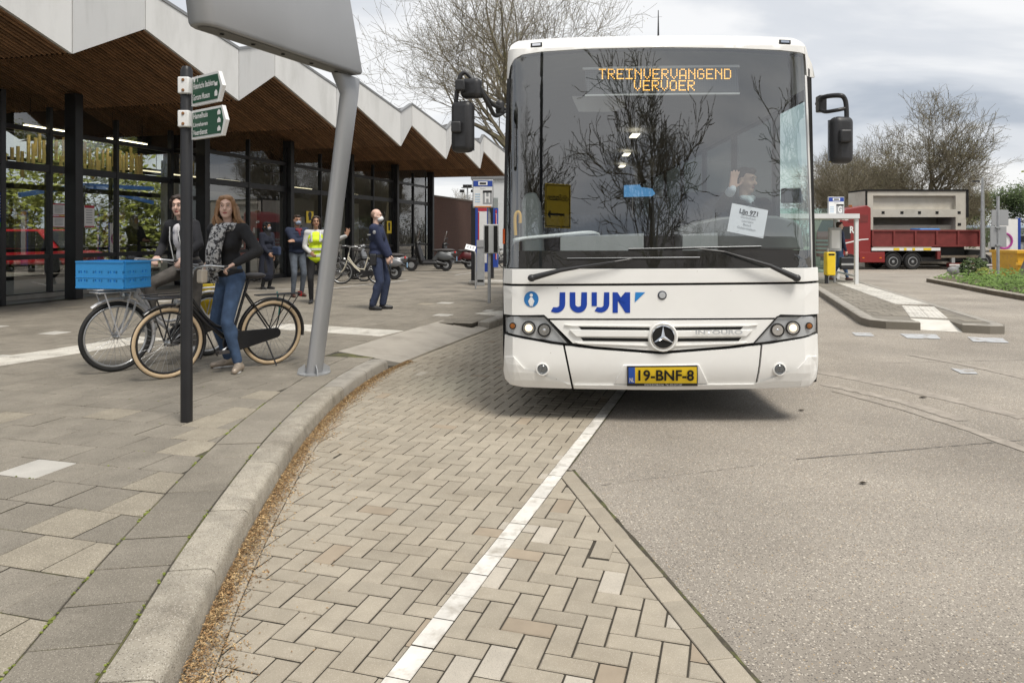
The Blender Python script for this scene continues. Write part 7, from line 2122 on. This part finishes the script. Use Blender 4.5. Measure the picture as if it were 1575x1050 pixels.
    if hs == 'short': hp = [('e', h(0, .028, .045), (.080, .088, .080), Rh), ('e', h(0, .065, .0), (.066, .045, .07), Rh), ('e', h(0, -.045, .088), (.055, .045, .030), Rh)]
    elif hs == 'bald': hp = [('e', h(0, .034, .025), (.0765, .076, .075), Rh)]
    elif hs in ('long', 'tied'):
        hp = [('e', h(0, .030, .042), (.083, .091, .090), Rh), ('e', h(.030, -.030, .090), (.042, .042, .027), Rh), ('e', h(-.030, -.030, .090), (.042, .042, .027), Rh), ('e', h(0, .06, -.02), (.075, .05, .08), Rh)]
        for s in (1, -1): hp += [('c', h(s * .070, -.035, .055), h(s * .082, .005, -.02), .022, .024)]
        if hs == 'long':
            for s in (1, -1):
                for q in range(5): 
                    a_ = h(s * (.078 + .004 * q), -.018 + .022 * q, .0); m_ = h(s * (.092 + .006 * q), -.02 + .02 * q, -.10); e_ = h(s * (.096 + .022 * math.sin(q * 2.1)) + P.get('blow', 0), -.03 + .026 * q, -.20 - .02 * (q % 3))
                    hp += [('c', a_, m_, .019, .016), ('c', m_, e_, .016, .006)]
            for q in range(5): hp += [('c', h((q - 2) * .035, .085, -.02), h((q - 2) * .045 + P.get('blow', 0), .10, -.19), .028, .010)]
        else: hp += [('c', h(-.062, .03, -.03), h(-.075, .01, -.14), .022, .012), ('c', h(.062, .03, -.03), h(.07, .015, -.12), .02, .012), ('c', h(0, .09, -.02), h(0, .10, -.16), .035, .02)]
    elif hs == 'hijab':
        hp = [('e', h(0, .022, .035), (.090, .098, .095), Rh), ('e', h(0, .05, -.05), (.088, .078, .10), Rh), ('c', h(0, -.03, -.13), h(0, .03, -.17), .065, .085), ('c', h(.0, .0, -.14), T(0, 0, .45), .085, .125), ('c', h(.072, -.03, .02), h(.05, -.045, -.10), .022, .03), ('c', h(-.072, -.03, .02), h(-.05, -.045, -.10), .022, .03), ('c', h(-.06, -.04, .085), h(.06, -.04, .085), .026, .026)]
    if hp: organic('headscarf' if hs == 'hijab' else 'hair', hp, .011, hm, t, sm=1)
    t['_j'] = 0
    del t['_j']
    return t, dict(T=T, h=h, pel=pel, up=up, shl=shl, el=el, wr=wr, kn=kn, an=an, neck=neck)
def to_local(loc_, rotz, H, w):
    m_ = (Matrix.Translation(Vector(loc_)) @ Matrix.Rotation(rotz, 4, 'Z') @ Matrix.Scale(H / 1.75, 4)).inverted(); return m_ @ Vector(w)
def band(J, name, zc, rx, ry, hgt, mat, parent, tilt=0.0, a0=0, a1=360):
    mb = MB(); n = 28; pts = [(math.cos(R(a0 + (a1 - a0) * i / n)) * rx, math.sin(R(a0 + (a1 - a0) * i / n)) * ry) for i in range(n + 1)]
    for i in range(n): mb.add([J['T'](*pts[i], zc - hgt / 2), J['T'](*pts[i + 1], zc - hgt / 2), J['T'](*pts[i + 1], zc + hgt / 2), J['T'](*pts[i], zc + hgt / 2)], [(0, 1, 2, 3)])
    return mb.build(name, mat, parent, smooth=60)
bpy.context.view_layer.update()

# ---- woman with scarf astride the black bicycle
f_hair = M('hair_brown', (.29, .165, .085), .6, var=.3, vs=30, stretch=(1, 1, .3)); f_dark = M('hair_dark', (.035, .022, .016), .6, var=.3, vs=30)
L0, r0, H0 = Vector((-2.95, 7.52, SW)), R(-36), 1.80
gl_ = [b1.matrix_world @ sv1((.60, s * .287, 1.13)) for s in (1, -1)]
hl_ = to_local(L0, r0, H0, gl_[0]); hr_ = to_local(L0, r0, H0, gl_[1])
if hl_.x < hr_.x: hl_, hr_ = hr_, hl_
pA, J = person('woman in black jacket, blue jeans and checked scarf astride the black bicycle', L0, r0, H0, dict(woman=True, vox=.012, detail=True, hands=(hl_ + Vector((0, .05, .0)), hr_ + Vector((0, .05, .0))), feet=((.17, .02, .085), (-.15, .12, .085)), pelvis=(.0, .05, .93), up=(0, -.06, 1), twist=R(22), yaw=R(48), pitch=R(-3),
    elbow={1: (.8, .6, -.5), -1: (-.8, .4, -.6)}, top=fabric('black', (.018, .018, .020)), trousers=fabric('denim', (.055, .095, .175), .3), shoes=M('gold_shoe', (.42, .35, .28), .4, metal=.3, var=.15), sole=m_sw, hair='long', hair_mat=f_hair, blow=.05, leg_w=.98, curl={1: 1.0, -1: 1.0}, palm={1: (0, 0, -1), -1: (0, 0, -1)}, toe={1: (.75, -.75, 0), -1: (-.35, -1, 0)}))
m_scarf = M('scarf_check', (.50, .50, .50), .95, var=.2, vs=20, bump=.3, bs=40, col2=(.05, .05, .055), c2s=26, c2lo=.48, c2hi=.52)
T = J['T']; sc_p = [('c', T(-.07, -.06, .50), T(.07, -.06, .50), .05, .05), ('c', T(-.09, .03, .51), T(.09, .03, .51), .05, .05), ('c', T(.085, -.05, .50), T(.085, .04, .51), .045, .045), ('c', T(-.085, -.05, .50), T(-.085, .04, .51), .045, .045)]
sc_p += [('c', T(-.05, -.135, .47), T(-.065, -.185, .26), .045, .05), ('c', T(-.065, -.185, .26), T(-.075, -.165, .06), .05, .055), ('c', T(.02, -.14, .46), T(.01, -.185, .24), .045, .045), ('c', T(.01, -.185, .24), T(.0, -.16, .10), .045, .05)]
sf = organic('scarf', sc_p, .013, m_scarf, pA, sm=2)
mb = MB()
for i in range(16):
    x = -.13 + i * .011; mb.tube([T(x, -.17, .05), T(x + rng.uniform(-.012, .012), -.165, -.06 + rng.uniform(-.02, .02))], .004, 4)
tag(mb.build('fringe', m_scarf, sf), kind='stuff')
bagp = to_local(L0, r0, H0, A(311, 425, 7.25)); bg = MB(); o = rbox('handbag', tuple(bagp), (.10, .07, .13), M('bag_cream', (.60, .53, .43), .5, var=.05), pA, bev=.02)
mb = MB(); mb.tube([bagp + Vector((0, 0, .06)), hr_ + Vector((.02, 0, -.02))], .007, 5); mb.build('strap', M('strap_cream', (.60, .53, .43), .5), o)
# loose strands
mb = MB(); hh = J['h']
for i in range(420):
    s_ = rng.choice((1, -1)); q = rng.uniform(0, 1); x_ = s_ * rng.uniform(.075, .098); y_ = -.03 + .12 * q
    mb.tube(catmull([tuple(hh(x_ * .9, y_, .04)), tuple(hh(x_ * 1.12, y_, -.08)), tuple(hh(x_ * 1.1 + rng.uniform(-.02, .07), y_ + rng.uniform(-.02, .02), -.16)), tuple(hh(x_ + rng.uniform(-.02, .11), y_ + rng.uniform(-.03, .03), -.25 + rng.uniform(-.04, .05)))], 3), .0028, 3, cap=False)
tag(mb.build('hair_strands', f_hair, pA), kind='stuff')
# ---- woman seated on the white bicycle
r1 = math.atan2(dr2.x, -dr2.y) ; sad = b2.matrix_world @ Vector((.25, 0, 0)); L1 = Vector((sad.x, sad.y, SW)); H1 = 1.74
gl_ = [b2.matrix_world @ sv2((.60, s * .287, 1.13)) for s in (1, -1)]
hl_ = to_local(L1, r1, H1, gl_[0]); hr_ = to_local(L1, r1, H1, gl_[1])
if hl_.x < hr_.x: hl_, hr_ = hr_, hl_
ped = to_local(L1, r1, H1, b2.matrix_world @ Vector((.62, -.14, .34)))
pB, J = person('woman in dark open jacket and white top sitting on the white bicycle', L1, r1, H1, dict(woman=True, vox=.012, detail=True, hands=(hl_ + Vector((0, .05, 0)), hr_ + Vector((0, .05, 0))), pelvis=(0, .0, 1.04), up=(-.02, -.22, 1), twist=R(6), yaw=R(32), pitch=R(4), head_off=(0, .02, 0), feet=((.22, -.10, .09), (ped.x if ped.x < 0 else -.13, ped.y, ped.z + .09)),
    elbow={1: (.8, .6, -.5), -1: (-.8, .5, -.4)}, top=fabric('nearblack', (.022, .022, .026)), trousers=fabric('greybrown', (.105, .095, .085), .25), shoes=M('white_shoe', (.55, .54, .52), .6, var=.2), sole=m_sw, hair='tied', hair_mat=f_dark, curl={1: 1.0, -1: 1.0}, palm={1: (0, 0, -1), -1: (0, 0, -1)}))
T = J['T']; sp_ = organic('shirt', [('e', T(0, -.045, .34), (.085, .095, .15)), ('e', T(0, -.045, .14), (.085, .092, .13)), ('e', T(0, -.055, .42), (.06, .075, .08))], .013, M('shirt_white', (.62, .60, .62), .9, var=.08, col2=(.25, .28, .40), c2s=16, c2lo=.58, c2hi=.62), pB, sm=2)
mb = MB(); mb.tube([T(.055, -.125, .46), T(.075, -.145, .30), T(.08, -.135, .05)], .006, 5); mb.tube([T(-.055, -.125, .46), T(-.075, -.145, .30), T(-.08, -.135, .05)], .006, 5); mb.build('jacket_piping', m_sw, pB)
# ---- woman in long dark coat and black headscarf
pC, J = person('woman in long dark coat and black headscarf by the glass front', G(410, 445, SW), R(62), 1.70, dict(woman=True, hands=((.17, -.10, .80), (-.12, -.20, .95)), feet=((.09, 0, .085), (-.09, .05, .085)), coat=.55, puff=.02, top=fabric('navycoat', (.012, .015, .028)), trousers=fabric('blk', (.012, .012, .014)), shoes=m_blk, hair='hijab', hair_mat=fabric('blackscarf', (.010, .010, .012)), mask=M('mask_grey', (.25, .26, .30), .8), skin=m_skin2, yaw=R(12)))
rbox('shoulder_bag', tuple(J['pel'] + Vector((.17, -.16, .06))), (.10, .30, .22), fabric('bagblue', (.03, .045, .09)), pC, bev=.03)
# ---- man with folded arms
pD, J = person('man in quilted navy jacket with folded arms and grey mask', G(457, 456, SW), R(38), 1.82, dict(puff=.028, hands=((-.13, -.22, 1.20), (.13, -.20, 1.14)), elbow={1: (.9, -.15, -.6), -1: (-.9, -.15, -.6)}, feet=((.10, .0, .085), (-.13, -.10, .085)), knee={-1: (-.1, -1, 0)}, top=fabric('navyquilt', (.018, .026, .055)), trousers=fabric('greyblue', (.085, .10, .125), .25), shoes=M('brown_shoe', (.07, .03, .022), .6), hair='short', hair_mat=f_dark, mask=M('mask_blue', (.26, .32, .42), .8), skin=m_skin2, curl={1: .4, -1: .4}))
T = J['T']; organic('scarf', [('c', T(-.05, -.09, .50), T(.05, -.09, .50), .035, .035), ('c', T(0, -.11, .47), T(.01, -.125, .38), .035, .03)], .014, M('scarf_red', (.16, .02, .03), .9, var=.2), pD)
mb = MB()
for z in (.02, .10, .18, .26, .34, .42): band(J, 'quilt_seam', z, .192 if z < .3 else .205, .150, .008, fabric('navyseam', (.008, .012, .026)), pD)
# ---- steward in yellow vest
pE, J = person('steward in yellow safety vest raising a hand beside the grey pylon', G(486, 466, SW), R(14), 1.76, dict(woman=True, hands=((.60, -.20, 1.36), (-.10, -.20, 1.02)), elbow={1: (.3, .2, -1)}, hand_dir={1: (.25, -.1, 1)}, palm={1: (.1, -1, 0)}, curl={1: .05, -1: .6}, spread={1: .25}, feet=((.09, .03, .085), (-.09, -.04, .085)), top=fabric('whitehood', (.52, .52, .52)), trousers=fabric('blktr', (.014, .014, .016)), shoes=m_blk, hair='tied', hair_mat=f_dark, skin=m_skin2, yaw=R(6)))
m_hv = M('hi_vis', (.62, .78, .02), .7, var=.06, emit=0.0); m_refl = M('reflective', (.55, .56, .55), .4, var=.05)
T = J['T']; vv = organic('safety_vest', [('e', T(0, -.005, .36), (.172, .138, .165)), ('e', T(0, 0, .16), (.156, .132, .17)), ('e', T(0, 0, -.02), (.176, .142, .12)), ('e', T(0, -.02, .33), (.15, .155, .10))], .016, m_hv, pE, sm=2)
band(J, 'reflective_band', .02, .180, .150, .045, m_refl, vv); band(J, 'reflective_band', .15, .166, .146, .045, m_refl, vv)
mb = MB()
for s in (1, -1): mb = MB(); mb.tube([T(s * .075, -.165, .30), T(s * .085, -.145, .42), T(s * .085, -.06, .51), T(s * .085, .07, .50)], .018, 4); mb.build('shoulder_band', m_refl, vv)
organic('hood', [('c', T(-.08, .07, .49), T(.08, .07, .49), .05, .05), ('c', T(.07, -.02, .50), T(.06, .06, .50), .04, .045), ('c', T(-.07, -.02, .50), T(-.06, .06, .50), .04, .045)], .014, fabric('whitehood', (.52, .52, .52)), pE)
# ---- officer
pF, J = person('bald uniformed officer in navy jacket standing in profile with a white mask', G(582, 476, SW), R(86), 1.855, dict(hands=((.05, -.20, .93), (-.06, -.19, .91)), elbow={1: (.9, .9, -.1), -1: (-.9, .9, -.1)}, feet=((.10, -.05, .085), (-.10, .08, .085)), puff=.03, leg_w=1.18, hem=1.15, boot=True, top=fabric('uniform', (.022, .030, .070)), trousers=fabric('uniform_tr', (.030, .042, .085), .25), shoes=m_blk, hair='bald', hair_mat=M('stubble', (.30, .20, .15), .7), mask=m_mask, skin=m_skin, pitch=R(2), hand_dir={1: (0, -.2, -1), -1: (0, -.2, -1)}, pelvis=(0, .02, .94), up=(0, .03, 1)))
T = J['T']; band(J, 'reflective_band', .37, .218, .157, .022, m_sw, pF, a0=20, a1=160)
band(J, 'belt', .0, .196, .156, .05, m_blk, pF)
rbox('holster', tuple(J['pel'] + Vector((-.205, .02, -.06))), (.06, .12, .20), m_blk, pF, bev=.02)
organic('collar', [('c', T(-.07, .03, .535), T(.07, .03, .535), .035, .035), ('c', T(.07, -.05, .52), T(.07, .03, .535), .03, .035), ('c', T(-.07, -.05, .52), T(-.07, .03, .535), .03, .035)], .014, fabric('uniform', (.022, .030, .070)), pF)
MB().ell(J['shl'][-1].lerp(J['el'][-1], .28) + Vector((-.088, 0, .01)), (.008, .028, .034), 10, 6).build('sleeve_badge', m_pgrey, pF)
MB().lathe([(.018, 0), (.018, .11), (.01, .14), (.001, .14)], 10, Matrix.Translation(J['wr'][-1] + Vector((0, -.05, -.20)))).build('water_bottle', glass('bottle', (.8, .87, .95), 1.4), pF)
# ---- woman behind the porch glass
pw = on_wall(206, 400, -1.9); pw.z = SW
Hw = CH + (HY - 328) * pw.y / F - SW
pG, J = person('woman in grey headscarf and black coat seen through the porch glass', pw, R(70), min(1.9, Hw), dict(woman=True, hands=((.12, -.34, 1.12), (-.10, -.36, 1.14)), feet=((.09, 0, .085), (-.09, .05, .085)), coat=.45, puff=.03, top=fabric('blackcoat2', (.012, .012, .013)), trousers=fabric('blk', (.012, .012, .014)), shoes=m_blk, hair='hijab', hair_mat=fabric('greyscarf', (.22, .20, .18)), skin=m_skin2, curl={1: .3, -1: .3}))
# ---- walker behind the island case
pW, J = person('person in dark jacket and jeans walking behind the island shelter post', G(1291, 432, SW), R(86), 1.76, dict(hands=((.18, -.06, .80), (-.18, -.14, .80)), feet=((.08, -.26, .10), (-.08, .28, .12)), knee={1: (0, -1, 0), -1: (0, -1, 0)}, top=fabric('walknavy', (.02, .028, .06)), trousers=fabric('walkjeans', (.06, .11, .21), .25), shoes=M('brown_shoe', (.07, .03, .022), .6), hair='short', hair_mat=f_dark))
hb_ = G(1291, 432, SW); o = thing('carrier_bag', 'black bag hanging from the walker by the island shelter', 'bag', (hb_.x + .10, hb_.y - .28, SW + .36))
rbox('bag_body', (0, 0, .18), (.42, .14, .36), m_blk, o, bev=.03); mb = MB(); mb.tube(catmull([(-.1, 0, .34), (-.06, 0, .44), (.06, 0, .44), (.1, 0, .34)], 4), .01, 5); mb.build('handle', m_blk, o)
MB().b2((-.2, -.08, .12), (.2, -.072, .18)).build('band', m_lgrey, o)
# ---- bus driver, waving
hd_w = A(1149, 277, 6.95); Hd = 1.80; kD = Hd / 1.75
Ld = Vector((hd_w.x - .0, hd_w.y + .04, hd_w.z - (1.04 + .70) * kD)); rD = R(12)
hand_t = to_local(Ld, rD, Hd, A(1126, 291, 6.48)); hand_o = to_local(Ld, rD, Hd, A(1172, 352, 6.62))
pH, J = person('bus driver in dark suit and tie waving behind the windscreen', Ld, rD, Hd, dict(vox=.012, detail=True, hands=(hand_o, hand_t), elbow={1: (.7, .2, -.7), -1: (-.7, .1, -.8)}, hand_dir={-1: (.12, -.1, 1)}, palm={-1: (.1, -1, .1)}, curl={-1: .05, 1: .9}, spread={-1: .12}, pelvis=(0, 0, 1.04), feet=((.15, -.52, .70), (-.15, -.52, .70)), top=fabric('suit', (.014, .015, .017)), trousers=fabric('suit', (.014, .015, .017)), shoes=m_blk, hair='short', hair_mat=f_dark, yaw=R(28), pitch=R(6), sleeve=.80))
T = J['T']; organic('shirt', [('e', T(0, -.075, .40), (.045, .065, .11)), ('c', T(-.05, -.03, .53), T(.05, -.03, .53), .035, .035), ('c', T(0, -.075, .50), T(0, -.05, .52), .04, .04)], .012, M('shirt_pale', (.62, .68, .74), .8, var=.04), pH)
organic('cuff', [('c', J['el'][-1].lerp(J['wr'][-1], .80), J['wr'][-1], .045, .040)], .012, M('shirt_pale', (.62, .68, .74), .8), pH)
organic('tie', [('c', T(0, -.135, .47), T(0, -.155, .36), .016, .020), ('e', T(0, -.13, .485), (.018, .014, .016))], .008, fabric('tie', (.035, .03, .04)), pH)

# the side scene is only a workbench
bpy.data.scenes.remove(WORK)
